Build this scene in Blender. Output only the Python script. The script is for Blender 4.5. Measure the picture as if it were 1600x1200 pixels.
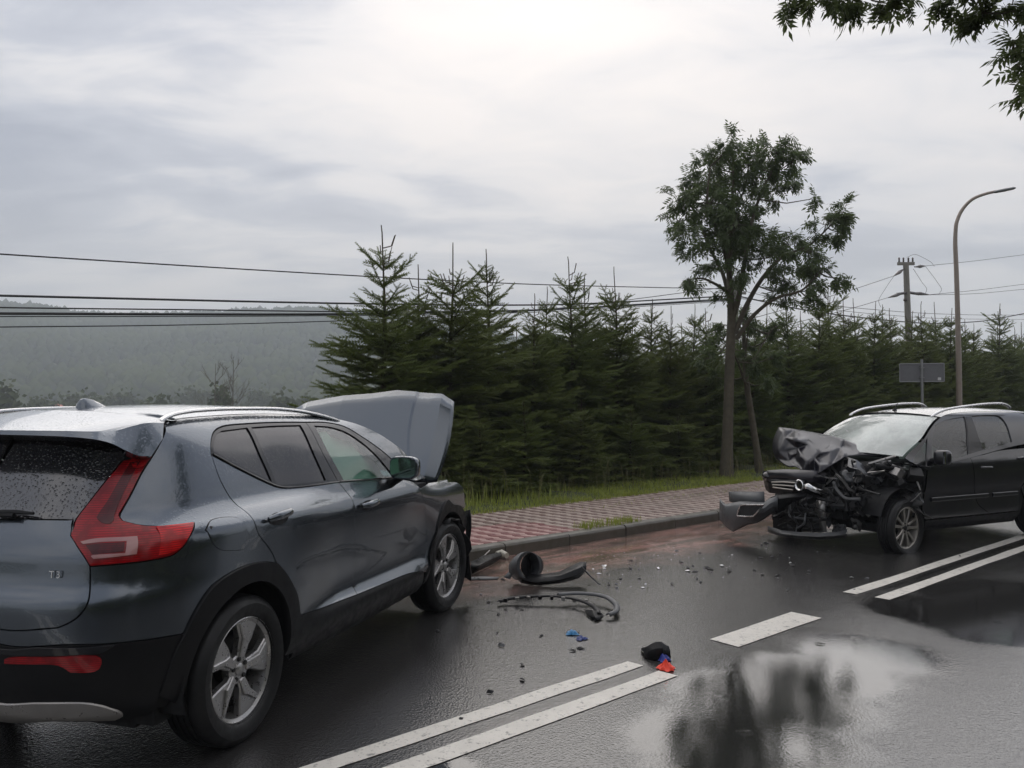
import bpy, bmesh, math, random
import numpy as np
from mathutils import Vector, Matrix
from mathutils.geometry import delaunay_2d_cdt

SC = bpy.context.scene
for _o in list(bpy.data.objects):
    bpy.data.objects.remove(_o)

# ------------------------------------------------------------------ camera
F, CAM_H, HORIZON = 1300.0, 1.67, 627.0           # focal length and horizon row of the 1600 x 1200 photograph
PITCH = math.atan((HORIZON - 600) / F)
CP, SP = math.cos(PITCH), math.sin(PITCH)
cam_d = bpy.data.cameras.new('camera')
cam_d.sensor_width = 36.0
cam_d.lens = F / 1600 * 36.0
cam_d.clip_end = 9000
cam_d.clip_start = 0.05
cam = bpy.data.objects.new('camera', cam_d)
SC.collection.objects.link(cam)
cam.location = (0, 0, CAM_H)
cam.rotation_euler = (math.pi / 2 + PITCH, 0, 0)
SC.camera = cam

# ------------------------------------------------------------------ sky, sun, exposure
SUN_EL, SUN_AZ = math.radians(36), math.radians(2)      # azimuth from the camera axis, positive to the right
world = bpy.data.worlds.new('World')
SC.world = world
world.use_nodes = True
WN, WL = world.node_tree.nodes, world.node_tree.links
WN.clear()


def wnode(t, **kw):
    n = WN.new(t)
    for k, v in kw.items():
        setattr(n, k, v)
    return n


def build_sky():
    out = wnode('ShaderNodeOutputWorld')
    bg = wnode('ShaderNodeBackground')
    bg.inputs['Strength'].default_value = 0.117
    sky = wnode('ShaderNodeTexSky', sky_type='NISHITA')
    sky.sun_disc = False
    sky.sun_elevation = SUN_EL
    sky.sun_rotation = SUN_AZ
    sky.dust_density = 3.0
    tc = wnode('ShaderNodeTexCoord')
    sep = wnode('ShaderNodeSeparateXYZ')
    WL.new(tc.outputs['Generated'], sep.inputs[0])

    def math_(op, a, b=None, clamp=False):
        n = wnode('ShaderNodeMath', operation=op)
        n.use_clamp = clamp
        for i, v in enumerate((a, b)):
            if v is None:
                continue
            if isinstance(v, (int, float)):
                n.inputs[i].default_value = v
            else:
                WL.new(v, n.inputs[i])
        return n.outputs[0]

    # the cloud deck as a flat layer overhead: direction / (height + offset)
    zc = math_('MAXIMUM', sep.outputs['Z'], 0.0)
    zd = math_('ADD', zc, 0.16)
    px = math_('DIVIDE', sep.outputs['X'], zd)
    py = math_('DIVIDE', sep.outputs['Y'], zd)
    comb = wnode('ShaderNodeCombineXYZ')
    WL.new(px, comb.inputs[0]); WL.new(py, comb.inputs[1])
    mp = wnode('ShaderNodeMapping')
    mp.inputs['Location'].default_value = SKY_SHIFT
    mp.inputs['Rotation'].default_value = (0, 0, SKY_ROT)
    mp.inputs['Scale'].default_value = (0.62, 1.0, 1)
    WL.new(comb.outputs[0], mp.inputs[0])
    n1 = wnode('ShaderNodeTexNoise')
    n1.inputs['Scale'].default_value = 1.05
    n1.inputs['Detail'].default_value = 7
    n1.inputs['Roughness'].default_value = 0.5
    n1.inputs['Distortion'].default_value = 0.35
    WL.new(mp.outputs[0], n1.inputs['Vector'])
    ramp = wnode('ShaderNodeValToRGB')
    cr = ramp.color_ramp
    cr.elements[0].position = 0.36; cr.elements[0].color = SKY_C0
    cr.elements[1].position = 0.66; cr.elements[1].color = SKY_C3
    e = cr.elements.new(0.47); e.color = SKY_C1
    e = cr.elements.new(0.55); e.color = SKY_C2
    n2 = wnode('ShaderNodeTexNoise')
    n2.inputs['Scale'].default_value = 4.2
    n2.inputs['Detail'].default_value = 6
    n2.inputs['Roughness'].default_value = 0.55
    n2.inputs['Distortion'].default_value = 0.8
    WL.new(mp.outputs[0], n2.inputs['Vector'])
    WL.new(math_('ADD', n1.outputs['Fac'], math_('MULTIPLY', math_('SUBTRACT', n2.outputs['Fac'], 0.5), 0.30)), ramp.inputs[0])
    # low in the sky the deck thins to an even pale veil
    hz = math_('DIVIDE', zc, 0.26)
    hz = math_('MINIMUM', hz, 1.0)
    hz = math_('SUBTRACT', 1.0, hz)
    hz = math_('POWER', hz, 1.6)
    veil = wnode('ShaderNodeMix', data_type='RGBA')
    WL.new(math_('MULTIPLY', hz, 0.75), veil.inputs[0])
    WL.new(ramp.outputs[0], veil.inputs[6])
    veil.inputs[7].default_value = SKY_VEIL
    # sky light filters through: mostly cloud, a little of the clear sky
    mx = wnode('ShaderNodeMix', data_type='RGBA')
    mx.inputs[0].default_value = 0.93
    WL.new(sky.outputs[0], mx.inputs[6])
    # the veiled sun brightens the cloud round it
    dt = wnode('ShaderNodeVectorMath', operation='DOT_PRODUCT')
    WL.new(tc.outputs['Generated'], dt.inputs[0])
    dt.inputs[1].default_value = (math.sin(SUN_AZ) * math.cos(SUN_EL), math.cos(SUN_AZ) * math.cos(SUN_EL), math.sin(SUN_EL))
    gl = math_('POWER', math_('MAXIMUM', dt.outputs['Value'], 0.0), 9.0)
    gl = math_('ADD', math_('MULTIPLY', gl, SKY_GLOW), 1.0)
    # an overcast deck is brighter overhead than near the horizon
    gl = math_('MULTIPLY', gl, math_('ADD', math_('MULTIPLY', zc, SKY_ZENITH), 1.0 - 0.25 * SKY_ZENITH))
    lit = wnode('ShaderNodeVectorMath', operation='SCALE')
    WL.new(veil.outputs[2], lit.inputs[0]); WL.new(gl, lit.inputs['Scale'])
    WL.new(lit.outputs[0], mx.inputs[7])
    WL.new(mx.outputs[2], bg.inputs[0])
    WL.new(bg.outputs[0], out.inputs[0])


SKY_SHIFT = (20.3, 3.3, 0)
SKY_ROT = math.radians(12)
SKY_GLOW = .0
SKY_ZENITH = .45
SKY_C0 = (2.9, 3.1, 3.7, 1)
SKY_C1 = (4.3, 4.45, 4.95, 1)
SKY_C2 = (6.35, 6.2, 6.25, 1)
SKY_C3 = (7.5, 7.05, 6.8, 1)
SKY_VEIL = (7.9, 7.3, 6.7, 1)
build_sky()

sun_d = bpy.data.lights.new('sun', 'SUN')
sun_d.energy = 1.3
sun_d.angle = math.radians(75)
sun_d.color = (1.0, 0.95, 0.9)
sun = bpy.data.objects.new('sun', sun_d)
SC.collection.objects.link(sun)
sun.rotation_euler = (math.pi / 2 - SUN_EL, 0, -SUN_AZ + math.pi)
sun.location = (0, 0, 30)

vs = SC.view_settings
vs.view_transform = 'Standard'
vs.look = 'None'
vs.exposure = 0.34
vs.gamma = 1.0
vs.use_curve_mapping = False
cy = SC.cycles
cy.use_denoising = True
cy.max_bounces = 6
cy.diffuse_bounces = 3
cy.glossy_bounces = 4
cy.transparent_max_bounces = 10
cy.volume_bounces = 1
cy.caustics_reflective = False
cy.caustics_refractive = False
cy.sample_clamp_indirect = 4.0

# ------------------------------------------------------------------ pixel -> place
def ray(px, py):
    x = (px - 800) / F
    y = -(py - 600) / F
    return np.array([x, CP - y * SP, SP + y * CP])


def proj(P):
    P = np.asarray(P, float)
    d = P - np.array([0, 0, CAM_H])
    f = d[..., 1] * CP + d[..., 2] * SP
    up = -d[..., 1] * SP + d[..., 2] * CP
    return np.stack([800 + F * d[..., 0] / f, 600 - F * up / f], -1)


CAMP = np.array([0, 0, CAM_H])
ROAD_A = math.radians(47.9)                       # the road runs this far right of the camera axis
RD = np.array([math.sin(ROAD_A), math.cos(ROAD_A), 0])     # along the road
RN = np.array([-math.cos(ROAD_A), math.sin(ROAD_A), 0])    # across it, towards the pavement


def on_ground(px, py, z=0.0):
    r = ray(px, py)
    return CAMP + r * ((z - CAM_H) / r[2])


def on_line(px, py, n):
    """point on the vertical plane n metres across the road from the camera"""
    r = ray(px, py)
    return CAMP + r * (n / (r @ RN))


def rdp(s, n, z=0.0):
    """road coordinates (along, across, up) -> world"""
    return RD * s + RN * n + np.array([0, 0, z])


# ------------------------------------------------------------------ object helpers
def link(o, parent=None):
    SC.collection.objects.link(o)
    if parent is not None:
        o.parent = parent
    return o


def tag(o, label=None, cat=None, group=None, kind=None):
    if label: o['label'] = label
    if cat: o['category'] = cat
    if group: o['group'] = group
    if kind: o['kind'] = kind
    return o


def empty(name, loc=(0, 0, 0), rz=0, label=None, cat=None, group=None):
    o = bpy.data.objects.new(name, None)
    o.empty_display_size = 0.2
    o.location = loc
    o.rotation_euler = (0, 0, rz)
    link(o)
    return tag(o, label, cat, group)


def mk(name, verts, faces, mat, parent=None, smooth=True, normals=None, sharp=None, mats=None, fmat=None):
    me = bpy.data.meshes.new(name)
    verts = np.asarray(verts, float)
    me.from_pydata(verts.tolist(), [], [tuple(int(i) for i in f) for f in faces])
    for m in (mats or [mat]):
        me.materials.append(m)
    if fmat is not None:
        me.polygons.foreach_set('material_index', np.asarray(fmat, np.int32))
    if smooth:
        me.polygons.foreach_set('use_smooth', np.ones(len(me.polygons), bool))
    if normals is not None:
        me.normals_split_custom_set_from_vertices([tuple(n) for n in np.asarray(normals, float)])
    elif sharp is not None and smooth:
        me.set_sharp_from_angle(angle=math.radians(sharp))
    me.update()
    o = bpy.data.objects.new(name, me)
    return link(o, parent)


def mk_fast(name, verts, tris, mat, parent=None, smooth=False, mats=None, fmat=None, k=3):
    """big triangle (or quad) soups"""
    me = bpy.data.meshes.new(name)
    verts = np.asarray(verts, np.float32); tris = np.asarray(tris, np.int32)
    me.vertices.add(len(verts)); me.vertices.foreach_set('co', verts.ravel())
    me.loops.add(tris.size); me.loops.foreach_set('vertex_index', tris.ravel())
    me.polygons.add(len(tris))
    me.polygons.foreach_set('loop_start', np.arange(0, tris.size, k, dtype=np.int32))
    me.polygons.foreach_set('loop_total', np.full(len(tris), k, np.int32))
    for m in (mats or [mat]):
        me.materials.append(m)
    if fmat is not None:
        me.polygons.foreach_set('material_index', np.asarray(fmat, np.int32))
    me.polygons.foreach_set('use_smooth', np.full(len(tris), smooth))
    me.update(calc_edges=True)
    o = bpy.data.objects.new(name, me)
    return link(o, parent)


class MB:
    """collects shapes into one mesh"""
    def __init__(s):
        s.v = []; s.f = []

    def add(s, v, f):
        b = len(s.v)
        s.v += [tuple(map(float, p)) for p in v]
        s.f += [tuple(i + b for i in q) for q in f]
        return s

    def box(s, c, d, rot=None, taper=1.0):
        x, y, z = (k / 2 for k in d)
        v = [(-x, -y, -z), (x, -y, -z), (x, y, -z), (-x, y, -z), (-x * taper, -y * taper, z), (x * taper, -y * taper, z), (x * taper, y * taper, z), (-x * taper, y * taper, z)]
        if rot is not None:
            v = [rot @ Vector(p) for p in v]
        v = [(p[0] + c[0], p[1] + c[1], p[2] + c[2]) for p in v]
        return s.add(v, [(0, 3, 2, 1), (4, 5, 6, 7), (0, 1, 5, 4), (1, 2, 6, 5), (2, 3, 7, 6), (3, 0, 4, 7)])

    def tube(s, pts, r, n=8, cap=True, flat=1.0, up=(0, 0, 1)):
        pts = [np.asarray(p, float) for p in pts]
        rs = r if hasattr(r, '__len__') else [r] * len(pts)
        b = len(s.v)
        up = np.asarray(up, float)
        for i, p in enumerate(pts):
            t = pts[min(i + 1, len(pts) - 1)] - pts[max(i - 1, 0)]
            t = t / (np.linalg.norm(t) + 1e-9)
            if i:
                a = a - t * (a @ t)
            else:
                a = np.cross(t, up)
                if np.linalg.norm(a) < .05:
                    a = np.cross(t, (1, 0, 0))
            a = a / (np.linalg.norm(a) + 1e-9)
            c = np.cross(a, t)
            for k in range(n):
                q = 2 * math.pi * k / n
                s.v.append(tuple(p + rs[i] * (math.cos(q) * a + flat * math.sin(q) * c)))
        for i in range(len(pts) - 1):
            for k in range(n):
                k2 = (k + 1) % n
                s.f.append((b + i * n + k, b + i * n + k2, b + (i + 1) * n + k2, b + (i + 1) * n + k))
        if cap:
            s.f.append(tuple(b + k for k in range(n)))
            e = b + (len(pts) - 1) * n
            s.f.append(tuple(e + n - 1 - k for k in range(n)))
        return s

    def lathe(s, prof, n=32, axis='y', a0=0.0, a1=2 * math.pi, c=(0, 0, 0), close=False):
        """prof: list of (radius, along-axis)"""
        b = len(s.v); full = abs(a1 - a0 - 2 * math.pi) < 1e-6
        m = n if full else n + 1
        for k in range(m):
            q = a0 + (a1 - a0) * k / n
            for (r, h) in prof:
                if axis == 'y':
                    p = (r * math.cos(q), h, r * math.sin(q))
                elif axis == 'z':
                    p = (r * math.cos(q), r * math.sin(q), h)
                else:
                    p = (h, r * math.cos(q), r * math.sin(q))
                s.v.append((p[0] + c[0], p[1] + c[1], p[2] + c[2]))
        L = len(prof)
        for k in range(n):
            k2 = (k + 1) % m
            for j in range(L - 1 + (1 if close else 0)):
                j2 = (j + 1) % L
                s.f.append((b + k * L + j, b + k * L + j2, b + k2 * L + j2, b + k2 * L + j))
        return s

    def prism(s, poly, y0, y1, axis='y'):
        """poly in (x, z), extruded along y"""
        b = len(s.v); n = len(poly)
        for h in (y0, y1):
            for (x, z) in poly:
                s.v.append((x, h, z) if axis == 'y' else ((x, z, h) if axis == 'z' else (h, x, z)))
        s.f.append(tuple(b + i for i in range(n)))
        s.f.append(tuple(b + 2 * n - 1 - i for i in range(n)))
        for i in range(n):
            j = (i + 1) % n
            s.f.append((b + j, b + i, b + n + i, b + n + j))
        return s

    def build(s, name, mat, parent=None, smooth=True, sharp=35):
        o = mk(name, s.v, s.f, mat, parent, smooth=False)
        bm = bmesh.new(); bm.from_mesh(o.data)
        bmesh.ops.recalc_face_normals(bm, faces=bm.faces)
        bm.to_mesh(o.data); bm.free()
        if smooth:
            o.data.polygons.foreach_set('use_smooth', np.ones(len(o.data.polygons), bool))
            o.data.set_sharp_from_angle(angle=math.radians(sharp))
        return o


def copy_tree(o, parent=None):
    c = o.copy()
    SC.collection.objects.link(c)
    c.parent = parent
    for ch in o.children:
        copy_tree(ch, c)
    return c


# ------------------------------------------------------------------ materials
MATS = {}


class NT:
    def __init__(s, name):
        s.m = bpy.data.materials.new(name)
        s.m.use_nodes = True
        s.n, s.l = s.m.node_tree.nodes, s.m.node_tree.links
        s.b = s.n['Principled BSDF']
        s.out = s.n['Material Output']
        MATS[name] = s.m

    def set(s, **kw):
        for k, v in kw.items():
            i = s.b.inputs[k.replace('_', ' ')]
            if isinstance(v, bpy.types.NodeSocket):
                s.l.new(v, i)
            elif isinstance(v, tuple) and len(v) == 3 and i.type == 'RGBA':
                i.default_value = (*v, 1)
            else:
                i.default_value = v
        return s

    def node(s, t, ins=None, **kw):
        n = s.n.new(t)
        for k, v in kw.items():
            setattr(n, k, v)
        for k, v in (ins or {}).items():
            if isinstance(v, bpy.types.NodeSocket):
                s.l.new(v, n.inputs[k])
            else:
                n.inputs[k].default_value = v
        return n

    def coord(s, kind='Object'):
        return s.node('ShaderNodeTexCoord').outputs[kind]

    def pos(s):
        return s.node('ShaderNodeNewGeometry').outputs['Position']

    def noise(s, vec, scale, detail=4, rough=.55, dist=0.0):
        return s.node('ShaderNodeTexNoise', {'Vector': vec, 'Scale': scale, 'Detail': detail, 'Roughness': rough, 'Distortion': dist}).outputs['Fac']

    def ramp(s, fac, stops):
        r = s.node('ShaderNodeValToRGB', {0: fac})
        cr = r.color_ramp
        while len(cr.elements) < len(stops):
            cr.elements.new(0.5)
        for e, (p, c) in zip(cr.elements, stops):
            e.position = p
            e.color = (c, c, c, 1) if isinstance(c, (int, float)) else (*c, 1)
        return r.outputs[0]

    def mix(s, fac, a, b, mode='MIX'):
        n = s.node('ShaderNodeMix', data_type='RGBA', blend_type=mode)
        for i, v in ((0, fac), (6, a), (7, b)):
            if isinstance(v, bpy.types.NodeSocket):
                s.l.new(v, n.inputs[i])
            elif isinstance(v, tuple):
                n.inputs[i].default_value = (*v, 1)
            elif i:
                n.inputs[i].default_value = (v, v, v, 1)
            else:
                n.inputs[i].default_value = v
        return n.outputs[2]

    def math(s, op, a, b=0.0, c=0.0, clamp=False):
        n = s.node('ShaderNodeMath', operation=op)
        n.use_clamp = clamp
        for i, v in enumerate((a, b, c)):
            if isinstance(v, bpy.types.NodeSocket):
                s.l.new(v, n.inputs[i])
            else:
                n.inputs[i].default_value = v
        return n.outputs[0]

    def maprange(s, v, a, b, c=0.0, d=1.0, smooth=True):
        n = s.node('ShaderNodeMapRange', {'Value': v, 'From Min': a, 'From Max': b, 'To Min': c, 'To Max': d})
        n.interpolation_type = 'SMOOTHSTEP' if smooth else 'LINEAR'
        return n.outputs[0]

    def bump(s, h, strength=.3, dist=.01, normal=None):
        ins = {'Height': h, 'Strength': strength, 'Distance': dist}
        if normal is not None:
            ins['Normal'] = normal
        return s.node('ShaderNodeBump', ins).outputs[0]


def simple(name, col, rough=.5, metal=0.0, vary=.15, scale=8, bump=0.0, bscale=60, **kw):
    t = NT(name)
    c = t.coord()
    n = t.noise(c, scale, 5)
    lo = tuple(k * (1 - vary) for k in col); hi = tuple(min(1, k * (1 + vary)) for k in col)
    t.set(Base_Color=t.mix(n, lo, hi), Metallic=metal, Roughness=t.maprange(t.noise(c, scale * 2.3, 3), .3, .7, max(.02, rough - .08), rough + .08), **kw)
    if bump:
        t.set(Normal=t.bump(t.noise(c, bscale, 3), bump, .004))
    return t.m


def wet_droplets(t, vec, cell=90, thr=.33, strength=.5):
    """beads of rain standing on a surface"""
    v = t.node('ShaderNodeTexVoronoi', {'Vector': vec, 'Scale': cell, 'Randomness': 1.0})
    sz = t.node('ShaderNodeTexNoise', {'Vector': v.outputs['Color'], 'Scale': 7.0}).outputs['Fac']
    lim = t.math('MULTIPLY', sz, thr * 2)
    h = t.math('SUBTRACT', lim, v.outputs['Distance'], clamp=True)
    h = t.math('POWER', h, .6)
    return h


def paint(name, col, metal=.35, rough=.32, beads=.35, dirt=.25, cell=95, coat=1.0):
    t = NT(name)
    c = t.coord()
    fl = t.noise(c, 900, 1)
    base = t.mix(fl, tuple(k * .85 for k in col), tuple(k * 1.15 for k in col))
    z = t.node('ShaderNodeSeparateXYZ', {0: c}).outputs[2]
    low = t.maprange(z, .75, .2, 0, 1)
    d = t.math('MULTIPLY', t.maprange(t.noise(c, 5, 6, .65), .42, .72), t.math('ADD', t.math('MULTIPLY', low, .6), .25))
    base = t.mix(t.math('MULTIPLY', d, dirt), base, (.07, .062, .052))
    t.set(Base_Color=base, Metallic=metal, Roughness=t.math('ADD', rough, t.math('MULTIPLY', d, .3 * dirt)), Coat_Weight=coat, Coat_IOR=1.5)
    t.set(Coat_Roughness=t.math('ADD', .03, t.math('MULTIPLY', t.noise(c, 14, 5, .6), .02)))
    h = wet_droplets(t, c, cell)
    nz = t.node('ShaderNodeSeparateXYZ', {0: t.node('ShaderNodeNewGeometry').outputs['Normal']}).outputs[2]
    amt = t.maprange(nz, .1, .8, .25, 1.0)
    b = t.bump(t.math('MULTIPLY', h, amt), beads, .012)
    b = t.bump(t.noise(c, 3.0, 1), .006, .05, b)
    t.set(Coat_Normal=b, Normal=b)
    return t.m


def glass(name, tint, rough=.02, beads=.3, fog=0.0, fogcol=(.7, .75, .72), cell=110, ior=1.5):
    """thin pane: what lies behind it, tinted, under a reflection"""
    t = NT(name)
    t.n.remove(t.b)
    c = t.coord()
    b = t.bump(wet_droplets(t, c, cell), beads, .012)
    tr = t.node('ShaderNodeBsdfTransparent', {'Color': (*tint, 1)}).outputs[0]
    gl = t.node('ShaderNodeBsdfGlossy', {'Color': (1, 1, 1, 1), 'Roughness': rough, 'Normal': b}).outputs[0]
    if fog:
        df = t.node('ShaderNodeBsdfDiffuse', {'Color': (*fogcol, 1)}).outputs[0]
        f = t.math('MULTIPLY', t.maprange(t.noise(c, 2.2, 5, .6), .25, .7, .6, 1.1), fog)
        tr = t.node('ShaderNodeMixShader', {0: f, 1: tr, 2: df}).outputs[0]
    fr = t.node('ShaderNodeFresnel', {'IOR': ior, 'Normal': b}).outputs[0]
    fr = t.math('MULTIPLY', fr, 1.6, clamp=True)
    mx = t.node('ShaderNodeMixShader', {0: fr, 1: tr, 2: gl}).outputs[0]
    t.l.new(mx, t.out.inputs['Surface'])
    return t.m
# ------------------------------------------------------------------ car bodies: a surface wrapped round sides and rear, panels cut from it
def pchip(xs, ys):
    xs = np.asarray(xs, float); ys = np.asarray(ys, float)
    h = np.diff(xs); d = np.diff(ys) / h
    m = np.zeros(len(xs)); m[0], m[-1] = d[0], d[-1]
    for i in range(1, len(xs) - 1):
        if d[i - 1] * d[i] > 0:
            w1, w2 = 2 * h[i] + h[i - 1], h[i] + 2 * h[i - 1]
            m[i] = (w1 + w2) / (w1 / d[i - 1] + w2 / d[i])

    def f(x):
        x = np.clip(np.asarray(x, float), xs[0], xs[-1])
        i = np.clip(np.searchsorted(xs, x) - 1, 0, len(xs) - 2)
        t = (x - xs[i]) / h[i]
        return ((2 * t**3 - 3 * t**2 + 1) * ys[i] + (t**3 - 2 * t**2 + t) * h[i] * m[i] + (-2 * t**3 + 3 * t**2) * ys[i + 1] + (t**3 - t**2) * h[i] * m[i + 1])
    return f


def spline(pts, step=.03, corners_sharp=False):
    """Catmull-Rom through 2-D points, resampled"""
    p = np.asarray(pts, float)
    if len(p) == 2:
        n = max(2, int(np.linalg.norm(p[1] - p[0]) / step) + 1)
        return p[0] + (p[1] - p[0]) * np.linspace(0, 1, n)[:, None]
    q = np.vstack([2 * p[0] - p[1], p, 2 * p[-1] - p[-2]])
    out = []
    for i in range(1, len(q) - 2):
        a, b, c, d = q[i - 1:i + 3]
        n = max(2, int(np.linalg.norm(c - b) / step) + 1)
        t = np.linspace(0, 1, n, endpoint=False)[:, None]
        l0, l1, l2 = (max(1e-6, np.linalg.norm(v)) ** .5 for v in (b - a, c - b, d - c))
        m1 = (c - b) + l1 * ((b - a) / l0 - (c - a) / (l0 + l1))
        m2 = (c - b) + l1 * ((d - c) / l2 - (d - b) / (l1 + l2))
        out.append((2 * t**3 - 3 * t**2 + 1) * b + (t**3 - 2 * t**2 + t) * m1 + (-2 * t**3 + 3 * t**2) * c + (t**3 - t**2) * m2)
    out.append(p[-1:])
    return np.vstack(out)


def inside(poly, q):
    x, y = q[:, 0], q[:, 1]
    r = np.zeros(len(q), bool)
    j = len(poly) - 1
    for i in range(len(poly)):
        xi, yi = poly[i]; xj, yj = poly[j]
        if yi != yj:
            c = ((yi > y) != (yj > y)) & (x < (xj - xi) * (y - yi) / (yj - yi) + xi)
            r ^= c
        j = i
    return r


def area2(p):
    return .5 * np.sum(p[:, 0] * np.roll(p[:, 1], -1) - np.roll(p[:, 0], -1) * p[:, 1])


def shrink(p, d):
    if area2(p) < 0:
        p = p[::-1]
    e = np.roll(p, -1, 0) - p
    L = np.linalg.norm(e, axis=1, keepdims=True)
    n = np.stack([-e[:, 1], e[:, 0]], 1) / np.maximum(L, 1e-9)
    m = n + np.roll(n, 1, 0)
    s = np.sum(m * n, 1, keepdims=True)
    return p + m / np.maximum(s, .5) * d


class Body:
    def __init__(s, root, origin, hd, side, stations, rear, x0, n, taper):
        s.root = root; s.side = side
        s.o = np.array([origin[0], origin[1], 0.])
        s.h = np.array([hd[0], hd[1], 0.]); s.l = np.array([-hd[1], hd[0], 0.])
        zz = np.linspace(.1, 1.7, 330)
        s.zz = zz
        s.sx = np.array([k[0] for k in stations])
        tab = []
        for _, kn in stations:
            f = pchip(*zip(*kn))
            v = f(zz)
            for _i in range(3):
                v = np.convolve(np.pad(v, 2, mode='edge'), [.1, .2, .4, .2, .1], 'valid')
            tab.append(v)
        s.tab = np.array(tab)
        rv = pchip(*zip(*rear))(zz)
        for _i in range(3):
            rv = np.convolve(np.pad(rv, 2, mode='edge'), [.1, .2, .4, .2, .1], 'valid')
        s.rv = rv
        s.x0 = x0; s.n = n; s.taper = taper

    def w(s, x, z):
        i = np.clip(np.searchsorted(s.sx, x) - 1, 0, len(s.sx) - 2)
        t = np.clip((x - s.sx[i]) / (s.sx[i + 1] - s.sx[i]), 0, 1)
        t = t * t * (3 - 2 * t)
        fz = np.clip((z - s.zz[0]) / (s.zz[1] - s.zz[0]), 0, len(s.zz) - 1.001)
        k = fz.astype(int); u = fz - k
        a = s.tab[i, k] * (1 - u) + s.tab[i, k + 1] * u
        b = s.tab[i + 1, k] * (1 - u) + s.tab[i + 1, k + 1] * u
        return (a * (1 - t) + b * t) * s.taper(x)

    def P(s, u, z):
        u = np.atleast_1d(np.asarray(u, float)); z = np.atleast_1d(np.asarray(z, float))
        u, z = np.broadcast_arrays(u, z)
        x = -u.copy(); y = s.w(x, z)
        m = u > -s.x0
        if m.any():
            uu, zm = u[m], z[m]
            r = np.interp(zm, s.zz, s.rv)
            ph = np.concatenate([np.linspace(0, .25, 14, endpoint=False) ** 1.0, np.linspace(.25, math.pi / 2, 50)])
            ph = np.unique(np.concatenate([np.array([1e-4, 1e-3, .01]), ph[1:], ]))
            ph = np.concatenate([[0], ph]); ph[-1] = math.pi / 2
            sx = np.sin(ph) ** (2 / s.n); cx = np.clip(np.cos(ph), 0, 1) ** (2 / s.n); cx[-1] = 0
            X = s.x0 - (s.x0 - r)[:, None] * sx[None, :]
            W = s.w(X.ravel(), np.repeat(zm, len(ph))).reshape(X.shape)
            Y = W * cx[None, :]
            L = np.concatenate([np.zeros((len(zm), 1)), np.cumsum(np.hypot(np.diff(X, axis=1), np.diff(Y, axis=1)), 1)], 1)
            a = np.clip(uu + s.x0, 0, L[:, -1] - 1e-9)
            k = np.clip((L <= a[:, None]).sum(1) - 1, 0, len(ph) - 2)
            ar = np.arange(len(zm))
            t = (a - L[ar, k]) / np.maximum(L[ar, k + 1] - L[ar, k], 1e-12)
            x[m] = X[ar, k] * (1 - t) + X[ar, k + 1] * t
            y[m] = Y[ar, k] * (1 - t) + Y[ar, k + 1] * t
        return np.stack([x, y * s.side, z], -1)

    def umax(s, z):
        z = np.atleast_1d(np.asarray(z, float))
        ph = np.linspace(0, math.pi / 2, 90)
        r = np.interp(z, s.zz, s.rv)
        X = s.x0 - (s.x0 - r)[:, None] * np.sin(ph) ** (2 / s.n)
        Y = s.w(X.ravel(), np.repeat(z, 90)).reshape(X.shape) * np.clip(np.cos(ph), 0, 1) ** (2 / s.n)
        return -s.x0 + np.hypot(np.diff(X, axis=1), np.diff(Y, axis=1)).sum(1)

    def N(s, u, z):
        e = .004
        um = s.umax(z)
        uc = np.minimum(u, um - 2 * e)
        du = s.P(uc + e, z) - s.P(uc - e, z)
        dz = s.P(uc, z + e) - s.P(uc, z - e)
        n = np.cross(du, dz)
        n /= np.linalg.norm(n, axis=1, keepdims=True) + 1e-12
        return n * s.side

    def world(s, p):
        p = np.asarray(p, float)
        return s.o + p[..., 0:1] * s.h + p[..., 1:2] * s.l + p[..., 2:3] * np.array([0, 0, 1.])

    def loc(s, Pw):
        d = np.asarray(Pw) - s.o
        return np.array([d @ s.h, d @ s.l, d[2]])

    def hit(s, px, py, ax, val):
        """where the sight line through a pixel crosses a car-frame plane"""
        c = s.loc(CAMP); r = ray(px, py); r = np.array([r @ s.h, r @ s.l, r[2]])
        return c + r * ((val - c[ax]) / r[ax])

    def prep(s, ulo=-3.3, uhi=1.75):
        U, Z = np.meshgrid(np.linspace(ulo, uhi, 150), np.linspace(.15, 1.62, 80))
        U, Z = U.ravel(), Z.ravel()
        ok = U < s.umax(Z) - .005
        s.gU, s.gZ = U[ok], Z[ok]
        pw = s.world(s.P(s.gU, s.gZ))
        nn = s.N(s.gU, s.gZ)
        cl = s.loc(CAMP)
        face = np.sum((cl - s.P(s.gU, s.gZ)) * nn, 1) > 0
        s.gp = proj(pw); s.gp[~face] = 1e6

    def px(s, x, y):
        """photo pixel -> (u, z) on the body surface"""
        d = np.hypot(s.gp[:, 0] - x, s.gp[:, 1] - y)
        k = int(np.argmin(d)); q = np.array([s.gU[k], s.gZ[k]])
        tgt = np.array([x, y])
        f = lambda q: proj(s.world(s.P(q[0], q[1])))[0] - tgt
        for _ in range(14):
            r = f(q)
            if np.hypot(*r) < .05: break
            e = 1e-3
            J = np.stack([(f(q + [e, 0]) - r) / e, (f(q + [0, e]) - r) / e], 1)
            try:
                st = np.linalg.solve(J, r)
            except np.linalg.LinAlgError:
                break
            L = np.hypot(*st)
            if L > .08: st *= .08 / L
            q = q - st
            q[0] = min(q[0], s.umax(q[1])[0] - 1e-3); q[1] = np.clip(q[1], .12, 1.66)
        if np.hypot(*(f(q))) > 6:
            q = np.array([s.gU[k], s.gZ[k]])
        return q

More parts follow.
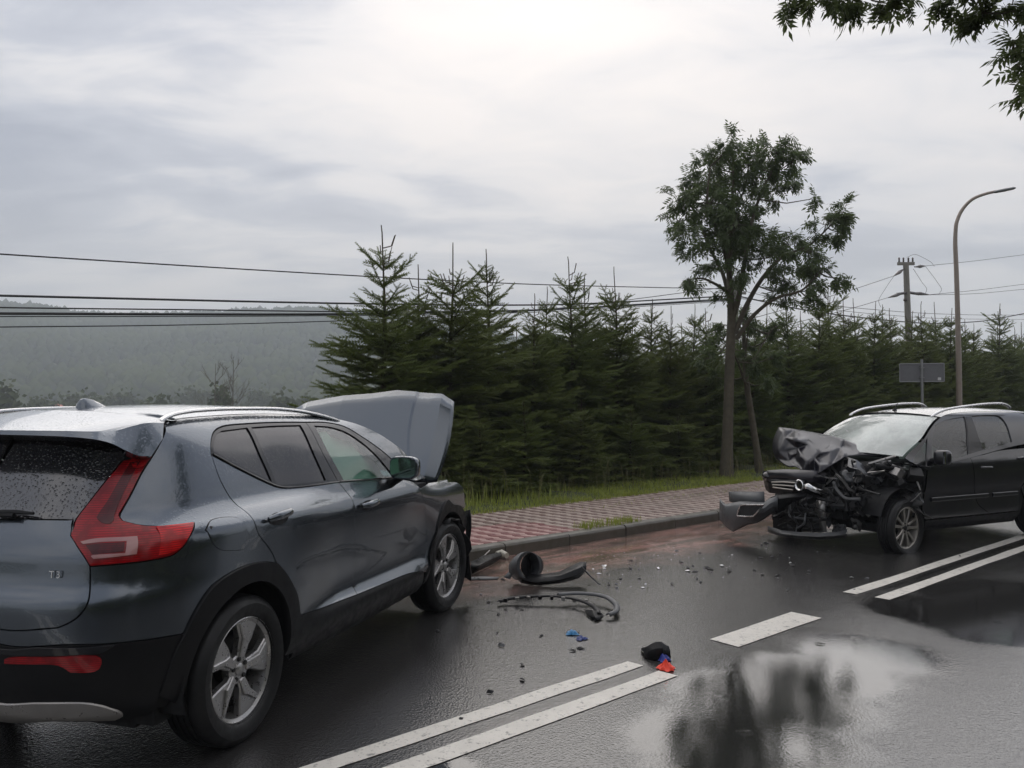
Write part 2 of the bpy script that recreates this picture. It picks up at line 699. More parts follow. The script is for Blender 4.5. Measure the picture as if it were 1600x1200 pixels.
    def pt(s, p):
        """('c', x, z) on the side, ('r', y, z) on the rear, or a photo pixel"""
        if p[0] == 'c':
            return np.array([-p[1], p[2]])
        if p[0] == 'r':
            z = p[2]; um = s.umax(z)[0]
            us = np.linspace(um - 1.2, um, 300)
            Y = np.abs(s.P(us, np.full(300, z))[:, 1])
            i = int(np.argmin(np.abs(Y - p[1]) + (us < um - 1.1) * 9))
            return np.array([us[i], z])
        return s.px(*p)

    def path(s, *segs, step=.03):
        """segments: lists of points; each splined, ends meeting in corners -> closed polygon in (u, z)"""
        out = []
        for g in segs:
            q = spline([s.pt(p) for p in g], step)
            if out and np.linalg.norm(out[-1] - q[0]) < 2e-3:
                q = q[1:]
            out += list(q)
        out = np.array(out)
        if np.linalg.norm(out[0] - out[-1]) < 2e-3:
            out = out[:-1]
        keep = np.linalg.norm(out - np.roll(out, 1, 0), axis=1) > 1.5e-3
        return out[keep]

    def panel(s, name, poly, mat, parent=None, off=0.0, gap=.0034, lip=.016, grid=.05, holes=(), both=True, bulge=0.0, join=False, offf=None):
        """a piece of skin with turned-in edges; mirrored copy for the far side"""
        parent = parent or s.root
        if gap:
            poly = shrink(poly, gap)
        elif area2(poly) < 0:
            poly = poly[::-1]
        hs = [h if area2(h) > 0 else h[::-1] for h in holes]
        lo, hi = poly.min(0), poly.max(0)
        gx = np.arange(lo[0] + grid * .5, hi[0], grid); gz = np.arange(lo[1] + grid * .5, hi[1], grid)
        G = np.stack(np.meshgrid(gx, gz), -1).reshape(-1, 2)
        if len(G):
            G = G[inside(poly, G)]
        loops = [poly] + hs
        allb = np.vstack(loops)
        if len(G):
            dd = np.min(np.hypot(G[:, None, 0] - allb[None, :, 0], G[:, None, 1] - allb[None, :, 1]), 1)
            G = G[dd > grid * .35]
            for h in hs:
                G = G[~inside(h, G)]
        verts = [Vector(p) for p in allb] + [Vector(p) for p in G]
        edges = []; b = 0
        for Lp in loops:
            n = len(Lp)
            edges += [(b + i, b + (i + 1) % n) for i in range(n)]
            b += n
        vo, _, fo, *_r = delaunay_2d_cdt(verts, edges, [], 0, 1e-6)
        vo = np.array([(v.x, v.y) for v in vo]); fo = np.array([tuple(f) for f in fo])
        cen = vo[fo].mean(1)
        ok = inside(poly, cen)
        for h in hs:
            ok &= ~inside(h, cen)
        fo = fo[ok]
        um = s.umax(vo[:, 1]); vu = np.minimum(vo[:, 0], um)
        base = s.P(vu, vo[:, 1]); nn = s.N(vu, vo[:, 1])
        o_ = np.full(len(vo), off)
        if bulge:
            dd = np.min(np.hypot(vo[:, None, 0] - allb[None, :, 0], vo[:, None, 1] - allb[None, :, 1]), 1)
            o_ = o_ + bulge * (1 - np.exp(-dd / .02))
        if offf is not None:
            o_ = o_ + offf(base)
        p3 = base + nn * o_[:, None]
        a, b_, c = p3[fo[:, 0]], p3[fo[:, 1]], p3[fo[:, 2]]
        fn = np.cross(b_ - a, c - a)
        flip = np.sum(fn * nn[fo[:, 0]], 1) < 0
        fo[flip] = fo[flip][:, ::-1]
        nrm = nn.copy()
        V = [p3]; Fc = [fo]; Nn = [nrm]
        # turned-in edge
        if lip:
            nb = len(p3)
            for Lp, sg in [(poly, 1)] + [(h, -1) for h in hs]:
                uu = np.minimum(Lp[:, 0], s.umax(Lp[:, 1]))
                q = s.P(uu, Lp[:, 1]); qn = s.N(uu, Lp[:, 1])
                oo = off + (offf(q) if offf is not None else 0)
                oo = np.broadcast_to(oo, (len(q),))
                tng = np.roll(q, -1, 0) - np.roll(q, 1, 0)
                on = np.cross(tng, qn); on /= np.linalg.norm(on, axis=1, keepdims=True) + 1e-9
                cc = q.mean(0)
                if np.mean(np.sum(on * (q - cc), 1)) * sg < 0: on = -on
                top = q + qn * oo[:, None]; bot = q + qn * (oo - lip)[:, None]
                n = len(q)
                V += [top, bot]; Nn += [on + .6 * qn, on]
                i = np.arange(n); j = (i + 1) % n
                Fc.append(np.concatenate([np.stack([nb + i, nb + j, nb + n + j], 1), np.stack([nb + i, nb + n + j, nb + n + i], 1)]))
                nb += 2 * n
        V = np.vstack(V); Nn = np.vstack(Nn); Fc = np.vstack(Fc)
        Nn /= np.linalg.norm(Nn, axis=1, keepdims=True) + 1e-9
        res = []
        mir = np.array([1, -1, 1])
        if join:
            V2 = np.vstack([V, V * mir]); N2 = np.vstack([Nn, Nn * mir]); F2 = np.vstack([Fc, Fc[:, ::-1] + len(V)])
            return mk(name, V2, F2, mat, parent, normals=N2)
        o = mk(name, V, Fc, mat, parent, normals=Nn)
        if both:
            o2 = mk(name, V * mir, Fc[:, ::-1], mat, parent, normals=Nn * mir)
            return o, o2
        return o


def circle_poly(cx, cz, rx, rz=None, n=40):
    rz = rz or rx
    a = np.linspace(0, 2 * math.pi, n, endpoint=False)
    return np.stack([cx + rx * np.cos(a), cz + rz * np.sin(a)], 1)


# ------------------------------------------------------------------ wheels (axis along y, outer face towards -y)
def wheel(parent, loc, side, R, W, rim_r, spokes, mats, rot=0.0, steer=0.0, flat=0.0, camber=0.0):
    """side -1: right-hand wheel"""
    core = MB()
    core.lathe([(.0, .02), (.155, .02), (.155, .045), (.0, .045)], 28)            # brake disc
    core.lathe([(.0, -.01), (.075, -.01), (.075, .05)], 20)
    wb = core.build('wheel', mats['dark'], parent)
    wb.location = loc
    wb.rotation_euler = (camber, rot * 0, (0 if side < 0 else math.pi) + steer)
    h = W / 2
    t = MB()
    prof = [(rim_r - .012, h * .55), (rim_r, h * .80), (rim_r + .018, h * .93), ((R + rim_r) / 2, h * 1.0), (R - .03, h * .93), (R - .010, h * .80), (R - .001, h * .66)]
    for g in (.42, .14, -.14, -.42):
        prof += [(R, h * (g + .05)), (R - .008, h * (g + .04)), (R - .008, h * (g - .04)), (R, h * (g - .05))]
    prof += [(R - .001, -h * .66), (R - .010, -h * .80), (R - .03, -h * .93), ((R + rim_r) / 2 + .012, -h * 1.0), ((R + rim_r) / 2 - .01, -h * 1.0), (rim_r + .018, -h * .94), (rim_r + .004, -h * .86), (rim_r - .008, -h * .7)]
    t.lathe(prof, 64)
    if flat:
        t.v = [(x, y * (1 + max(0, (-z - R * .55)) * 1.2), max(z, -R + flat + .0 * x)) for x, y, z in t.v]
    t.build('tyre', mats['tyre'], wb, sharp=30)
    r = MB()
    # barrel and flange
    r.lathe([(rim_r - .004, -h * .84), (rim_r + .004, -h * .80), (rim_r - .004, -h * .74), (rim_r - .022, -h * .66), (rim_r - .035, -h * .2), (rim_r - .045, h * .5)], 64)
    ro = r
    y_f = -h * .70                                   # face plane
    spokes(ro, rim_r, y_f)
    rr = ro.build('rim', mats['rim'], wb, sharp=28)
    rr.rotation_euler = (0, rot, 0)
    cap = MB()
    cap.lathe([(.0, y_f + .000), (.022, y_f + .002), (.030, y_f + .008), (.030, y_f + .03)], 24)
    cp_ = cap.build('hub_cap', mats['cap'], wb)
    for k in range(5):
        a = rot + math.pi / 5 + 2 * math.pi * k / 5
        bo = MB()
        bo.lathe([(.0, y_f + .004), (.010, y_f + .004), (.012, y_f + .008), (.012, y_f + .05)], 10, c=(.050 * math.cos(a), 0, -.050 * math.sin(a)))
        bo.build('wheel_bolt', mats['dark'], wb)
    return wb


def slab(mb, outline, yf, depth, inset=.0, edge=.006):
    """a plate in the wheel plane with chamfered outer edge; outline of (x, z, y offset)"""
    n = len(outline)
    o = np.array([(p[0], p[1]) for p in outline]); dy = np.array([p[2] if len(p) > 2 else 0 for p in outline])
    c = o.mean(0)
    inn = shrink(o if area2(o) > 0 else o, edge) if area2(o) > 0 else shrink(o[::-1], edge)[::-1]
    b = len(mb.v)
    for i in range(n): mb.v.append((inn[i][0], yf + dy[i], inn[i][1]))
    for i in range(n): mb.v.append((o[i][0], yf + dy[i] + edge, o[i][1]))
    for i in range(n): mb.v.append((o[i][0], yf + dy[i] + depth, o[i][1]))
    mb.f.append(tuple(b + i for i in range(n)))
    for k in (0, 1):
        for i in range(n):
            j = (i + 1) % n
            mb.f.append((b + k * n + i, b + k * n + j, b + (k + 1) * n + j, b + (k + 1) * n + i))


def spokes_five(mb, R, yf):
    """five broad, twisted-looking spokes that widen to the flange"""
    for k in range(5):
        a = 2 * math.pi * k / 5 + math.pi / 2
        ca, sa = math.cos(a), math.sin(a)
        tr = lambda x, z, y: (x * ca - z * sa, x * sa + z * ca, y)
        # main plate (radius along x)
        pl = [(.030, -.026, .014), (.09, -.034, .008), (.145, -.066, .004), (R - .024, -.100, .006), (R - .012, -.05, .004), (R - .006, .0, .004), (R - .010, .044, .004), (R - .018, .086, .006), (.150, .038, .004), (.085, .030, .008), (.030, .026, .014)]
        slab(mb, [tr(*p) for p in pl], yf, .035)
        # raised rib along one side
        pl = [(.05, -.022, .004), (.13, -.030, -.008), (.15, -.010, -.009), (R - .03, .040, -.003), (R - .035, .060, -.001), (.145, .022, -.008), (.05, .018, .004)]
        slab(mb, [tr(*p) for p in pl], yf, .014, edge=.005)
        # recessed flank
    mb.lathe([(.0, yf + .014), (.066, yf + .012), (.072, yf + .02), (.072, yf + .06)], 30)


def spokes_ten(mb, R, yf):
    for k in range(10):
        a = 2 * math.pi * (k // 2) / 5 + (.26 if k % 2 else -.26) * 1.0 + math.pi / 2
        ca, sa = math.cos(a), math.sin(a)
        tr = lambda x, z, y: (x * ca - z * sa, x * sa + z * ca, y)
        pl = [(.04, -.018, .010), (.13, -.014, .002), (R - .008, -.021, .002), (R - .008, .021, .002), (.13, .014, .002), (.04, .018, .010)]
        slab(mb, [tr(*p) for p in pl], yf, .035)
    mb.lathe([(.0, yf + .012), (.060, yf + .010), (.068, yf + .02), (.068, yf + .06)], 30)
# ------------------------------------------------------------------ shared car materials
M_GREY = paint('grey_metallic_paint', (.098, .114, .134), metal=.9, rough=.24, beads=.12, cell=70, dirt=.12)
M_NAVY = paint('black_blue_paint', (.006, .006, .010), metal=.25, rough=.3, beads=.10, dirt=.35, cell=70)
M_PLASTIC = simple('black_textured_plastic', (.009, .009, .010), .42, vary=.3, bump=.15, bscale=300, Specular_IOR_Level=.2)
M_PLASTIC2 = simple('grey_unpainted_plastic', (.075, .078, .082), .45, vary=.2, bump=.1, bscale=250)
M_GLOSSBLK = simple('gloss_black_trim', (.012, .012, .014), .12, vary=.2)
M_RUBBER = simple('tyre_rubber', (.008, .008, .0085), .5, vary=.35, scale=14, bump=.2, bscale=200, Specular_IOR_Level=.35)
M_DARK = simple('dark_metal', (.025, .024, .023), .5, metal=.4, vary=.4)
M_ALLOY = simple('silver_alloy', (.42, .41, .40), .33, metal=.85, vary=.08, scale=20)
M_ALLOY2 = simple('dirty_alloy', (.36, .34, .31), .38, metal=.75, vary=.25, scale=14)
M_CHROME = simple('bright_chrome', (.72, .72, .72), .12, metal=1.0, vary=.05)
M_SATIN = simple('satin_aluminium', (.62, .62, .62), .25, metal=.9, vary=.05)
M_SKID = simple('silver_painted_skid_plate', (.35, .33, .31), .35, metal=.6, vary=.15)
M_FABRIC = simple('seat_fabric', (.03, .03, .033), .8, vary=.2, bump=.2, bscale=200)
M_BAG = simple('airbag_cloth', (.62, .66, .63), .8, vary=.1, bump=.2, bscale=40)
M_STEEL = simple('bare_torn_steel', (.32, .31, .30), .35, metal=.8, vary=.3, scale=25)
M_MIRROR = simple('mirror_glass', (.35, .5, .42), .03, metal=1.0, vary=.02)
M_SEAM = simple('black_sealing_shell', (.006, .006, .007), .7, vary=.2)
M_GLASS_FRONT = glass('green_tinted_glass', (.48, .80, .66), beads=.25)
M_GLASS_FOG = glass('fogged_windscreen', (.55, .68, .62), rough=.10, beads=.4, fog=.62, fogcol=(.66, .73, .69))
M_GLASS_CAR2 = glass('dark_green_side_glass', (.15, .21, .19), beads=.12)


def privacy(name, cell=75, beads=.55, ior=2.1):
    t = NT(name)
    c = t.coord()
    b = t.bump(wet_droplets(t, c, cell), beads, .012)
    t.set(Base_Color=t.mix(t.noise(c, 6, 5), (.012, .011, .014), (.028, .026, .030)), Roughness=t.maprange(t.noise(c, 9, 4), .3, .7, .04, .14), IOR=ior, Normal=b)
    return t.m


M_PRIVACY = privacy('privacy_glass')
M_PRIVACY2 = privacy('privacy_side_glass', 90, .12, 1.65)
M_CRUSHED = paint('crushed_black_blue_paint', (.007, .006, .012), metal=.1, rough=.35, beads=.05, dirt=.15, cell=70, coat=.3)


def lamp_lens(name, col, rough=.08):
    t = NT(name)
    c = t.coord()
    # fine vertical flutes of the reflector behind the lens
    wv = t.node('ShaderNodeTexWave', {'Vector': c, 'Scale': 34.0, 'Distortion': .3}, bands_direction='Z').outputs['Fac']
    n = t.noise(c, 16, 3)
    f = t.math('MULTIPLY', wv, t.maprange(n, .35, .6))
    t.set(Base_Color=t.mix(f, tuple(k * .45 for k in col), col), Roughness=.3, Coat_Weight=.7, Coat_Roughness=rough, Specular_IOR_Level=.15)
    t.set(Coat_Normal=t.bump(wet_droplets(t, c, 110), .2, .01))
    return t.m


M_RED = lamp_lens('red_lamp_lens', (.42, .003, .008))
M_RED_BRIGHT = lamp_lens('bright_red_lamp_lens', (.70, .010, .012))
M_RED_DARK = lamp_lens('deep_red_lamp_lens', (.13, .001, .004))
M_RED_CLEAR = simple('clear_pink_lamp_insert', (.38, .17, .16), .12, vary=.2, Coat_Weight=1.0)
M_HEADLAMP = simple('clear_headlamp', (.55, .56, .55), .1, metal=.5, vary=.35, scale=30)
WM = dict(dark=M_DARK, tyre=M_RUBBER, rim=M_ALLOY, cap=M_ALLOY)
WM2 = dict(dark=M_DARK, tyre=M_RUBBER, rim=M_ALLOY2, cap=M_DARK)

# ================================================================== the grey SUV
TH = .30202
suv = empty('suv', (-2.1702, 4.3700, 0), math.pi / 2 - TH, 'grey SUV with raised bonnet and long red tail lamp, stopped beside the kerb', 'car')


def build_suv():
    mid = [(.10, .70), (.20, .78), (.28, .85), (.36, .895), (.42, .916), (.45, .906), (.51, .868), (.57, .866), (.70, .890), (.84, .910), (.96, .920), (1.03, .918), (1.07, .902), (1.11, .876), (1.16, .856), (1.30, .80), (1.45, .725), (1.53, .67), (1.575, .615), (1.62, .52), (1.7, .40)]
    rear = [(.10, .70), (.20, .78), (.30, .86), (.40, .90), (.55, .915), (.70, .925), (.84, .937), (.98, .939), (1.06, .935), (1.09, .922), (1.12, .890), (1.16, .835), (1.19, .815), (1.25, .795), (1.40, .73), (1.5, .675), (1.56, .622), (1.60, .55), (1.7, .40)]
    frnt = [(.10, .70), (.20, .78), (.35, .88), (.50, .905), (.70, .918), (.85, .918), (.94, .912), (1.0, .895), (1.04, .86), (1.1, .78), (1.3, .66), (1.7, .40)]
    rr = [(.10, -.45), (.20, -.58), (.28, -.69), (.36, -.765), (.5, -.815), (.64, -.842), (.72, -.852), (.80, -.855), (.84, -.848), (.90, -.808), (.95, -.798), (1.0, -.792), (1.06, -.770), (1.2, -.69), (1.4, -.575), (1.5, -.51), (1.6, -.44), (1.7, -.38)]
    tap = lambda x: 1 - .055 * np.clip((x - 2.3) / 1.1, 0, 1.5) ** 2
    B = Body(suv, (-2.1702, 4.3700), (math.sin(TH), math.cos(TH)), -1, [(-.4, rear), (.35, rear), (1.0, mid), (2.0, mid), (2.6, frnt), (3.4, frnt)], rr, .15, 3.6, tap)
    B.prep()
    ze = pchip([-.6, -.3, 0, .5, 1.0, 1.4, 1.7, 2.0, 2.3, 2.45], [1.545, 1.572, 1.590, 1.600, 1.588, 1.550, 1.480, 1.345, 1.165, 1.06])

    # shared seams, read from the photograph
    S1 = [(657, 763), (663, 792), (666.5, 830), (666.5, 862), (661, 893), (657, 905)]
    S2 = [(529.5, 754), (547.5, 776), (553.5, 806), (555.6, 845), (553.5, 881), (559, 929)]
    S3 = [(330, 710), (345, 752), (363, 782), (381, 797), (402, 830), (423, 860), (432, 880)]
    arch_up = [(432, 880), (450, 903), (463, 932), (467, 962)]
    arch_rear = [(288, 990), (306, 954), (330, 918), (360, 895.5), (390, 882), (414, 878.4), (432, 880)]
    win_low = [(330, 710), (375, 734), (420, 756), (441, 762.5), (470, 759.5), (529.5, 754)]
    rear_frame = [(330, 710), (329.5, 694), (333, 677), (345, 667), (390, 661.5), (440, 659.5), (478, 659.5)]
    frame_f = [(478, 659.5), (510, 660), (540, 667), (570, 685), (600, 706.5), (622, 727)]
    belt_f = [(529.5, 754), (570, 751), (618, 747.5)]
    cowl = [(622, 727), (618, 747.5)]
    door_bot_r = [(467, 962), (501, 951), (559, 929)]
    door_bot_f = [(559, 929), (600, 912), (640, 896), (657, 893)]
    pillarB = [(478, 659.5), (504, 706), (529.5, 754)]
    lampR = [(238, 713), (222, 738), (207, 768), (192, 795), (186.6, 807), (192, 814.5)]
    lampT = [(192, 814.5), (216, 820.5), (246, 822.6), (270, 822), (304, 816.6)]
    lampB = [(304, 816.6), (297, 837), (285, 855), (270, 867), (240, 874.5), (195, 880.5), (141, 885)]
    lampL = [(141, 885), (132, 870), (120, 852), (111, 838), (115.5, 822), (129, 798), (150, 771), (174, 741), (192, 720)]
    gateR = [(141, 885), (140.4, 925), (132, 952), (114, 970), (90, 981)]
    gateB = [(90, 981), (0, 983.5), ('r', 0, .795)]
    bump_mid = [('r', 0, .715), (20, 1010), (100, 1007.5), (168, 1006), (240, 998), (288, 990)]
    seam_sp = [(256, 662), (258, 672), (251, 690), (238, 713)]

    rz = lambda x: ('c', x, float(ze(x)))
    # quarter panel, C-pillar, roof frame and upper rear bumper: one pressed side
    fw = [(622, 727), (640, 748), rz(2.42)]
    top = [rz(x) for x in (2.42, 2.2, 2.0, 1.8, 1.6, 1.4, 1.1, .8, .5, .2, 0, -.15)]
    side = B.path(S3[::-1], rear_frame, frame_f, fw, top, [rz(-.15), (256, 662)], seam_sp, lampR, lampT, lampB, gateR, gateB, [('r', 0, .795), ('r', 0, .715)], bump_mid, arch_rear)
    B.panel('quarter_panel', side, M_GREY, grid=.05)
    # doors
    rd = B.path(S3, arch_up, door_bot_r, S2[::-1], win_low[::-1])
    rdoor = B.panel('rear_door', rd, M_GREY, grid=.05)
    fdp = B.path(S2, door_bot_f, [(657, 893), (661, 893)], S1[:5][::-1], [(657, 763), (645, 753), (618, 747.5)], belt_f[::-1])
    fdoor = B.panel('front_door', fdp, M_GREY, grid=.05)
    # window frames and panes
    q_glass = B.path([(334.5, 704.5), (335, 692), (339, 679), (347, 672.5)], [(347, 672.5), (387, 667.5)], [(387, 667.5), (406, 707), (425.5, 752)], [(425.5, 752), (375, 727), (334.5, 704.5)], step=.02)
    r_glass = B.path([(393, 667), (430, 664.5), (470, 663.5)], [(470, 663.5), (490, 705), (510, 750.5)], [(510, 750.5), (470, 755), (433, 757)], [(433, 757), (413, 709), (393, 667)], step=.02)
    rf = B.path(rear_frame, pillarB, win_low[::-1], step=.02)
    B.panel('window_frame', rf, M_GLOSSBLK, parent=rdoor[0], off=-.003, gap=.003, grid=.06, holes=[q_glass, r_glass], both=False)
    f_glass = B.path([(491, 664.5), (516, 666.5), (540, 674), (564, 689), (588, 710), (614, 741)], [(614, 741), (617, 744.5), (580, 747.5), (537.5, 750)], [(537.5, 750), (514, 707), (491, 664.5)], step=.02)
    ff = B.path(frame_f, cowl, belt_f[::-1], pillarB[::-1], step=.02)
    B.panel('window_frame', ff, M_GLOSSBLK, parent=fdoor[0], off=-.003, gap=.003, grid=.06, holes=[f_glass], both=False)
    B.panel('quarter_window', q_glass, M_PRIVACY2, parent=rdoor[0], off=-.010, gap=-.002, lip=0, both=False)
    B.panel('window_pane', r_glass, M_PRIVACY2, parent=rdoor[0], off=-.010, gap=-.002, lip=0, both=False)
    B.panel('window_pane', f_glass, M_GLASS_FRONT, parent=fdoor[0], off=-.010, gap=-.002, lip=0, both=False)
    # far side, frames without the see-through detail
    def mirror_child(o, door, mat=None):
        c = mk(o.name.split('.')[0], np.array([v.co for v in o.data.vertices]) * [1, -1, 1], [tuple(p.vertices)[::-1] for p in o.data.polygons], mat or o.data.materials[0], door)
        return c
    for dr, kids in ((rdoor, list(rdoor[0].children)), (fdoor, list(fdoor[0].children))):
        for k in kids:
            mirror_child(k, dr[1])
    # the divider bar of the rear door glass is the frame itself; weather strips
    for path, nm in (([(529.5, 753), (441, 761.5), (420, 755), (375, 733), (332, 710)], 'weather_strip'), ([(531, 752.5), (570, 749.5), (617, 746)], 'weather_strip')):
        uv = spline([B.px(*p) for p in path], .03)
        p3 = B.P(uv[:, 0], uv[:, 1]) + B.N(uv[:, 0], uv[:, 1]) * .004
        MB().tube(p3, .006, 6).build(nm, M_GLOSSBLK, rdoor[0] if path[0][0] < 530 else fdoor[0])
    # deployed curtain airbag behind the front pane
    ab = B.path([(488, 662), (540, 672), (600, 715), (618, 745)], [(618, 745), (540, 752)], [(540, 752), (488, 662)], step=.03)
    bag = B.panel('curtain_airbag', ab, M_BAG, off=-.09, gap=0, lip=.02, grid=.03, both=False, offf=lambda p: .018 * np.sin(p[:, 0] * 22) + .01 * np.sin(p[:, 2] * 30))
    # seat, dashboard, cabin tub
    MB().box((1.0, 0, .55), (2.6, 1.4, .5)).box((1.0, 0, .33), (2.9, 1.5, .2)).build('cabin_tub', M_SEAM, suv)
    for sy in (-.37, .37):
        m = MB()
        m.tube([(1.15, sy, .55), (1.05, sy, .85), (.93, sy, 1.12)], [.24, .23, .17], 12, flat=.45, up=(1, 0, .2))
        m.tube([(.93, sy, 1.14), (.90, sy, 1.30)], [.12, .10], 10, flat=.5, up=(1, 0, .2))
        m.build('seat', M_FABRIC, suv)
    MB().box((2.05, 0, .86), (.5, 1.45, .3), taper=.9).build('dashboard', M_FABRIC, suv)

    # lower cladding
    sill = B.path(door_bot_r, door_bot_f, [(657, 893), (661, 893), (659, 912)], [(659, 912), ('c', 2.24, .25)], [('c', 2.24, .25), ('c', 1.4, .235), ('c', .50, .25)], [('c', .50, .25), (466, 985), (467, 962)])
    B.panel('sill_cladding', sill, M_PLASTIC, off=.006, grid=.06)
    # wheel arch trims
    WC = .36
    def arch_trim(x0, outer, nm='wheel_arch_trim'):
        # outline outside, circle inside
        a = np.linspace(-.18, math.pi + .18, 40)
        inn = np.stack([-(x0) - .405 * np.cos(a)[::-1], WC + .02 + .405 * np.sin(a)[::-1]], 1)
        return np.vstack([outer, inn[::1]])
    ao = np.vstack([spline([B.pt(p) for p in [('c', -.515, .40), (276, 1010), (288, 990)]], .03)[:-1], spline([B.pt(p) for p in arch_rear], .03)[:-1], spline([B.pt(p) for p in [(432, 880), (450, 903), (463, 932), (467, 962), ('c', .52, .30)]], .03)])
    a = np.linspace(-.16, math.pi + .16, 44)
    inn = np.stack([-.0 - .395 * np.cos(a), WC + .02 + .405 * np.sin(a)], 1)
    inn = inn[inn[:, 1] > .3]
    # ao runs from the rear (u > 0) forward; inner arc must run back from the front (u < 0)
    B.panel('wheel_arch_trim', np.vstack([ao, inn]), M_PLASTIC, off=.012, gap=0, grid=.03, lip=.05)
    fo = [('c', 2.25, .30), (668, 893), (674, 872), (679, 847.5), (684, 818), (690, 796), (699, 781), ('c', 2.75, .842), ('c', 2.95, .80), ('c', 3.10, .70), ('c', 3.16, .60)]
    fo = spline([B.pt(p) for p in fo], .03)
    a = np.linspace(.5, math.pi + .16, 40)
    fin = np.stack([-2.702 - .40 * np.cos(a), WC + .02 + .405 * np.sin(a)], 1)
    fin = fin[(fin[:, 1] > .3)][::-1]
    B.panel('wheel_arch_trim', np.vstack([fo[::-1], fin]), M_PLASTIC, off=.010, gap=0, grid=.03, lip=.05)
    # front wing, its front end torn open
    wing = B.path([(657, 763), (663, 792), (666.5, 830), (666.5, 862), (661, 893), (668, 893)], [(668, 893), (674, 872), (679, 847.5), (684, 818), (690, 796), (699, 781), ('c', 2.75, .842), ('c', 2.95, .80)], [('c', 2.95, .80), ('c', 3.07, .77), ('c', 3.12, .86), ('c', 3.10, .95)], [('c', 3.10, .95), ('c', 2.9, 1.0), ('c', 2.6, 1.035), ('c', 2.35, 1.05)], [('c', 2.35, 1.05), (657, 763)])
    B.panel('front_wing', wing, M_GREY, grid=.04, offf=lambda p: .012 * np.sin(p[:, 0] * 17 + p[:, 2] * 9) * np.clip((p[:, 0] - 2.65) / .3, 0, 1))

    # rear: tail gate, screen, lamps
    gate = B.path(lampL[3::-1], gateR, gateB, [('r', 0, .795), ('r', 0, 1.075)], [('r', 0, 1.075), (0, 811.5), (60, 811.5), (114, 812)], [(114, 812), (111, 838)])
    tg = B.panel('tailgate', gate, M_GREY, grid=.04, join=True)
    scr = B.path([(111, 835), (115.5, 822), (129, 798), (150, 771), (174, 741), (192, 720), (197, 716)], [(197, 716), (185, 695), (120, 668), ('r', 0, 1.535)], [('r', 0, 1.535), ('r', 0, 1.075)], [('r', 0, 1.075), (0, 811.5), (60, 811.5), (114, 812)], [(114, 812), (111, 835)])
    B.panel('rear_window', scr, M_PRIVACY, off=-.002, grid=.05, join=True, lip=.008)
    lamp = B.path(lampR[::-1], [(238, 713), (225, 714), (208, 716), (192, 720)], lampL[::-1], lampB[::-1], lampT[::-1], step=.02)
    lens = B.panel('tail_light', lamp, M_RED, off=.006, grid=.02, bulge=.008, lip=.03)
    # features behind the lens, standing just proud of it
    rib = B.path([(219, 722), (206, 745), (190, 778), (181, 800), (178, 815)], [(178, 815), (172, 822), (160, 820), (152, 812)], [(152, 812), (165, 790), (185, 755), (203, 725)], [(203, 725), (219, 722)], step=.015)
    dark_bar = rib
    spot = B.path([(231, 716), (224, 729), (214, 733), (197, 730)], [(197, 730), (205, 720), (218, 716), (231, 716)], step=.015)
    frame_o = B.path([(128, 848), (150, 843.5), (214, 840)], [(214, 840), (213, 866)], [(213, 866), (180, 870.5), (148, 873.5)], [(148, 873.5), (144, 869.5), (196, 864.5)], [(196, 864.5), (198, 847)], [(198, 847), (160, 848.5), (132, 851.5)], [(132, 851.5), (128, 848)], step=.012)
    inner = B.path([(136, 853), (165, 850), (195, 848.5)], [(195, 848.5), (193, 862)], [(193, 862), (165, 865), (146, 867)], [(146, 867), (136, 853)], step=.015)
    tip = B.path([(243, 826), (300, 819.5)], [(300, 819.5), (292, 840), (280, 855), (266, 863), (246, 868)], [(246, 868), (243, 826)], step=.015)
    for nm, pl, mt, of in (('lamp_light_guide', dark_bar, M_RED_DARK, .0155), ('lamp_upper_element', spot, M_RED_BRIGHT, .0155), ('reversing_lamp', frame_o, M_RED_CLEAR, .0158), ('lamp_lower_element', inner, M_RED_DARK, .0152), ('side_marker', tip, M_RED_BRIGHT, .0155)):
        a_, b_ = B.panel(nm, pl, mt, parent=lens[0], off=of, gap=0, lip=.004, grid=.02)
        b_.parent = lens[1]
    # spoiler
    lower = np.array([B.hit(0, 679, 0, -.735) * [1, 0, 1], B.hit(0, 679, 0, -.735), B.hit(90, 681.5, 0, -.72), B.hit(145, 686, 1, -.60), B.hit(172, 692, 1, -.64), B.hit(197, 704, 1, -.68), B.hit(222, 713, 1, -.705), B.hit(237, 712, 1, -.715)])
    crease = np.array([B.hit(0, 672, 0, -.725) * [1, 0, 1], B.hit(0, 672, 0, -.725), B.hit(90, 673, 0, -.705), B.hit(145, 674, 1, -.575), B.hit(176, 673, 1, -.605), B.hit(205, 666, 1, -.63), B.hit(232, 660.5, 1, -.64), B.hit(256, 661, 1, -.645)])
    ye = lambda x: float(B.w(np.array([x]), np.array([float(ze(x))]))[0])
    def roof_z(x, y):
        e = ye(x)
        return float(ze(x)) + .052 * (1 - min(1, abs(y) / e) ** 2.2)
    seam = []
    for k, c in enumerate(crease):
        xs = -.27 + (.10 * (abs(c[1]) / .63) ** 2)
        yy = -min(abs(c[1]), ye(xs) * .99)
        seam.append((xs, yy, roof_z(xs, yy)))
    seam = np.array(seam)
    midc = seam * .45 + crease * .55 + np.array([0, 0, .006])
    under = lower + np.array([.20, .03, -.035]) * np.array([1, 1, 1])
    under[:, 0] = np.maximum(under[:, 0], -.56)
    under[-3:] = lower[-3:] + np.array([.05, .06, -.02])
    mid2 = .5 * (crease + lower)
    mid2[-1] = B.hit(254, 686, 1, -.695); mid2[-2] = .6 * mid2[-2] + .4 * mid2[-1] * [1, 1, 1]
    rows = [seam, midc, crease, mid2, lower, under]
    V = []; Fc = []
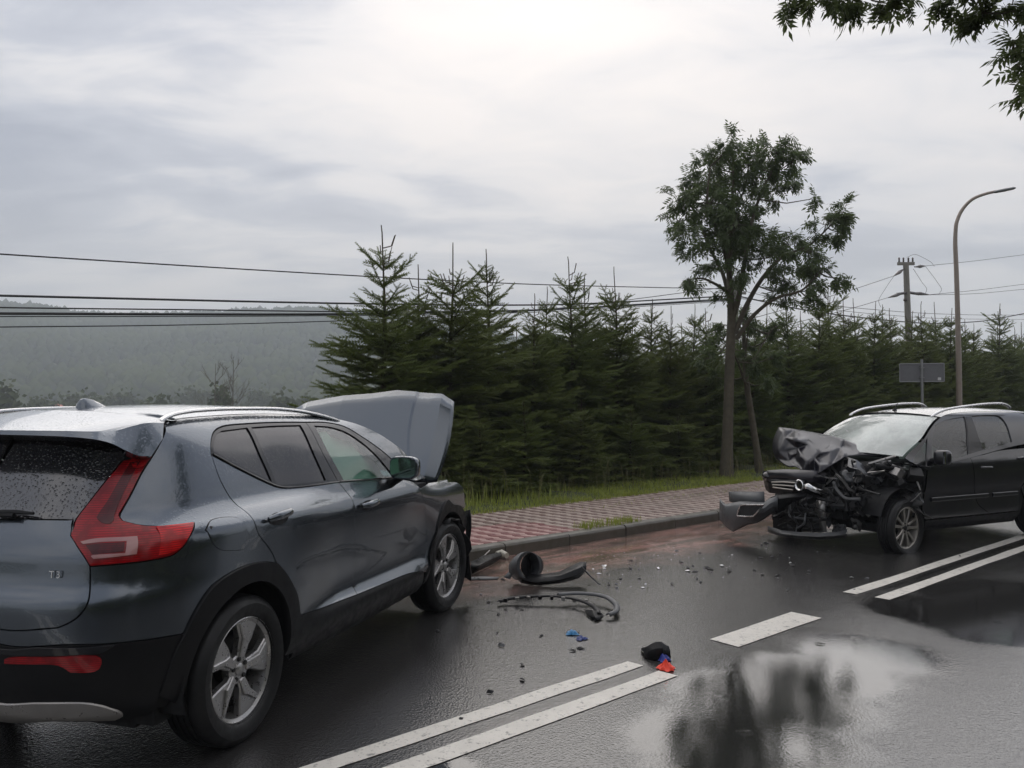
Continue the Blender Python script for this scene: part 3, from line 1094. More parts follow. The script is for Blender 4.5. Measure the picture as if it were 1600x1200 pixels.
    def strip(rws, sgn, base):
        n = len(rws[0])
        for r_ in rws:
            V.extend([(p[0], p[1] * sgn, p[2]) for p in r_])
        for i in range(len(rws) - 1):
            for j in range(n - 1):
                q = (base + i * n + j, base + i * n + j + 1, base + (i + 1) * n + j + 1, base + (i + 1) * n + j)
                Fc.append(q if sgn > 0 else q[::-1])
    # finer columns
    tcol = np.linspace(0, len(seam) - 1, 29)
    def fine(r_):
        return np.stack([pchip(np.arange(len(r_)), r_[:, k])(tcol) for k in range(3)], 1)
    rows = [fine(r_) for r_ in rows]
    strip(rows, 1, 0); strip(rows, -1, len(V))
    sp = mk('rear_spoiler', V, Fc, M_GREY, suv, sharp=24)
    bm = bmesh.new(); bm.from_mesh(sp.data); bmesh.ops.remove_doubles(bm, verts=bm.verts, dist=.0008); bmesh.ops.recalc_face_normals(bm, faces=bm.faces); bm.to_mesh(sp.data); bm.free()
    # roof
    xs = np.concatenate([np.linspace(-.262, 1.62, 34)]); ts = np.linspace(-1, 1, 29)
    V = []; Fc = []
    for x in xs:
        e = ye(x)
        for t in ts:
            xo = x + (.10 * (t ** 2) if x < -.2 else 0) + (.07 * (1 - t * t) if x > 1.6 else 0)
            V.append((xo, t * e, roof_z(x, t * e)))
    n = len(ts)
    for i in range(len(xs) - 1):
        for j in range(n - 1):
            Fc.append((i * n + j, (i + 1) * n + j, (i + 1) * n + j + 1, i * n + j + 1))
    mk('roof', V, Fc, M_GREY, suv)
    # windscreen
    V = []; Fc = []
    xs = np.linspace(1.635, 2.40, 14)
    for x in xs:
        e = ye(x) - .02
        for t in ts:
            V.append((x + .16 * (1 - t * t) * (.45 + .55 * (x - 1.6) / .8), t * e, float(ze(x)) + .03 * (1 - t * t)))
    for i in range(len(xs) - 1):
        for j in range(n - 1):
            Fc.append((i * n + j, (i + 1) * n + j, (i + 1) * n + j + 1, i * n + j + 1))
    mk('windscreen', V, Fc, M_GLASS_FOG, suv)
    # roof rails
    rp = [B.hit(*p, 1, -.625) for p in [(252, 657.5), (262, 651), (280, 644.5), (320, 639), (375, 636.5), (430, 636.5), (470, 640), (500, 647), (524, 656)]]
    rp = [np.array(p) for p in rp]
    rp2 = np.stack([pchip(np.arange(len(rp)), np.array(rp)[:, k])(np.linspace(0, len(rp) - 1, 40)) for k in range(3)], 1)
    rp2[:, 1] = [-(ye(p[0]) + .012) for p in rp2]
    rp2[:, 2] -= .008
    for sg in (1, -1):
        MB().tube(rp2 * [1, sg, 1], [.006] + [.016] * 38 + [.006], 10, flat=.7).build('roof_rail', M_SATIN, suv)
    # shark fin
    fp = B.hit(148, 650, 1, -.02)
    V = []; prof = [(-.085, 0), (-.075, .030), (-.055, .047), (-.01, .043), (.05, .022), (.10, 0)]
    zb = roof_z(fp[0], 0) - .006
    m = MB()
    rings = []
    for k, (dx, dz) in enumerate(prof):
        pass
    outl = [(-.095, 0), (-.088, .028), (-.072, .046), (-.045, .052), (.0, .044), (.05, .026), (.11, 0)]
    b0 = 0
    for y, s_ in ((-.028, 0), (-.016, .75), (-.006, 1.0), (.006, 1.0), (.016, .75), (.028, 0)):
        m.v += [(fp[0] + x * (.85 + .15 * s_), y, zb + z * s_) for x, z in outl]
    nn = len(outl)
    for i in range(5):
        for j in range(nn - 1):
            m.f.append((i * nn + j, i * nn + j + 1, (i + 1) * nn + j + 1, (i + 1) * nn + j))
    m.build('aerial_fin', M_GREY, suv)

    # rear bumper lower part, reflector, skid plate
    low = B.path([('c', -.515, .40), (276, 1010), (288, 990)], bump_mid[::-1], [('r', 0, .715), ('r', 0, .31)], [('r', 0, .31), ('r', .5, .31), ('c', -.50, .30)], [('c', -.50, .30), ('c', -.515, .40)])
    bmp = B.panel('rear_bumper', low, M_PLASTIC, off=.004, grid=.05, join=True)
    refl = B.path([(9, 1029), (17, 1026.5), (80, 1025.5), (150, 1024), (159, 1030), (156, 1043), (147, 1048.5), (111, 1049.5)], [(111, 1049.5), (98, 1041), (85, 1037.5), (9, 1036)], [(9, 1036), (9, 1029)], step=.02)
    a_, b_ = B.panel('reflector', refl, M_RED, parent=bmp, off=.008, gap=0, lip=.01, grid=.03)
    ledge = B.path([('r', 0, .705), (5, 1013), (60, 1011)], [(60, 1011), (150, 1010), (180, 1007)], [(180, 1007), (160, 1019), (120, 1022)], [(120, 1022), (10, 1021), ('r', 0, .672)], [('r', 0, .672), ('r', 0, .705)])
    B.panel('bumper_trim', ledge, M_GLOSSBLK, parent=bmp, off=.009, gap=0, lip=.01, grid=.04, join=True)
    sk = B.path([('r', 0, .455), (0, 1097), (60, 1096.5), (130, 1096.5), (160, 1101), (185, 1109)], [(185, 1109), (192, 1115), (180, 1121)], [(180, 1121), (100, 1122), (0, 1122), ('r', 0, .375)], [('r', 0, .375), ('r', 0, .455)], step=.025)
    B.panel('skid_plate', sk, M_SKID, parent=bmp, off=.014, gap=0, lip=.03, grid=.03, bulge=.010, join=True)
    # fuel flap: a raised outline groove
    fl = B.path([(322.5, 828), (330, 814), (372, 810.5), (380, 818), (390, 846), (384, 855.5), (346, 858.5), (334.5, 851), (322.5, 828)], step=.015)
    B.panel('fuel_flap_groove', shrink(fl, -.003), M_SEAM, off=.0007, gap=0, lip=0, grid=.03, both=False)
    B.panel('fuel_flap', fl, M_GREY, off=.0022, gap=.0, lip=.002, grid=.03, both=False)
    # door handles, each over a flat black oval painted as recess shade
    for (cx, cyy, L, dr) in ((435, 807, .085, 0), (575.5, 786.5, .085, 1)):
        q = B.px(cx, cyy)
        d = (rdoor, fdoor)[dr]
        rec = circle_poly(q[0], q[1] - .012, .085, .032, 30)
        base = lambda u, z, o: B.P(u, z)[0] + B.N(np.array([u]), np.array([z]))[0] * o
        uu = np.linspace(q[0] - L * 1.25, q[0] + L * 1.25, 15)
        pts = [base(u, q[1] - .004 * ((u - q[0]) / L), .012 + .026 * max(0, 1 - ((u - q[0]) / (L * 1.2)) ** 4)) for u in uu]
        rs = [.012 + .007 * max(0, 1 - ((u - q[0]) / (L * 1.3)) ** 2) for u in uu]
        for sg, dd in ((1, d[0]), (-1, d[1])):
            MB().tube(np.array(pts) * [1, sg, 1], rs, 12, flat=1.15).build('door_handle', M_GREY, dd)
            rv = B.P(rec[:, 0], rec[:, 1]) + B.N(rec[:, 0], rec[:, 1]) * .0015
            mk('handle_shade', rv * [1, sg, 1], [tuple(range(len(rv)))], M_SEAM, dd, smooth=False)
    # wiper
    wp = [B.P(*B.px(x, y))[0] + [-.03, 0, .0] for x, y in [(0, 799), (35, 799), (62, 801)]]
    MB().tube(wp, [.012, .011, .006], 6).tube([wp[0] + [-.012, .012, -.012], wp[1] + [-.012, 0, -.012]], .01, 6).build('rear_wiper', M_PLASTIC, suv)
    # type badge
    bp = B.px(79, 902); P0 = B.P(*bp)[0]
    cu = bpy.data.curves.new('badge', 'FONT'); cu.body = 'T3'; cu.size = .042; cu.extrude = .0025; cu.space_character = 1.25
    cu.materials.append(M_CHROME)
    tmp = bpy.data.objects.new('badge', cu); link(tmp)
    bo = bpy.data.objects.new('badge', bpy.data.meshes.new_from_object(tmp.evaluated_get(bpy.context.evaluated_depsgraph_get())))
    bpy.data.objects.remove(tmp); link(bo, suv)
    nb = B.N(np.array([bp[0]]), np.array([bp[1]]))[0]
    nb[2] = 0; nb /= np.linalg.norm(nb)
    tx = np.cross((0, 0, 1), nb)
    Mx = Matrix(((tx[0], 0, nb[0], P0[0] + nb[0] * .010), (tx[1], 0, nb[1], P0[1] + nb[1] * .010), (tx[2], 1, nb[2], P0[2]), (0, 0, 0, 1)))
    bo.matrix_local = Mx
    # door mirrors
    mp = B.hit(630, 731, 1, -1.0)
    for sg in (1, -1):
        m = MB(); c0 = mp * [1, sg, 1]
        nU, nV = 18, 12
        for i in range(nV + 1):
            v_ = -math.pi / 2 + math.pi * i / nV
            for j in range(nU):
                u_ = 2 * math.pi * j / nU
                f = lambda a, e: math.copysign(abs(a) ** e, a)
                x = f(math.cos(v_), .5) * f(math.cos(u_), .55); y = f(math.cos(v_), .5) * f(math.sin(u_), .55); z = f(math.sin(v_), .55)
                x = max(x, -.55)
                m.v.append((c0[0] + .035 + x * .075, c0[1] + y * .105 * (1 - .15 * max(x, 0)), c0[2] + z * .078 * (1 - .25 * max(x, 0))))
        for i in range(nV):
            for j in range(nU):
                m.f.append((i * nU + j, i * nU + (j + 1) % nU, (i + 1) * nU + (j + 1) % nU, (i + 1) * nU + j))
        mo = m.build('door_mirror', M_GREY, suv, sharp=40)
        g = MB(); k = 20
        g.v = [(c0[0] - .009, c0[1] + .092 * math.copysign(abs(math.cos(q)) ** .6, math.cos(q)), c0[2] + .066 * math.copysign(abs(math.sin(q)) ** .6, math.sin(q))) for q in np.linspace(0, 2 * math.pi, k, endpoint=False)]
        g.f = [tuple(range(k))]
        g.build('mirror_glass', M_MIRROR, mo)
        MB().tube([(c0[0] + .03, c0[1] + sg * .03, c0[2] - .06), (c0[0] + .05, c0[1] + sg * .09, c0[2] - .10), (c0[0] + .06, sg * -.86, c0[2] - .12)], [.03, .025, .04], 10).build('mirror_arm', M_PLASTIC, mo)
    # raised bonnet, buckled
    p0 = B.hit(674, 757, 1, -.76); p1 = B.hit(705, 620, 1, -.79)
    k = (p1[2] - p0[2]) / (p1[0] - p0[0])
    nrm = np.array([-k, 0, 1.]); nrm /= np.linalg.norm(nrm)
    def hp(px_, py_):
        c = B.loc(CAMP); r = ray(px_, py_); r = np.array([r @ B.h, r @ B.l, r[2]])
        return c + r * (((p0 - c) @ nrm) / (r @ nrm))
    # columns right to left: (top pixel, mid, bottom), height off the plane
    edge = [hp(705.5, 622), hp(697, 690), hp(675, 757)]
    e2 = [hp(692, 617), hp(678, 690), hp(661, 757)]
    c1 = [hp(655, 613), hp(640, 688), hp(650, 757)]
    pk = [hp(621, 610.5), c1[1] + [0, .22, 0], c1[2] + [0, .2, 0]]
    cc = [hp(560, 617), None, None]
    cols = []
    def col(top, midp, bot, o0, o1, o2):
        A, Bm, C = np.array(top), np.array(midp), np.array(bot)
        t = np.linspace(0, 1, 9)[:, None]
        # quadratic through the three
        q = 2 * (t - .5) * (t - 1) * A + -4 * t * (t - 1) * Bm + 2 * t * (t - .5) * C
        of = (2 * (t - .5) * (t - 1) * o0 - 4 * t * (t - 1) * o1 + 2 * t * (t - .5) * o2)
        return q - nrm * 0 + np.outer(of.ravel(), nrm) * 1
    back = -nrm
    cols.append(col(edge[0] , edge[1], edge[2], -.07, -.07, -.06))
    cols.append(col(edge[0] * .8 + e2[0] * .2, edge[1] * .8 + e2[1] * .2, edge[2] * .8 + e2[2] * .2, -.045, -.045, -.04))
    cols.append(col(*e2, .022, .022, .018))
    cols.append(col(*[.5 * (a + b) for a, b in zip(e2, c1)], .008, .008, .006))
    cols.append(col(*c1, 0, .0, 0))
    cols.append(col(c1[0] * .9 + pk[0] * .1, c1[1] * .9 + pk[1] * .1, c1[2] * .9 + pk[2] * .1, .010, .010, .008))
    cols.append(col(*pk, .012, .012, .010))
    mids = []
    for yy, dz, o in ((-.05, .025, .014), (.22, .0, .03), (.42, -.02, .012), (.60, -.045, .0), (.74, -.09, -.03)):
        tp = np.array([p1[0] + .02, yy, p1[2] + dz]); bt = np.array([p0[0] - .05, yy, p0[2]])
        cols.append(col(tp, .5 * (tp + bt), bt, o, o, .01))
    V = np.vstack(cols); n = 9; Fc = []
    for i in range(len(cols) - 1):
        for j in range(n - 1):
            Fc.append((i * n + j, i * n + j + 1, (i + 1) * n + j + 1, (i + 1) * n + j))
    hood = mk('bonnet', V, Fc, M_GREY, suv, sharp=7)
    md = hood.modifiers.new('thickness', 'SOLIDIFY'); md.thickness = .011; md.offset = -1
    bm = bmesh.new(); bm.from_mesh(hood.data); bmesh.ops.recalc_face_normals(bm, faces=bm.faces)
    fn = sum((f.normal for f in bm.faces), Vector())
    if fn.x > 0:
        bmesh.ops.reverse_faces(bm, faces=bm.faces)
    bm.to_mesh(hood.data); bm.free()
    # engine bay and torn front end
    m = MB()
    m.box((2.62, 0, .72), (.75, 1.5, .5), taper=.85).box((2.95, 0, .62), (.3, 1.3, .55)).box((2.45, 0, .99), (.4, 1.45, .06))
    m.build('engine_bay', M_SEAM, suv)
    rnd = random.Random(4)
    for i in range(14):
        x, y = rnd.uniform(2.7, 3.2), rnd.uniform(-.75, .75)
        MB().box((x, y, rnd.uniform(.45, .93)), (rnd.uniform(.08, .25), rnd.uniform(.08, .3), rnd.uniform(.06, .22)), Matrix.Rotation(rnd.uniform(-.6, .6), 3, 'Z') @ Matrix.Rotation(rnd.uniform(-.5, .5), 3, 'Y')).build('engine_part', rnd.choice([M_DARK, M_PLASTIC, M_STEEL]), suv, smooth=False)
    for sg in (1, -1):
        m = MB()
        prof = [(3.02, -.76, .80), (3.12, -.70, .80), (3.20, -.52, .82), (3.20, -.50, .97), (3.10, -.70, 1.0), (2.92, -.80, 1.02), (2.90, -.82, .95)]
        m.v = [(x, y * sg, z) for x, y, z in prof] + [(x - .1, y * sg * .93, z - .02) for x, y, z in prof]
        m.f = [tuple(range(7)), tuple(range(13, 6, -1))] + [(i, (i + 1) % 7, 7 + (i + 1) % 7, 7 + i) for i in range(7)]
        m.build('headlight', M_HEADLAMP, suv, smooth=False)
    # torn wheel-arch liner hanging in front of the wheel
    def sheet(name, rows, mat, thick=.006, parent=suv):
        n = len(rows[0]); V = np.vstack(rows); Fc = []
        for i in range(len(rows) - 1):
            for j in range(n - 1):
                Fc.append((i * n + j, i * n + j + 1, (i + 1) * n + j + 1, (i + 1) * n + j))
        o = mk(name, V, Fc, mat, parent, sharp=30)
        md = o.modifiers.new('thickness', 'SOLIDIFY'); md.thickness = thick
        return o
    ang = np.linspace(.15, 1.75, 12)
    rnd2 = random.Random(8)
    rows = []
    for w_ in (-.93, -.85, -.75, -.62):
        rows.append(np.array([(2.702 + (.41 + rnd2.uniform(-.02, .03)) * math.cos(q), w_ + rnd2.uniform(-.02, .02), .30 + (.42 + rnd2.uniform(-.02, .02)) * math.sin(q)) for q in ang]))
    sheet('wheel_arch_liner', rows, M_PLASTIC)
    fl_ = []
    for t in np.linspace(0, 1, 9):
        a_ = B.hit(722 + 6 * math.sin(t * 5), 800 + 100 * t, 0, 3.12); b_ = B.hit(735 + 2 * math.sin(t * 8), 796 + 112 * t, 0, 3.16)
        fl_.append(np.array([a_, .5 * (a_ + b_) + [.03, 0, 0], b_]))
    sheet('torn_bumper_edge', fl_, M_PLASTIC, .01)
    # wheel housings and sealing shell
    for x0 in (0.0, 2.702):
        for sg in (1, -1):
            MB().lathe([(.42, .55), (.42, .88)], 24, a0=-.25, a1=math.pi + .25, c=(x0, -0 if sg < 0 else 0, .38)).lathe([(.0, .55), (.42, .55)], 24, a0=-.25, a1=math.pi + .25, c=(x0, 0, .38)).build('wheel_housing', M_SEAM, suv).scale = (1, sg, 1)
    hole = [circle_poly(0, .38, .415), circle_poly(-2.702, .38, .415)]
    shell = B.path([('c', 3.05, .30), ('c', 3.1, .95)], [('c', 3.1, .95), ('c', 2.4, 1.0), ('c', .9, 1.0), ('c', -.3, 1.02), ('r', 0, 1.02)], [('r', 0, 1.02), ('r', 0, .33)], [('r', 0, .33), ('c', -.3, .30), ('c', 3.05, .30)])
    B.panel('inner_shell', shell, M_SEAM, off=-.018, gap=0, lip=0, grid=.08, holes=hole, join=True)
    ups = B.path(rear_frame[::-1], [(330, 710), (345, 752), (363, 782), (381, 797)], [(381, 797), ('c', -.5, 1.0), ('r', .6, 1.0)], [('r', .6, 1.0), ('r', .55, 1.5)], [('r', .55, 1.5), rz(-.2)], [rz(-.2), rz(.2), rz(.62)], [rz(.62), (478, 659.5)])
    B.panel('pillar_shell', ups, M_SEAM, off=-.016, gap=0, lip=0, grid=.08, join=True)
    MB().box((1.25, 0, .26), (3.4, 1.3, .1)).build('underbody', M_SEAM, suv)
    # wheels
    for x0, sg, rt in ((0, -1, .22), (0, 1, .5), (2.702, -1, -.30), (2.702, 1, .9)):
        wheel(suv, (x0, sg * .80, .356), sg, .358, .235, .252, spokes_five, WM, rot=rt, steer=(0.0 if x0 == 0 else -.06))
    return B


SUV = build_suv()
# ================================================================== the black crossover hatchback, front end crushed
SA = math.radians(63)
hatch = empty('hatchback', (6.19, 11.11, 0), math.atan2(-math.cos(SA), -math.sin(SA)), 'black hatchback with crushed front end, crumpled bonnet and hanging bumper', 'car')


def crumple_sheet(name, pts, outline, mat, parent, thick=.012, extra=None, sharp=25, tris=None):
    """facets over points given as (pixel x, pixel y, 3-D); triangulated by their place in the outline"""
    P2 = [Vector((p[0], p[1])) for p in pts]
    n = len(outline)
    ed = [(outline[i], outline[(i + 1) % n]) for i in range(n)]
    vo, _, fo, ov, *_ = delaunay_2d_cdt(P2, ed, [], 0, 1e-6)
    poly = np.array([(pts[i][0], pts[i][1]) for i in outline])
    V3 = []
    for k, v in enumerate(vo):
        V3.append(pts[ov[k][0]][2])
    fo = [tuple(f) for f in fo if inside(poly, np.array([[sum(vo[i].x for i in f) / 3, sum(vo[i].y for i in f) / 3]]))[0]]
    o = mk(name, V3, fo, mat, parent, sharp=sharp)
    bm = bmesh.new(); bm.from_mesh(o.data); bmesh.ops.recalc_face_normals(bm, faces=bm.faces)
    bm.to_mesh(o.data); bm.free()
    o.data.polygons.foreach_set('use_smooth', np.ones(len(o.data.polygons), bool))
    o.data.set_sharp_from_angle(angle=math.radians(sharp))
    if extra:
        me = o.data
        bm = bmesh.new(); bm.from_mesh(me)
        cr = [.0 if len(e.link_faces) < 2 else (extra if e.calc_face_angle(0) > math.radians(20) else 0) for e in bm.edges]
        bm.free()
        at = me.attributes.new('crease_edge', 'FLOAT', 'EDGE'); at.data.foreach_set('value', cr)
        sd = o.modifiers.new('smooth', 'SUBSURF'); sd.levels = sd.render_levels = 2
        me.polygons.foreach_set('use_smooth', np.ones(len(me.polygons), bool))
        me.set_sharp_from_angle(angle=math.radians(180))
    if thick:
        md = o.modifiers.new('thickness', 'SOLIDIFY'); md.thickness = thick; md.offset = 0
    return o


def grid_sheet(name, rows, mat, parent, thick=.008, sharp=30):
    n = len(rows[0]); V = np.vstack([np.asarray(r) for r in rows]); Fc = []
    for i in range(len(rows) - 1):
        for j in range(n - 1):
            Fc.append((i * n + j, i * n + j + 1, (i + 1) * n + j + 1, (i + 1) * n + j))
    o = mk(name, V, Fc, mat, parent, sharp=sharp)
    if thick:
        md = o.modifiers.new('thickness', 'SOLIDIFY'); md.thickness = thick; md.offset = 0
    return o


def build_hatch():
    sec = [(.10, .66), (.2, .74), (.28, .81), (.40, .845), (.50, .845), (.60, .850), (.72, .868), (.84, .876), (.93, .872), (1.0, .850), (1.05, .828), (1.3, .73), (1.42, .665), (1.49, .615), (1.53, .56), (1.57, .47), (1.7, .3)]
    secf = [(.10, .66), (.2, .74), (.28, .81), (.40, .84), (.60, .855), (.75, .872), (.85, .87), (.93, .85), (.98, .81), (1.05, .72), (1.3, .6), (1.7, .3)]
    rr = [(.10, -.4), (.2, -.52), (.3, -.68), (.45, -.75), (.6, -.765), (.7, -.755), (.9, -.74), (1.05, -.72), (1.3, -.60), (1.5, -.47), (1.7, -.3)]
    tap = lambda x: 1 - .05 * np.clip((x - 2.2) / 1.1, 0, 1.5) ** 2
    B = Body(hatch, (6.19, 11.11), (-math.sin(SA), -math.cos(SA)), 1, [(-.8, sec), (0, sec), (2.0, sec), (2.5, secf), (3.3, secf)], rr, .2, 3.4, tap)
    B.prep(-3.2, 1.5)
    ze = pchip([-.75, -.4, 0, .6, 1.0, 1.4, 1.6, 1.8, 2.1, 2.4], [1.44, 1.505, 1.53, 1.545, 1.54, 1.515, 1.475, 1.395, 1.215, 1.02])
    rz = lambda x: ('c', x, float(ze(x)))
    ye = lambda x: float(B.w(np.array([x]), np.array([float(ze(x))]))[0])
    sx = lambda px, py, x: B.hit(px, py, 0, x)
    # ---- side: frame above the belt with window openings
    belt = [('c', 2.36, .995), (1449, 735), (1480, 726), (1539, 709.5), (1600, 694.5), ('c', -.25, 1.135)]
    beltb = belt[::-1]
    g_tri = B.path([(1449, 683), (1448, 730)], [(1448, 730), (1426, 726)], [(1426, 726), (1438, 702), (1449, 683)], step=.02)
    g_f = B.path([(1461, 664), (1480, 656), (1507, 650.5)], [(1507, 650.5), (1512, 680), (1514, 710)], [(1514, 710), (1480, 722), (1456, 729)], [(1456, 729), (1457, 690), (1461, 664)], step=.02)
    g_r = B.path([(1518, 650), (1549, 648.5), (1563, 651), (1572, 661), (1579, 680), (1582, 690.5)], [(1582, 690.5), (1560, 697), (1537, 703.5)], [(1537, 703.5), (1528, 680), (1518, 650)], step=.02)
    frame = B.path(belt, [('c', -.25, 1.135), ('c', -.42, 1.32), ('c', -.46, 1.46), rz(-.42)], [rz(x) for x in (-.42, -.2, 0, .3, .6, 1.0, 1.3, 1.5, 1.7, 1.9, 2.1, 2.3, 2.38)], [rz(2.38), ('c', 2.36, .995)])
    B.panel('window_frame', frame, M_NAVY, grid=.06, holes=[g_tri, g_f, g_r])
    for g, nm in ((g_tri, 'quarter_window'), (g_f, 'window_pane'), (g_r, 'window_pane')):
        B.panel(nm, g, M_GLASS_CAR2, off=-.012, gap=-.003, lip=0, grid=.06)
    bp_ = B.path([(1508, 651), (1517.5, 651)], [(1517.5, 651), (1528, 680), (1537, 703)], [(1537, 703), (1514, 710)], [(1514, 710), (1512, 680), (1508, 651)], step=.02)
    B.panel('centre_pillar', bp_, M_GLOSSBLK, off=.002, gap=.002, grid=.05)
    # ---- doors, quarter, sill
    D1 = [(1449, 735), (1446, 765), (1441, 800), ('c', 2.16, .34)]
    D2 = [(1516, 715), (1523, 750), (1527, 785), ('c', 1.02, .34)]
    D3 = [('c', .12, 1.10), ('c', .20, .85), ('c', .42, .62), ('c', .46, .34)]
    fd = B.path(D1, [('c', 2.16, .34), ('c', 1.02, .34)], D2[::-1], [(1516, 715), (1480, 726), (1449, 735)])
    dF = B.panel('front_door', fd, M_NAVY, grid=.05)
    rd = B.path(D2, [('c', 1.02, .34), ('c', .46, .34)], D3[::-1], [('c', .12, 1.10), (1560, 704), (1539, 709.5), (1516, 715)])
    dR = B.panel('rear_door', rd, M_NAVY, grid=.05)
    a = np.linspace(.25, math.pi - .02, 24)
    arch = [('c', .355 * math.cos(q), .33 + .365 * math.sin(q)) for q in a]
    q = B.path(D3[:3], [('c', .42, .62), arch[1]], arch[1:], [arch[-1], ('c', -.40, .34), ('r', .6, .33), ('r', 0, .33)], [('r', 0, .33), ('r', 0, .95)], [('r', 0, .95), ('r', .55, .97), ('c', -.52, 1.0), ('c', -.25, 1.135)], [('c', -.25, 1.135), ('c', .12, 1.10)])
    B.panel('quarter_panel', q, M_NAVY, grid=.06)
    tg = B.path([('r', 0, .955), ('r', .55, .975), ('c', -.52, 1.005), ('c', -.255, 1.14)], [('c', -.255, 1.14), ('c', -.42, 1.32), ('c', -.46, 1.46)], [('c', -.46, 1.46), ('r', .3, 1.47), ('r', 0, 1.47)], [('r', 0, 1.47), ('r', 0, .955)])
    B.panel('rear_window', tg, M_PRIVACY, grid=.07, join=True)
    sl = B.path([('c', 2.16, .335), ('c', .46, .335)], [('c', .46, .335), ('c', .42, .20)], [('c', .42, .20), ('c', 2.1, .20)], [('c', 2.1, .20), ('c', 2.16, .335)])
    B.panel('sill_cladding', sl, M_PLASTIC, off=.008, grid=.07)
    # side rubbing strip
    for sg in (1, -1):
        for x0, x1 in ((1.06, 2.08), (.50, .98)):
            uu = np.linspace(-x1, -x0, 12)
            zz = .56 + .05 * (1.6 - -uu) * 0 + np.linspace(.0, .0, 12)
            p3 = B.P(uu, zz) + B.N(uu, zz) * .008
            MB().tube(p3 * [1, sg, 1], .018, 8, flat=1.4).build('side_moulding', M_NAVY, dF[0 if sg > 0 else 1] if x0 > 1 else dR[0 if sg > 0 else 1])
    # door handles
    for (px_, py_, dd) in ((1541, 730, dF), (1598, 716, dR)):
        qv = B.px(px_, py_)
        uu = np.linspace(qv[0] - .1, qv[0] + .1, 9)
        pts = B.P(uu, np.full(9, qv[1])) + B.N(uu, np.full(9, qv[1])) * np.array([.0, .02, .03, .034, .034, .034, .03, .02, 0])[:, None]
        for k, sg in ((0, 1), (1, -1)):
            MB().tube(pts * [1, sg, 1], .013, 8).build('door_handle', M_NAVY, dd[k])
    # ---- roof, rails, aerial, windscreen
    ts = np.linspace(-1, 1, 25); n = len(ts)
    def loft(name, xs, fn, mat, par=hatch):
        V = [fn(x, t) for x in xs for t in ts]; Fc = []
        for i in range(len(xs) - 1):
            for j in range(n - 1):
                Fc.append((i * n + j, (i + 1) * n + j, (i + 1) * n + j + 1, i * n + j + 1))
        return mk(name, V, Fc, mat, par)
    roof_z = lambda x, t: float(ze(x)) + .05 * (1 - abs(t) ** 2.4)
    loft('roof', np.linspace(-.46, 1.57, 30), lambda x, t: (x + (.10 * (1 - t * t) if x > 1.55 else (-.08 * (1 - t * t) if x < -.45 else 0)), t * ye(x), roof_z(x, t)), M_NAVY)
    loft('windscreen', np.linspace(1.585, 2.36, 14), lambda x, t: (x + .17 * (1 - t * t) * (.55 + .45 * (x - 1.58) / .78), t * (ye(x) - .035), float(ze(x)) + .035 * (1 - t * t)), M_GLASS_FOG)
    rl = [sx(*p) if len(p) == 3 else B.hit(*p[:2], 1, .59) for p in [(1455, 651.5), (1463, 646), (1478, 640), (1515, 634), (1545, 631), (1562, 630.5), (1573, 633), (1579, 638)]]
    rl = np.array(rl); rl = np.stack([pchip(np.arange(len(rl)), rl[:, k])(np.linspace(0, len(rl) - 1, 40)) for k in range(3)], 1)
    for sg in (1, -1):
        MB().tube(rl * [1, sg, 1], [.010] + [.017] * 38 + [.010], 10, flat=.9).build('roof_rail', M_SATIN, hatch)
    ap = sx(1398, 652, 1.45)
    zt = roof_z(1.45, 0)
    MB().tube([(1.45, ap[1], zt - .01), (1.44, ap[1], zt + .02)], [.03, .018], 12).tube([(1.44, ap[1], zt + .015), (1.40, ap[1], zt + .085)], [.007, .005], 8).build('aerial', M_PLASTIC, hatch)
    # mirrors
    mc = B.hit(1473, 715, 1, .985)
    for sg in (1, -1):
        m = MB(); c0 = mc * [1, sg, 1]; nU, nV = 16, 10
        f = lambda a_, e: math.copysign(abs(a_) ** e, a_)
        for i in range(nV + 1):
            v_ = -math.pi / 2 + math.pi * i / nV
            for j in range(nU):
                u_ = 2 * math.pi * j / nU
                m.v.append((c0[0] + f(math.cos(v_), .5) * f(math.cos(u_), .6) * .06, c0[1] + f(math.cos(v_), .5) * f(math.sin(u_), .6) * .095, c0[2] + f(math.sin(v_), .6) * .085))
        for i in range(nV):
            for j in range(nU):
                m.f.append((i * nU + j, i * nU + (j + 1) % nU, (i + 1) * nU + (j + 1) % nU, (i + 1) * nU + j))
        mo = m.build('door_mirror', M_NAVY, hatch, sharp=40)
        MB().tube([(c0[0], c0[1] - sg * .05, c0[2] - .03), (c0[0] - .02, sg * .80, c0[2] - .06)], [.03, .045], 8).build('mirror_arm', M_PLASTIC, mo)
        MB().box((c0[0] + .057, c0[1] + sg * .062, c0[2]), (.012, .035, .135), Matrix.Rotation(-sg * .45, 3, 'Z')).build('mirror_bright_strip', M_CHROME, mo)  # bright strip along the outer front of the housing
    # wipers
    for y0 in (.5, -.15):
        MB().tube([(2.42, y0, 1.03), (2.30, y0 - .25, 1.10), (2.22, y0 - .5, 1.15)], [.012, .009, .007], 6).build('wiper', M_PLASTIC, hatch)
    # ---- cabin
    MB().box((.9, 0, .5), (2.7, 1.35, .5)).build('cabin_tub', M_SEAM, hatch)
    MB().box((2.05, 0, .84), (.45, 1.35, .28), taper=.9).build('dashboard', M_FABRIC, hatch)
    for x0, sy in ((1.05, -.36), (1.05, .36), (.1, -.36), (.1, .36)):
        m = MB()
        m.tube([(x0 + .1, sy, .55), (x0, sy, .85), (x0 - .12, sy, 1.1)], [.24, .23, .17], 12, flat=.45, up=(1, 0, .2))
        m.tube([(x0 - .12, sy, 1.12), (x0 - .15, sy, 1.27)], [.12, .1], 10, flat=.5, up=(1, 0, .2))
        m.build('seat', M_FABRIC, hatch)
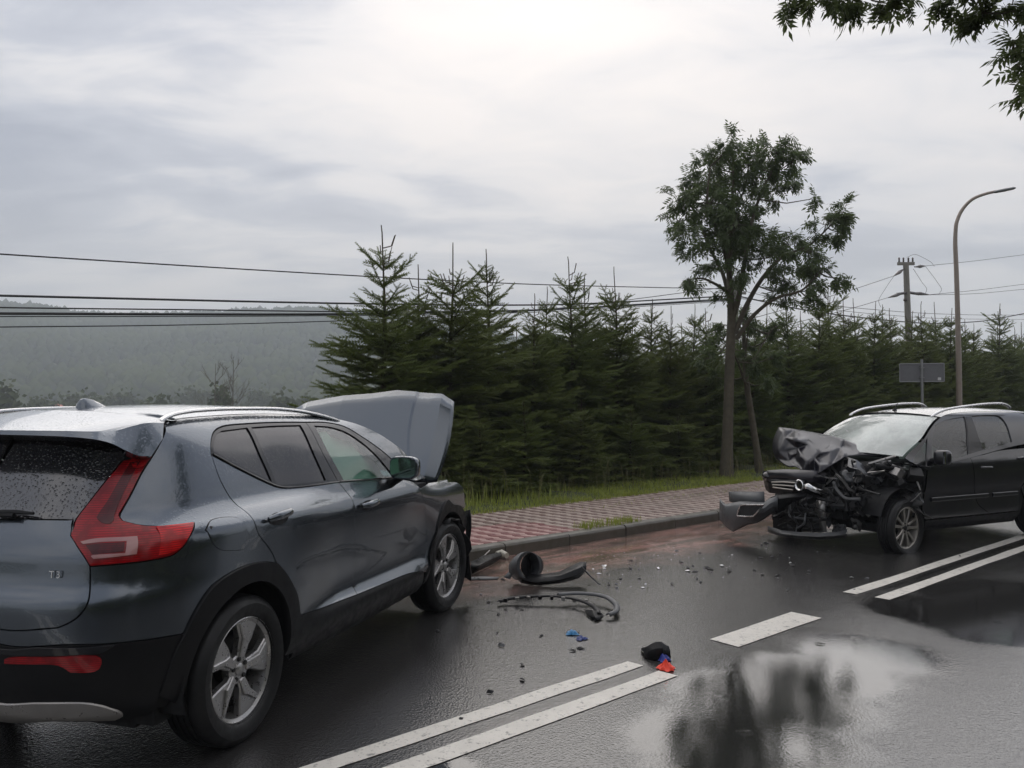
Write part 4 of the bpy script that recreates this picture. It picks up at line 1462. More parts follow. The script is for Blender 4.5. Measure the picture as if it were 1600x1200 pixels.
    def blob(name, c, r, mat, seed=1, amp=.12, par=hatch):
        bm = bmesh.new(); bmesh.ops.create_icosphere(bm, subdivisions=3, radius=1)
        rn = random.Random(seed); ks = [(rn.uniform(2, 6), rn.uniform(2, 6), rn.uniform(2, 6), rn.uniform(0, 6)) for _ in range(5)]
        for v in bm.verts:
            d = 1 + amp * sum(math.sin(v.co.x * k[0] + v.co.y * k[1] + v.co.z * k[2] + k[3]) for k in ks) / 2.5
            v.co = Vector((c[0] + v.co.x * r[0] * d, c[1] + v.co.y * r[1] * d, c[2] + v.co.z * r[2] * d))
        me = bpy.data.meshes.new(name); bm.to_mesh(me); bm.free(); me.materials.append(mat)
        me.polygons.foreach_set('use_smooth', np.ones(len(me.polygons), bool))
        return link(bpy.data.objects.new(name, me), par)
    ab = B.hit(1436, 716, 1, .66)
    blob('airbag', (ab[0] - .02, .62, ab[2] + .01), (.11, .05, .11), M_BAG)
    blob('airbag', (1.62, .36, .98), (.20, .22, .20), M_BAG, 2)
    # ---- crumpled bonnet
    sp_ = [(1217, 667.5, 2.72), (1203.6, 694.6, 2.80), (1211.5, 715, 2.95), (1231, 732, 3.06), (1243, 729, 3.10), (1255, 736, 3.12), (1268, 735, 3.06), (1281, 739, 3.10), (1299, 727, 2.95), (1320, 714, 2.76), (1343, 711, 2.56), (1372, 712, 2.42), (1396, 717, 2.28),
           (1375, 706, 2.32), (1343, 697, 2.38), (1318, 686, 2.44), (1285, 678, 2.52), (1243, 671, 2.66)]
    ins_ = [(1225.5, 672.8, 2.84), (1217, 706, 2.98), (1233, 690, 2.90), (1241, 688, 3.02), (1262, 695, 2.86), (1252, 712, 3.06), (1272, 716, 3.0), (1290, 698, 2.72), (1298, 706, 2.80), (1313, 700, 2.60), (1318, 696, 2.50), (1336, 703, 2.50), (1282, 728, 3.06), (1262, 722, 3.10), (1236, 712, 2.99), (1268, 684, 2.68), (1300, 690, 2.56), (1352, 704, 2.44), (1246, 700, 2.94), (1280, 708, 2.90), (1228, 700, 2.95)]
    rb = random.Random(31)
    po = np.array([(p[0], p[1]) for p in sp_])
    kn = np.array(sp_ + ins_)
    while len(ins_) < 33:
        x, y = rb.uniform(1206, 1390), rb.uniform(668, 738)
        if not inside(po, np.array([[x, y]]))[0]: continue
        d = np.hypot(kn[:, 0] - x, kn[:, 1] - y)
        if d.min() < 5: continue
        w_ = 1 / (d ** 2 + 4)
        ins_.append((x, y, float((w_ * kn[:, 2]).sum() / w_.sum()) + rb.uniform(-.035, .035)))
        kn = np.array(sp_ + ins_)
    allp = sp_ + ins_
    pts = [(p[0], p[1], sx(*p)) for p in allp]
    crumple_sheet('bonnet', pts, list(range(len(sp_))), M_CRUSHED, hatch, .008, sharp=22, extra=1.0)
    # front edge of the bonnet and slam panel, right half still in place
    rows = []
    for yy, off in ((734, .0), (742, .012), (751, .015)):
        rows.append([sx(x, yy + dy, xx + off) for x, dy, xx in ((1193, 3, 2.98), (1200, 0, 3.08), (1225, 0, 3.14), (1250, 1, 3.16), (1272, 3, 3.12), (1290, 7, 3.0))])
    rj = random.Random(6)
    rows = [[p + np.array([rj.uniform(-.02, .02), 0, rj.uniform(-.016, .016)]) for p in row] for row in rows]
    grid_sheet('slam_panel', rows, M_CRUSHED, hatch, .01)
    rows = [[sx(1190, 742, 2.9), sx(1194, 752, 2.95), sx(1197, 765, 3.0)], [sx(1200, 748, 3.1), sx(1203, 757, 3.12), sx(1203, 770, 3.12)], [sx(1225, 750, 3.17), sx(1225, 758, 3.17), sx(1225, 772, 3.15)], [sx(1255, 750, 3.18), sx(1255, 760, 3.18), sx(1255, 772, 3.15)], [sx(1285, 757, 3.05), sx(1285, 766, 3.05), sx(1285, 776, 3.03)]]
    grid_sheet('grille', rows, M_PLASTIC, hatch, .01)
    for k, y0 in enumerate((753.5, 758, 762.5)):
        MB().tube([sx(1206 + k, y0 - k * .5, 3.16), sx(1225, y0 + .5 + .8 * (k - 1), 3.2), sx(1243 - 2 * k, y0 + 1 + k, 3.195 - .01 * k)], .010, 6).build('grille_bar', M_ALLOY2, hatch)
    rc = sx(1249, 758, 3.22)
    mr = MB(); mr.lathe([(.045, 0), (.058, .012), (.066, .006), (.066, -.02), (.045, -.02), (.045, 0)], 24, axis='x', c=(rc[0], rc[1], rc[2]))
    mr.build('front_emblem_ring', M_CHROME, hatch)
    MB().lathe([(0, -.006), (.045, -.006)], 20, axis='x', c=tuple(rc)).build('front_emblem', M_GLOSSBLK, hatch)
    grid_sheet('grille_chrome_strip', [[sx(1257, 757, 3.22), sx(1263, 755, 3.2), sx(1275, 762, 3.12), sx(1292, 768, 3.02)], [sx(1255, 763, 3.23), sx(1262, 764, 3.21), sx(1274, 770, 3.13), sx(1291, 776, 3.03)]], M_CHROME, hatch, .012)
    hl = B.hit(1199, 752, 0, 2.95)
    blob('headlight', (2.98, -.66, .74), (.14, .13, .07), M_GLOSSBLK, 5, .1)
    # ---- bumper torn loose on the right, hanging to the ground
    cols = [(1124.5, 778, 810, 3.30), (1129, 784, 817, 3.36), (1134, 788, 823, 3.40), (1146, 785.5, 831, 3.44), (1156, 784, 826, 3.45), (1168, 784, 820, 3.43), (1183, 785, 817, 3.40), (1194, 785, 811, 3.36), (1204.5, 777, 803, 3.30), (1215, 773.5, 799, 3.26)]
    rows = []
    for t in (0, .12, .35, .6, .85, 1.0):
        rows.append([sx(x, a_ + (b_ - a_) * t, xx + (.05 * math.sin(math.pi * min(1, t * 1.1)) - .05 * max(0, t - .8) * 5 * .2 - (.04 if t == 0 else 0))) for x, a_, b_, xx in cols])
    bmp = grid_sheet('front_bumper', rows, M_PLASTIC2, hatch, .008, 40)
    grid_sheet('bumper_upper_lip', [[sx(1139, 769, 3.2), sx(1142, 768, 3.24), sx(1160, 768, 3.28), (sx(1180, 768.5, 3.26)), sx(1194, 768, 3.2)], [sx(1140, 783, 3.24), sx(1144, 785, 3.28), sx(1160, 784, 3.34), sx(1180, 785, 3.32), sx(1195, 785, 3.26)]], M_PLASTIC2, bmp, .01)
    fog = [(1152, 805.8), (1153, 799), (1156.4, 790.5), (1161, 788.5), (1194, 788.5), (1186, 797), (1177, 806.6), (1164, 806.8)]
    fp = [sx(x, y, 3.505) for x, y in fog]
    mk('fog_lamp_recess', [p - np.array([.004, 0, 0]) for p in fp], [tuple(range(len(fp)))], M_SEAM, bmp, smooth=False)  # flat black face painted in place of the open, shaded hole
    MB().tube(fp + [fp[0], fp[1]], .0085, 6, cap=False).build('fog_lamp_surround', M_SATIN, bmp)
    grid_sheet('bumper_skin', [[sx(1204, 777, 3.29), sx(1215, 774, 3.25), sx(1235, 771.5, 3.22), sx(1258, 770.5, 3.2)], [sx(1206, 783, 3.31), sx(1217, 780, 3.27), sx(1236, 777, 3.24), sx(1259, 776, 3.22)], [sx(1212, 800, 3.27), sx(1220, 800, 3.24), sx(1226, 796, 3.2), sx(1230, 790, 3.18)]], M_PLASTIC, bmp, .008)
    # ---- radiator, beam, brackets, lower lip
    mk('radiator', [sx(1212, 776, 2.98), sx(1285, 774, 2.92), sx(1285, 832, 2.95), sx(1212, 828, 3.0)], [(0, 1, 2, 3)], M_SEAM, hatch, smooth=False).modifiers.new('thickness', 'SOLIDIFY').thickness = .05
    for k in range(4):
        MB().tube([sx(1222, 800 + k * 8, 3.06), sx(1250, 802 + k * 8, 3.07), sx(1280, 802 + k * 8, 3.0)], [.007, .01, .006], 6).build('radiator_tube', M_DARK, hatch)
    grid_sheet('bumper_beam', [[sx(1292, 776, 2.98), sx(1318, 776, 2.92), sx(1344, 774, 2.85)], [sx(1296, 788, 3.0), sx(1320, 791, 2.94), sx(1345, 792, 2.87)], [sx(1300, 796, 2.94), sx(1322, 797, 2.9), sx(1345, 798, 2.83)]], M_PLASTIC2, hatch, .02, 60)
    crumple_sheet('steel_bracket', [(x, y, sx(x, y, d)) for x, y, d in ((1276, 781, 3.02), (1290, 784, 3.06), (1289, 800, 3.04), (1292, 831, 3.06), (1281, 832, 3.08), (1281, 812, 3.1), (1273, 798, 3.04))], list(range(7)), M_STEEL, hatch, .008, sharp=15)
    rows = []
    for dy, dx in ((0, 0), (5, .04), (9, .01)):
        rows.append([sx(x, y + dy, xx + dx) for x, y, xx in ((1200, 822, 3.06), (1222, 829, 3.18), (1250, 832, 3.24), (1280, 833.5, 3.2), (1305, 832, 3.12), (1322, 829, 3.02))])
    grid_sheet('bumper_lower_lip', rows, M_PLASTIC2, hatch, .012)
    # ---- wheel-house remains and wreckage
    MB().box((2.35, 0, .70), (.35, 1.3, .55)).box((2.6, -.1, .55), (.6, .9, .45), taper=.8).build('engine_block', M_SEAM, hatch, smooth=False)
    MB().lathe([(.36, .42), (.36, .80)], 20, a0=.2, a1=math.pi - .1, c=(2.48, 0, .34)).lathe([(0, .42), (.36, .42)], 20, a0=-.2, a1=math.pi + .2, c=(2.48, 0, .34)).build('wheel_housing', M_SEAM, hatch)
    MB().lathe([(.36, -.42), (.36, -.80)], 20, a0=.2, a1=math.pi - .1, c=(2.48, 0, .34)).build('wheel_housing', M_SEAM, hatch)
    rn = random.Random(21)
    mats = [M_DARK, M_SEAM, M_PLASTIC, M_PLASTIC, M_DARK, M_STEEL, M_PLASTIC2]
    for i in range(64):
        px_, py_ = rn.uniform(1288, 1440), rn.uniform(722, 800)
        if px_ < 1300 + (py_ - 722) * -.4: continue
        if py_ < 712 + (1345 - px_) * .28: continue
        if px_ > 1400 and py_ < 728: continue
        lo = 2.25 if px_ > 1395 else 2.35
        p = sx(px_, py_, rn.uniform(lo, 2.95 - max(0, px_ - 1340) * .0045))
        if p[1] > .86: p = B.hit(px_, py_, 1, rn.uniform(.6, .84))
        R_ = Matrix.Rotation(rn.uniform(-1.2, 1.2), 3, 'Z') @ Matrix.Rotation(rn.uniform(-1, 1), 3, 'Y') @ Matrix.Rotation(rn.uniform(-1, 1), 3, 'X')
        k = rn.random()
        mt = rn.choice(mats)
        if k < .38:
            MB().box(p, (rn.uniform(.04, .18), rn.uniform(.04, .16), rn.uniform(.02, .12)), R_, taper=rn.uniform(.6, 1)).build('engine_part', mt, hatch, smooth=False)
        elif k < .6:
            d = np.array(R_ @ Vector((1, 0, 0))); L = rn.uniform(.04, .14)
            MB().tube([p - d * L, p - d * L * .3, p + d * L * .3, p + d * L], [rn.uniform(.02, .05)] * 2 + [rn.uniform(.03, .07)] * 2, 12).build('pipe_fitting', mt, hatch)
        elif k < .85:
            q = [p + np.array([rn.uniform(-.18, .18), rn.uniform(-.18, .18), rn.uniform(-.12, .12)]) for _ in range(4)]
            s3 = np.stack([pchip(range(4), [v[j] for v in q])(np.linspace(0, 3, 14)) for j in range(3)], 1)
            MB().tube(s3, rn.choice([.006, .009, .016]), 6).build('hose', rn.choice([M_PLASTIC, M_DARK, M_STEEL]), hatch)
        else:
            g = 3
            rows = [[p + np.array(R_ @ Vector((a_ * .05, b_ * .05, rn.uniform(-.03, .03)))) for a_ in range(-g, g + 1, 2)] for b_ in range(-2, 3, 2)]
            grid_sheet('torn_panel', rows, rn.choice([M_NAVY, M_STEEL, M_DARK]), hatch, .004, 12)
    # cables, hoses and crushed sheet spilling over the broken nose
    rn = random.Random(77)
    for i in range(26):
        x0, y0 = rn.uniform(1262, 1345), rn.uniform(738, 770)
        d0 = rn.uniform(2.85, 3.08)
        q = [sx(x0 + rn.uniform(-4, 4) + k * rn.uniform(-4, 14), y0 + k * rn.uniform(2, 16), d0 + rn.uniform(-.06, .06)) for k in range(4)]
        s3 = np.stack([pchip(range(4), [v[j] for v in q])(np.linspace(0, 3, 12)) for j in range(3)], 1)
        MB().tube(s3, rn.choice([.005, .007, .011, .018]), 6).build('hose', rn.choice([M_PLASTIC, M_PLASTIC, M_DARK, M_PLASTIC2]), hatch)
    for i in range(16):
        x0, y0 = rn.uniform(1285, 1350), rn.uniform(735, 830)
        p = sx(x0, y0, rn.uniform(2.8, 3.0))
        rows = [[p + np.array([rn.uniform(-.03, .03), a_ * .035, b_ * .03 + rn.uniform(-.015, .015)]) for a_ in range(-2, 3)] for b_ in range(-2, 3)]
        grid_sheet('torn_panel', rows, rn.choice([M_DARK, M_PLASTIC, M_STEEL, M_NAVY, M_PLASTIC2]), hatch, .004, 14)
    for i in range(18):
        x0, y0 = rn.uniform(1212, 1286), rn.uniform(776, 830)
        p = sx(x0, y0, rn.uniform(3.05, 3.16))
        a0 = rn.uniform(-.8, .8)
        rows = [[p + np.array([rn.uniform(-.04, .04), a_ * .05 * math.cos(a0) - b_ * .022 * math.sin(a0), a_ * .05 * math.sin(a0) + b_ * .022 * math.cos(a0)]) for a_ in range(-2, 3)] for b_ in range(-1, 2)]
        grid_sheet('torn_panel', rows, rn.choice([M_DARK, M_PLASTIC, M_PLASTIC, M_SEAM, M_PLASTIC2]), hatch, .004, 14)
    for i in range(10):
        x0, y0 = rn.uniform(1210, 1280), rn.uniform(774, 790)
        q = [sx(x0 + rn.uniform(-5, 5) + k * rn.uniform(-5, 10), y0 + k * rn.uniform(6, 17), 3.14 + rn.uniform(-.05, .07)) for k in range(4)]
        s3 = np.stack([pchip(range(4), [v[j] for v in q])(np.linspace(0, 3, 12)) for j in range(3)], 1)
        MB().tube(s3, rn.choice([.005, .007, .012]), 6).build('hose', rn.choice([M_PLASTIC, M_DARK, M_PLASTIC2]), hatch)
    # crushed left wing draped over the wheel
    wing = [(1340, 722, 2.62), (1362, 720, 2.5), (1385, 726, 2.38), (1412, 733, 2.28), (1432, 737, 2.2), (1446, 748, 2.16), (1444, 790, 2.15), (1436, 800, 2.2), (1424, 778, 2.32), (1405, 768, 2.42), (1388, 774, 2.5), (1372, 782, 2.6), (1352, 776, 2.7), (1336, 752, 2.75)]
    wi = [(1365, 745, 2.52), (1380, 752, 2.44), (1400, 748, 2.38), (1420, 756, 2.26), (1350, 750, 2.62), (1432, 765, 2.2)]
    pts = []
    rn = random.Random(3)
    for x, y, d in wing + wi:
        p = sx(x, y, d)
        if p[1] > .87: p = B.hit(x, y, 1, .80 + rn.uniform(-.03, .06))
        pts.append((x, y, p))
    w_o = [p for p in range(len(wing))]
    crumple_sheet('front_wing', pts, w_o, M_SEAM, hatch, .008, sharp=12)
    MB().tube([B.hit(1386, 724, 1, .62), B.hit(1405, 730, 1, .68), B.hit(1420, 735, 1, .74), B.hit(1432, 750, 1, .82), B.hit(1438, 766, 1, .86)], [.008, .012, .011, .012, .007], 6).build('torn_edge', M_STEEL, hatch)
    MB().tube([B.hit(1290, 741, 1, .05), B.hit(1305, 755, 1, .16), B.hit(1318, 766, 1, .25)], .013, 6).build('bonnet_stay', M_DARK, hatch)
    # inner shell so the seams read dark
    shell = B.path([('c', 2.2, .22), ('c', 2.2, 1.0)], [('c', 2.2, 1.0), ('c', .2, 1.06), ('r', 0, 1.0)], [('r', 0, 1.0), ('r', 0, .3)], [('r', 0, .3), ('c', -.3, .25), ('c', 2.2, .22)])
    B.panel('inner_shell', shell, M_SEAM, off=-.02, gap=0, lip=0, grid=.1, holes=[circle_poly(0, .34, .37)], join=True)
    for sg in (1, -1):
        MB().lathe([(.37, .5), (.37, .80)], 20, a0=-.2, a1=math.pi + .2, c=(0, 0, .34)).lathe([(0, .5), (.37, .5)], 20, a0=-.2, a1=math.pi + .2, c=(0, 0, .34)).build('wheel_housing', M_SEAM, hatch).scale = (1, sg, 1)
    MB().box((1.0, 0, .24), (3.2, 1.2, .1)).build('underbody', M_SEAM, hatch)
    # wheels: the left front has lost its air
    for x0, sg, st, rt in ((0, 1, 0, .3), (0, -1, 0, .8), (2.48, 1, .10, .12), (2.5, -1, .10, .5)):
        fl = .055 if (x0 > 1 and sg > 0) else 0
        wheel(hatch, (x0, sg * .765, .322 - fl), sg, .322, .205, .234, spokes_ten, WM2, rot=rt, steer=st, flat=fl)
    return B


HATCH = build_hatch()
# ================================================================== the setting
RNG = np.random.default_rng(11)
rr_ = random.Random(7)
KERB_N, KERB_W, KERB_H = 6.735, .15, .13
WALK_N0, WALK_N1 = 6.90, 8.82


def road_frame(t):
    """sockets along / across the road, in metres"""
    p = t.pos()
    s = t.node('ShaderNodeVectorMath', {0: p, 1: tuple(RD)}, operation='DOT_PRODUCT').outputs['Value']
    n = t.node('ShaderNodeVectorMath', {0: p, 1: tuple(RN)}, operation='DOT_PRODUCT').outputs['Value']
    return p, s, n


def asphalt():
    t = NT('wet_asphalt')
    p, s, n = road_frame(t)
    agg = t.noise(p, 170, 3, .7)
    agg2 = t.node('ShaderNodeTexVoronoi', {'Vector': p, 'Scale': 75.0}).outputs['Distance']
    agg3 = t.noise(p, 60, 4, .75)
    med = t.noise(p, 9, 5, .6)
    big = t.noise(p, .8, 5, .6, .4)
    col = t.mix(t.maprange(agg3, .3, .7), (.009, .009, .0093), (.060, .058, .056))
    col = t.mix(t.maprange(big, .3, .7, 0, .55), col, (.032, .030, .029))
    # rust-coloured wash and mud along the gutter
    gut = t.maprange(n, 5.55, 6.45, 0, 1)
    wob = t.math('ADD', n, t.math('MULTIPLY', t.math('SUBTRACT', t.noise(p, 1.3, 4, .6), .5), 1.6))
    gut = t.maprange(wob, 5.25, 5.95, 0, 1)
    along = t.math('MULTIPLY', t.maprange(s, 4.0, 5.5), t.maprange(s, 13.5, 11.0))
    streak = t.node('ShaderNodeCombineXYZ', {0: t.math('MULTIPLY', s, .6), 1: t.math('MULTIPLY', n, 3.2), 2: 0.0}).outputs[0]
    sn = t.noise(streak, 1.6, 6, .65, .5)
    mud = t.mix(t.maprange(sn, .35, .62), (.13, .098, .074), (.34, .195, .165))
    mud = t.mix(t.maprange(t.noise(p, 22, 3, .6), .55, .75), mud, (.40, .29, .25))
    gm = t.math('MULTIPLY', gut, t.math('ADD', t.math('MULTIPLY', along, .85), .15))
    gm = t.math('MULTIPLY', gm, t.maprange(t.noise(p, 2.2, 6, .7), .30, .55, .25, 1))
    col = t.mix(gm, col, mud)
    # the worn joint between the two halves of the carriageway
    jw = t.math('ABSOLUTE', t.math('ADD', t.math('SUBTRACT', n, 3.297), t.math('MULTIPLY', t.math('SUBTRACT', t.noise(p, 5, 5, .7), .5), .07)))
    col = t.mix(t.math('MULTIPLY', t.maprange(jw, .030, .008, 0, 1), .85), col, (.004, .004, .004))
    # standing water
    pm = None
    for (px, py, r) in PUDDLES:
        c = on_ground(px, py)
        d = t.node('ShaderNodeVectorMath', {0: p, 1: tuple(c)}, operation='DISTANCE').outputs['Value']
        g = t.maprange(d, r, 0.0, 0, 1)
        pm = g if pm is None else t.math('MAXIMUM', pm, g)
    lanes = t.math('MULTIPLY', t.maprange(n, 3.0, 1.8), .25)
    pm = t.math('ADD', pm, lanes)
    pm = t.math('ADD', pm, t.math('MULTIPLY', t.math('SUBTRACT', t.noise(p, 2.4, 6, .62, .3), .5), .55))
    pm = t.math('ADD', pm, t.math('MULTIPLY', t.math('SUBTRACT', agg3, .5), .45))
    pm = t.math('MAXIMUM', t.maprange(pm, .30, .74, 0, 1), t.math('MULTIPLY', t.maprange(wob, 5.9, 6.3), .85))
    rough = t.math('ADD', .09, t.math('MULTIPLY', t.maprange(t.noise(p, 3.3, 5, .65), .3, .7), .10))
    rough = t.mix(pm, rough, .015)
    col = t.mix(t.math('MULTIPLY', t.math('MULTIPLY', pm, .45), t.math('SUBTRACT', 1.0, gut)), col, (.012, .012, .012))
    h = t.math('ADD', t.math('MULTIPLY', agg3, .8), t.math('MULTIPLY', agg2, .9))
    b = t.bump(h, t.mix(pm, (.26,) * 3, (.02,) * 3), .007)
    b = t.bump(med, t.mix(pm, (.05,) * 3, (.006,) * 3), .02, b)
    # rings where drops strike the water
    v = t.node('ShaderNodeTexVoronoi', {'Vector': p, 'Scale': 3.2}, voronoi_dimensions='2D')
    ring = t.math('SINE', t.math('MULTIPLY', v.outputs['Distance'], 120.0))
    fall = t.math('MULTIPLY', t.maprange(v.outputs['Distance'], .17, .08, 0, 1), t.maprange(v.outputs['Distance'], .02, .06, 0, 1))
    on = t.maprange(t.node('ShaderNodeSeparateXYZ', {0: v.outputs['Color']}).outputs[0], .72, .75)
    b = t.bump(t.math('MULTIPLY', t.math('MULTIPLY', ring, fall), on), t.math('MULTIPLY', pm, .03), .01, b)
    t.set(Base_Color=col, Roughness=rough, Normal=b, IOR=1.6, Specular_IOR_Level=1.0)
    return t.m


PUDDLES = [(1180, 1085, 1.0), (1130, 1150, .95), (1330, 1015, .95), (1250, 1050, .95), (1470, 955, 1.1), (1560, 930, 1.3), (1150, 1190, .6), (690, 1205, .35), (1560, 985, .8)]
M_ROAD = asphalt()


def marking():
    t = NT('worn_white_road_paint')
    p, s, n = road_frame(t)
    w = t.noise(p, 60, 5, .7)
    col = t.mix(t.maprange(w, .58, .72), (.66, .63, .57), (.16, .155, .15))
    col = t.mix(t.maprange(t.noise(p, 4, 5, .6), .35, .7, 0, .35), col, (.46, .44, .40))
    col = t.mix(t.maprange(t.noise(p, 17, 8, .8), .55, .62, 0, .75), col, (.09, .088, .085))
    t.set(Base_Color=col, Roughness=t.maprange(t.noise(p, 8, 4), .3, .7, .28, .5), Normal=t.bump(t.noise(p, 220, 3, .7), .35, .004))
    return t.m


M_PAINT = marking()


def rquad(name, s0, s1, n0, n1, z, mat, parent=None, kind='structure', ns=1, nn=1, jag=0.0):
    V = []; Fc = []
    for i in range(ns + 1):
        for j in range(nn + 1):
            s = s0 + (s1 - s0) * i / ns; n = n0 + (n1 - n0) * j / nn
            if jag and (j in (0, nn) or i in (0, ns)):
                s += rr_.uniform(-jag, jag); n += rr_.uniform(-jag, jag)
            V.append(rdp(s, n, z))
    for i in range(ns):
        for j in range(nn):
            a = i * (nn + 1) + j
            Fc.append((a, a + nn + 1, a + nn + 2, a + 1)[::-1])
    o = mk(name, V, Fc, mat, parent, smooth=False)
    bm = bmesh.new(); bm.from_mesh(o.data)
    for f in bm.faces:
        f.normal_update()
        if f.normal.z < 0: f.normal_flip()
    bm.to_mesh(o.data); bm.free()
    if kind and parent is None: o['kind'] = kind
    return o


def build_ground():
    # ---- terrain: one sheet, level by the road, falling to the valley behind the trees
    soil = NT('grassy_ground')
    p = soil.pos()
    g = soil.noise(p, 1.5, 6, .65)
    soil.set(Base_Color=soil.mix(g, (.022, .035, .010), (.055, .062, .020)), Roughness=.9, Normal=soil.bump(soil.noise(p, 30, 4), .6, .03))
    rs = np.concatenate([[0], np.geomspace(3, 1850, 70)]); az = np.radians(np.arange(0, 360, 3))
    V = [];
    for r in rs:
        for a in az:
            x, y = r * math.sin(a), r * math.cos(a)
            V.append((x, y, terrain(x, y)))
    Fc = []; m = len(az)
    for i in range(len(rs) - 1):
        for j in range(m):
            k = (j + 1) % m
            if i == 0:
                if True: Fc.append((j, m + j, m + k))
            else:
                Fc.append((i * m + j, (i + 1) * m + j, (i + 1) * m + k, i * m + k))
    o = mk('ground', V, Fc, soil.m, None)
    bm = bmesh.new(); bm.from_mesh(o.data); bmesh.ops.remove_doubles(bm, verts=bm.verts[:m], dist=.001); bmesh.ops.recalc_face_normals(bm, faces=bm.faces)
    bm.to_mesh(o.data); bm.free(); o['kind'] = 'structure'
    # ---- road and markings
    rquad('road', -120, 260, -3.6, KERB_N + .02, 0, M_ROAD, ns=8, nn=4)
    lines = [('road_marking', -60, 4.155, 3.36, 3.488), ('road_marking', -60, 4.155, 3.098, 3.232), ('road_marking', 7.05, 90, 3.36, 3.482), ('road_marking', 7.06, 90, 3.085, 3.205), ('road_marking', 4.955, 6.08, 3.18, 3.425)]
    for nm, a, b, c, d in lines:
        rquad(nm, a, b, c, d, .004, M_PAINT, ns=max(2, int(min(b - a, 60) * 3)), nn=1, jag=.007)
    # far side of the carriageway: an edge line and verge behind the photographer
    rquad('verge', -120, 260, -16, -3.58, .03, soil.m, ns=8, nn=3)
    # ---- kerb stones
    conc = NT('wet_kerb_concrete')
    c = conc.pos()
    w = conc.noise(c, 3, 6, .65); f = conc.noise(c, 90, 3, .6)
    z = conc.node('ShaderNodeSeparateXYZ', {0: c}).outputs[2]
    cc = conc.mix(w, (.050, .045, .037), (.120, .110, .090))
    cc = conc.mix(conc.math('MULTIPLY', conc.maprange(conc.noise(c, 6, 5, .7), .4, .65), .7), cc, (.050, .045, .028))
    conc.set(Base_Color=conc.mix(conc.math('MULTIPLY', f, .3), cc, (.17, .155, .13)), Roughness=conc.maprange(w, .3, .7, .3, .6), Normal=conc.bump(f, .4, .004))
    kerb = empty('kerb', tuple(rdp(0, KERB_N, 0)), 0); kerb['kind'] = 'structure'
    ko = rdp(0, KERB_N, 0)
    def kerb_mesh(L):
        m = MB()
        prof = [(0, -.1), (0, KERB_H - .03), (.012, KERB_H - .01), (.03, KERB_H), (KERB_W, KERB_H), (KERB_W, -.1)]
        for s in (0, L):
            m.v += [tuple(RD * s + RN * n + np.array([0, 0, z_])) for n, z_ in prof]
        k = len(prof)
        m.f = [(i, i + 1, k + i + 1, k + i) for i in range(k - 1)] + [tuple(range(k)), tuple(range(2 * k - 1, k - 1, -1))]
        return m
    base = kerb_mesh(.984).build('kerb_stone', conc.m, kerb, sharp=30)
    base.location = tuple(RD * 3.0)
    for i in range(-6, 90):
        if i == 3: continue
        k = base.copy(); SC.collection.objects.link(k)
        k.location = tuple(RD * float(i) + RN * rr_.uniform(-.004, .004) + np.array([0, 0, rr_.uniform(-.003, .003)]))
    # ---- paved walk: wave-edged blocks
    bed = simple('paving_bed_sand', (.10, .085, .065), .8, vary=.3, scale=3)
    walk = rquad('pavement', -8, 120, WALK_N0 - .01, WALK_N1, KERB_H - .022, bed)
    def paver_mat(name, a, b):
        t = NT(name)
        c_ = t.pos(); o_ = t.node('ShaderNodeObjectInfo').outputs['Random']
        n1 = t.noise(c_, 2.5, 5, .6); n2 = t.noise(c_, 120, 3, .6)
        cl = t.mix(n1, a, b)
        cl = t.mix(t.math('MULTIPLY', t.math('SUBTRACT', t.noise(c_, 4.1, 0), .3, clamp=True), .6), cl, tuple(k * .45 for k in b))
        cl = t.mix(t.maprange(t.noise(c_, .9, 5, .6), .5, .75, 0, .5), cl, (.085, .075, .050))
        t.set(Base_Color=t.mix(t.math('MULTIPLY', n2, .25), cl, (.2, .18, .16)), Roughness=t.maprange(n1, .3, .7, .38, .6), Normal=t.bump(n2, .4, .003))
        return t.m
    mr1 = paver_mat('red_paver_concrete', (.13, .026, .027), (.20, .045, .043)); mr2 = paver_mat('sky_sheen_red_paver', (.36, .20, .18), (.46, .29, .26))  # second of each pair paints sky sheen on the bevels as paler colour
    mg1 = paver_mat('brown_grey_paver_concrete', (.105, .050, .040), (.15, .080, .064)); mg2 = paver_mat('sky_sheen_grey_paver', (.34, .265, .22), (.44, .355, .30))
    PL, PW = .20, .10
    def outline(g):
        zig = [(0, 0), (.022, .05), (-.022, .15), (0, .20)]
        lft = [(a - PW / 2 + g, min(max(b, g), PL - g)) for a, b in zig]; rgt = [(a + PW / 2 - g, min(max(b, g), PL - g)) for a, b in zig]
        return lft + rgt[::-1]
    o0, o1 = outline(.003), outline(.011)
    PV = []
    for (ol, z_) in ((o1, .0), (o0, -.008), (o0, -.03)):
        PV += [RD * a + RN * b + np.array([0, 0, z_]) for a, b in ol]
    PF = [tuple(range(8))[::-1]] + [(k * 8 + i, k * 8 + (i + 1) % 8, (k + 1) * 8 + (i + 1) % 8, (k + 1) * 8 + i) for k in (0, 1) for i in range(8)]
    PV = np.array(PV)
    pav = []
    srow = int((26 + 4) / PW)
    for i in range(srow):
        s = -4 + i * PW
        j = 0; nn = WALK_N0 + .005
        while nn + PL < WALK_N1 + .12:
            red = (s < 7.35 - .25 * max(0, nn - 7.4)) and nn + .1 < 8.0
            lite = (i % 2 == 0)
            mi = (1 if lite else 0) if red else (3 if lite else 2)
            P0 = rdp(s, nn, KERB_H - .004)
            d = np.linalg.norm(P0 - CAMP)
            q = proj(P0)
            vis = -20 < q[0] < 1620 and P0[1] > 1 and s > 4.6
            pav.append((0 if vis else 1, d, P0, mi))
            nn += PL
    pav.sort(key=lambda k: (k[0], k[1]))
    mats = [mr1, mr2, mg1, mg2]
    protos = []
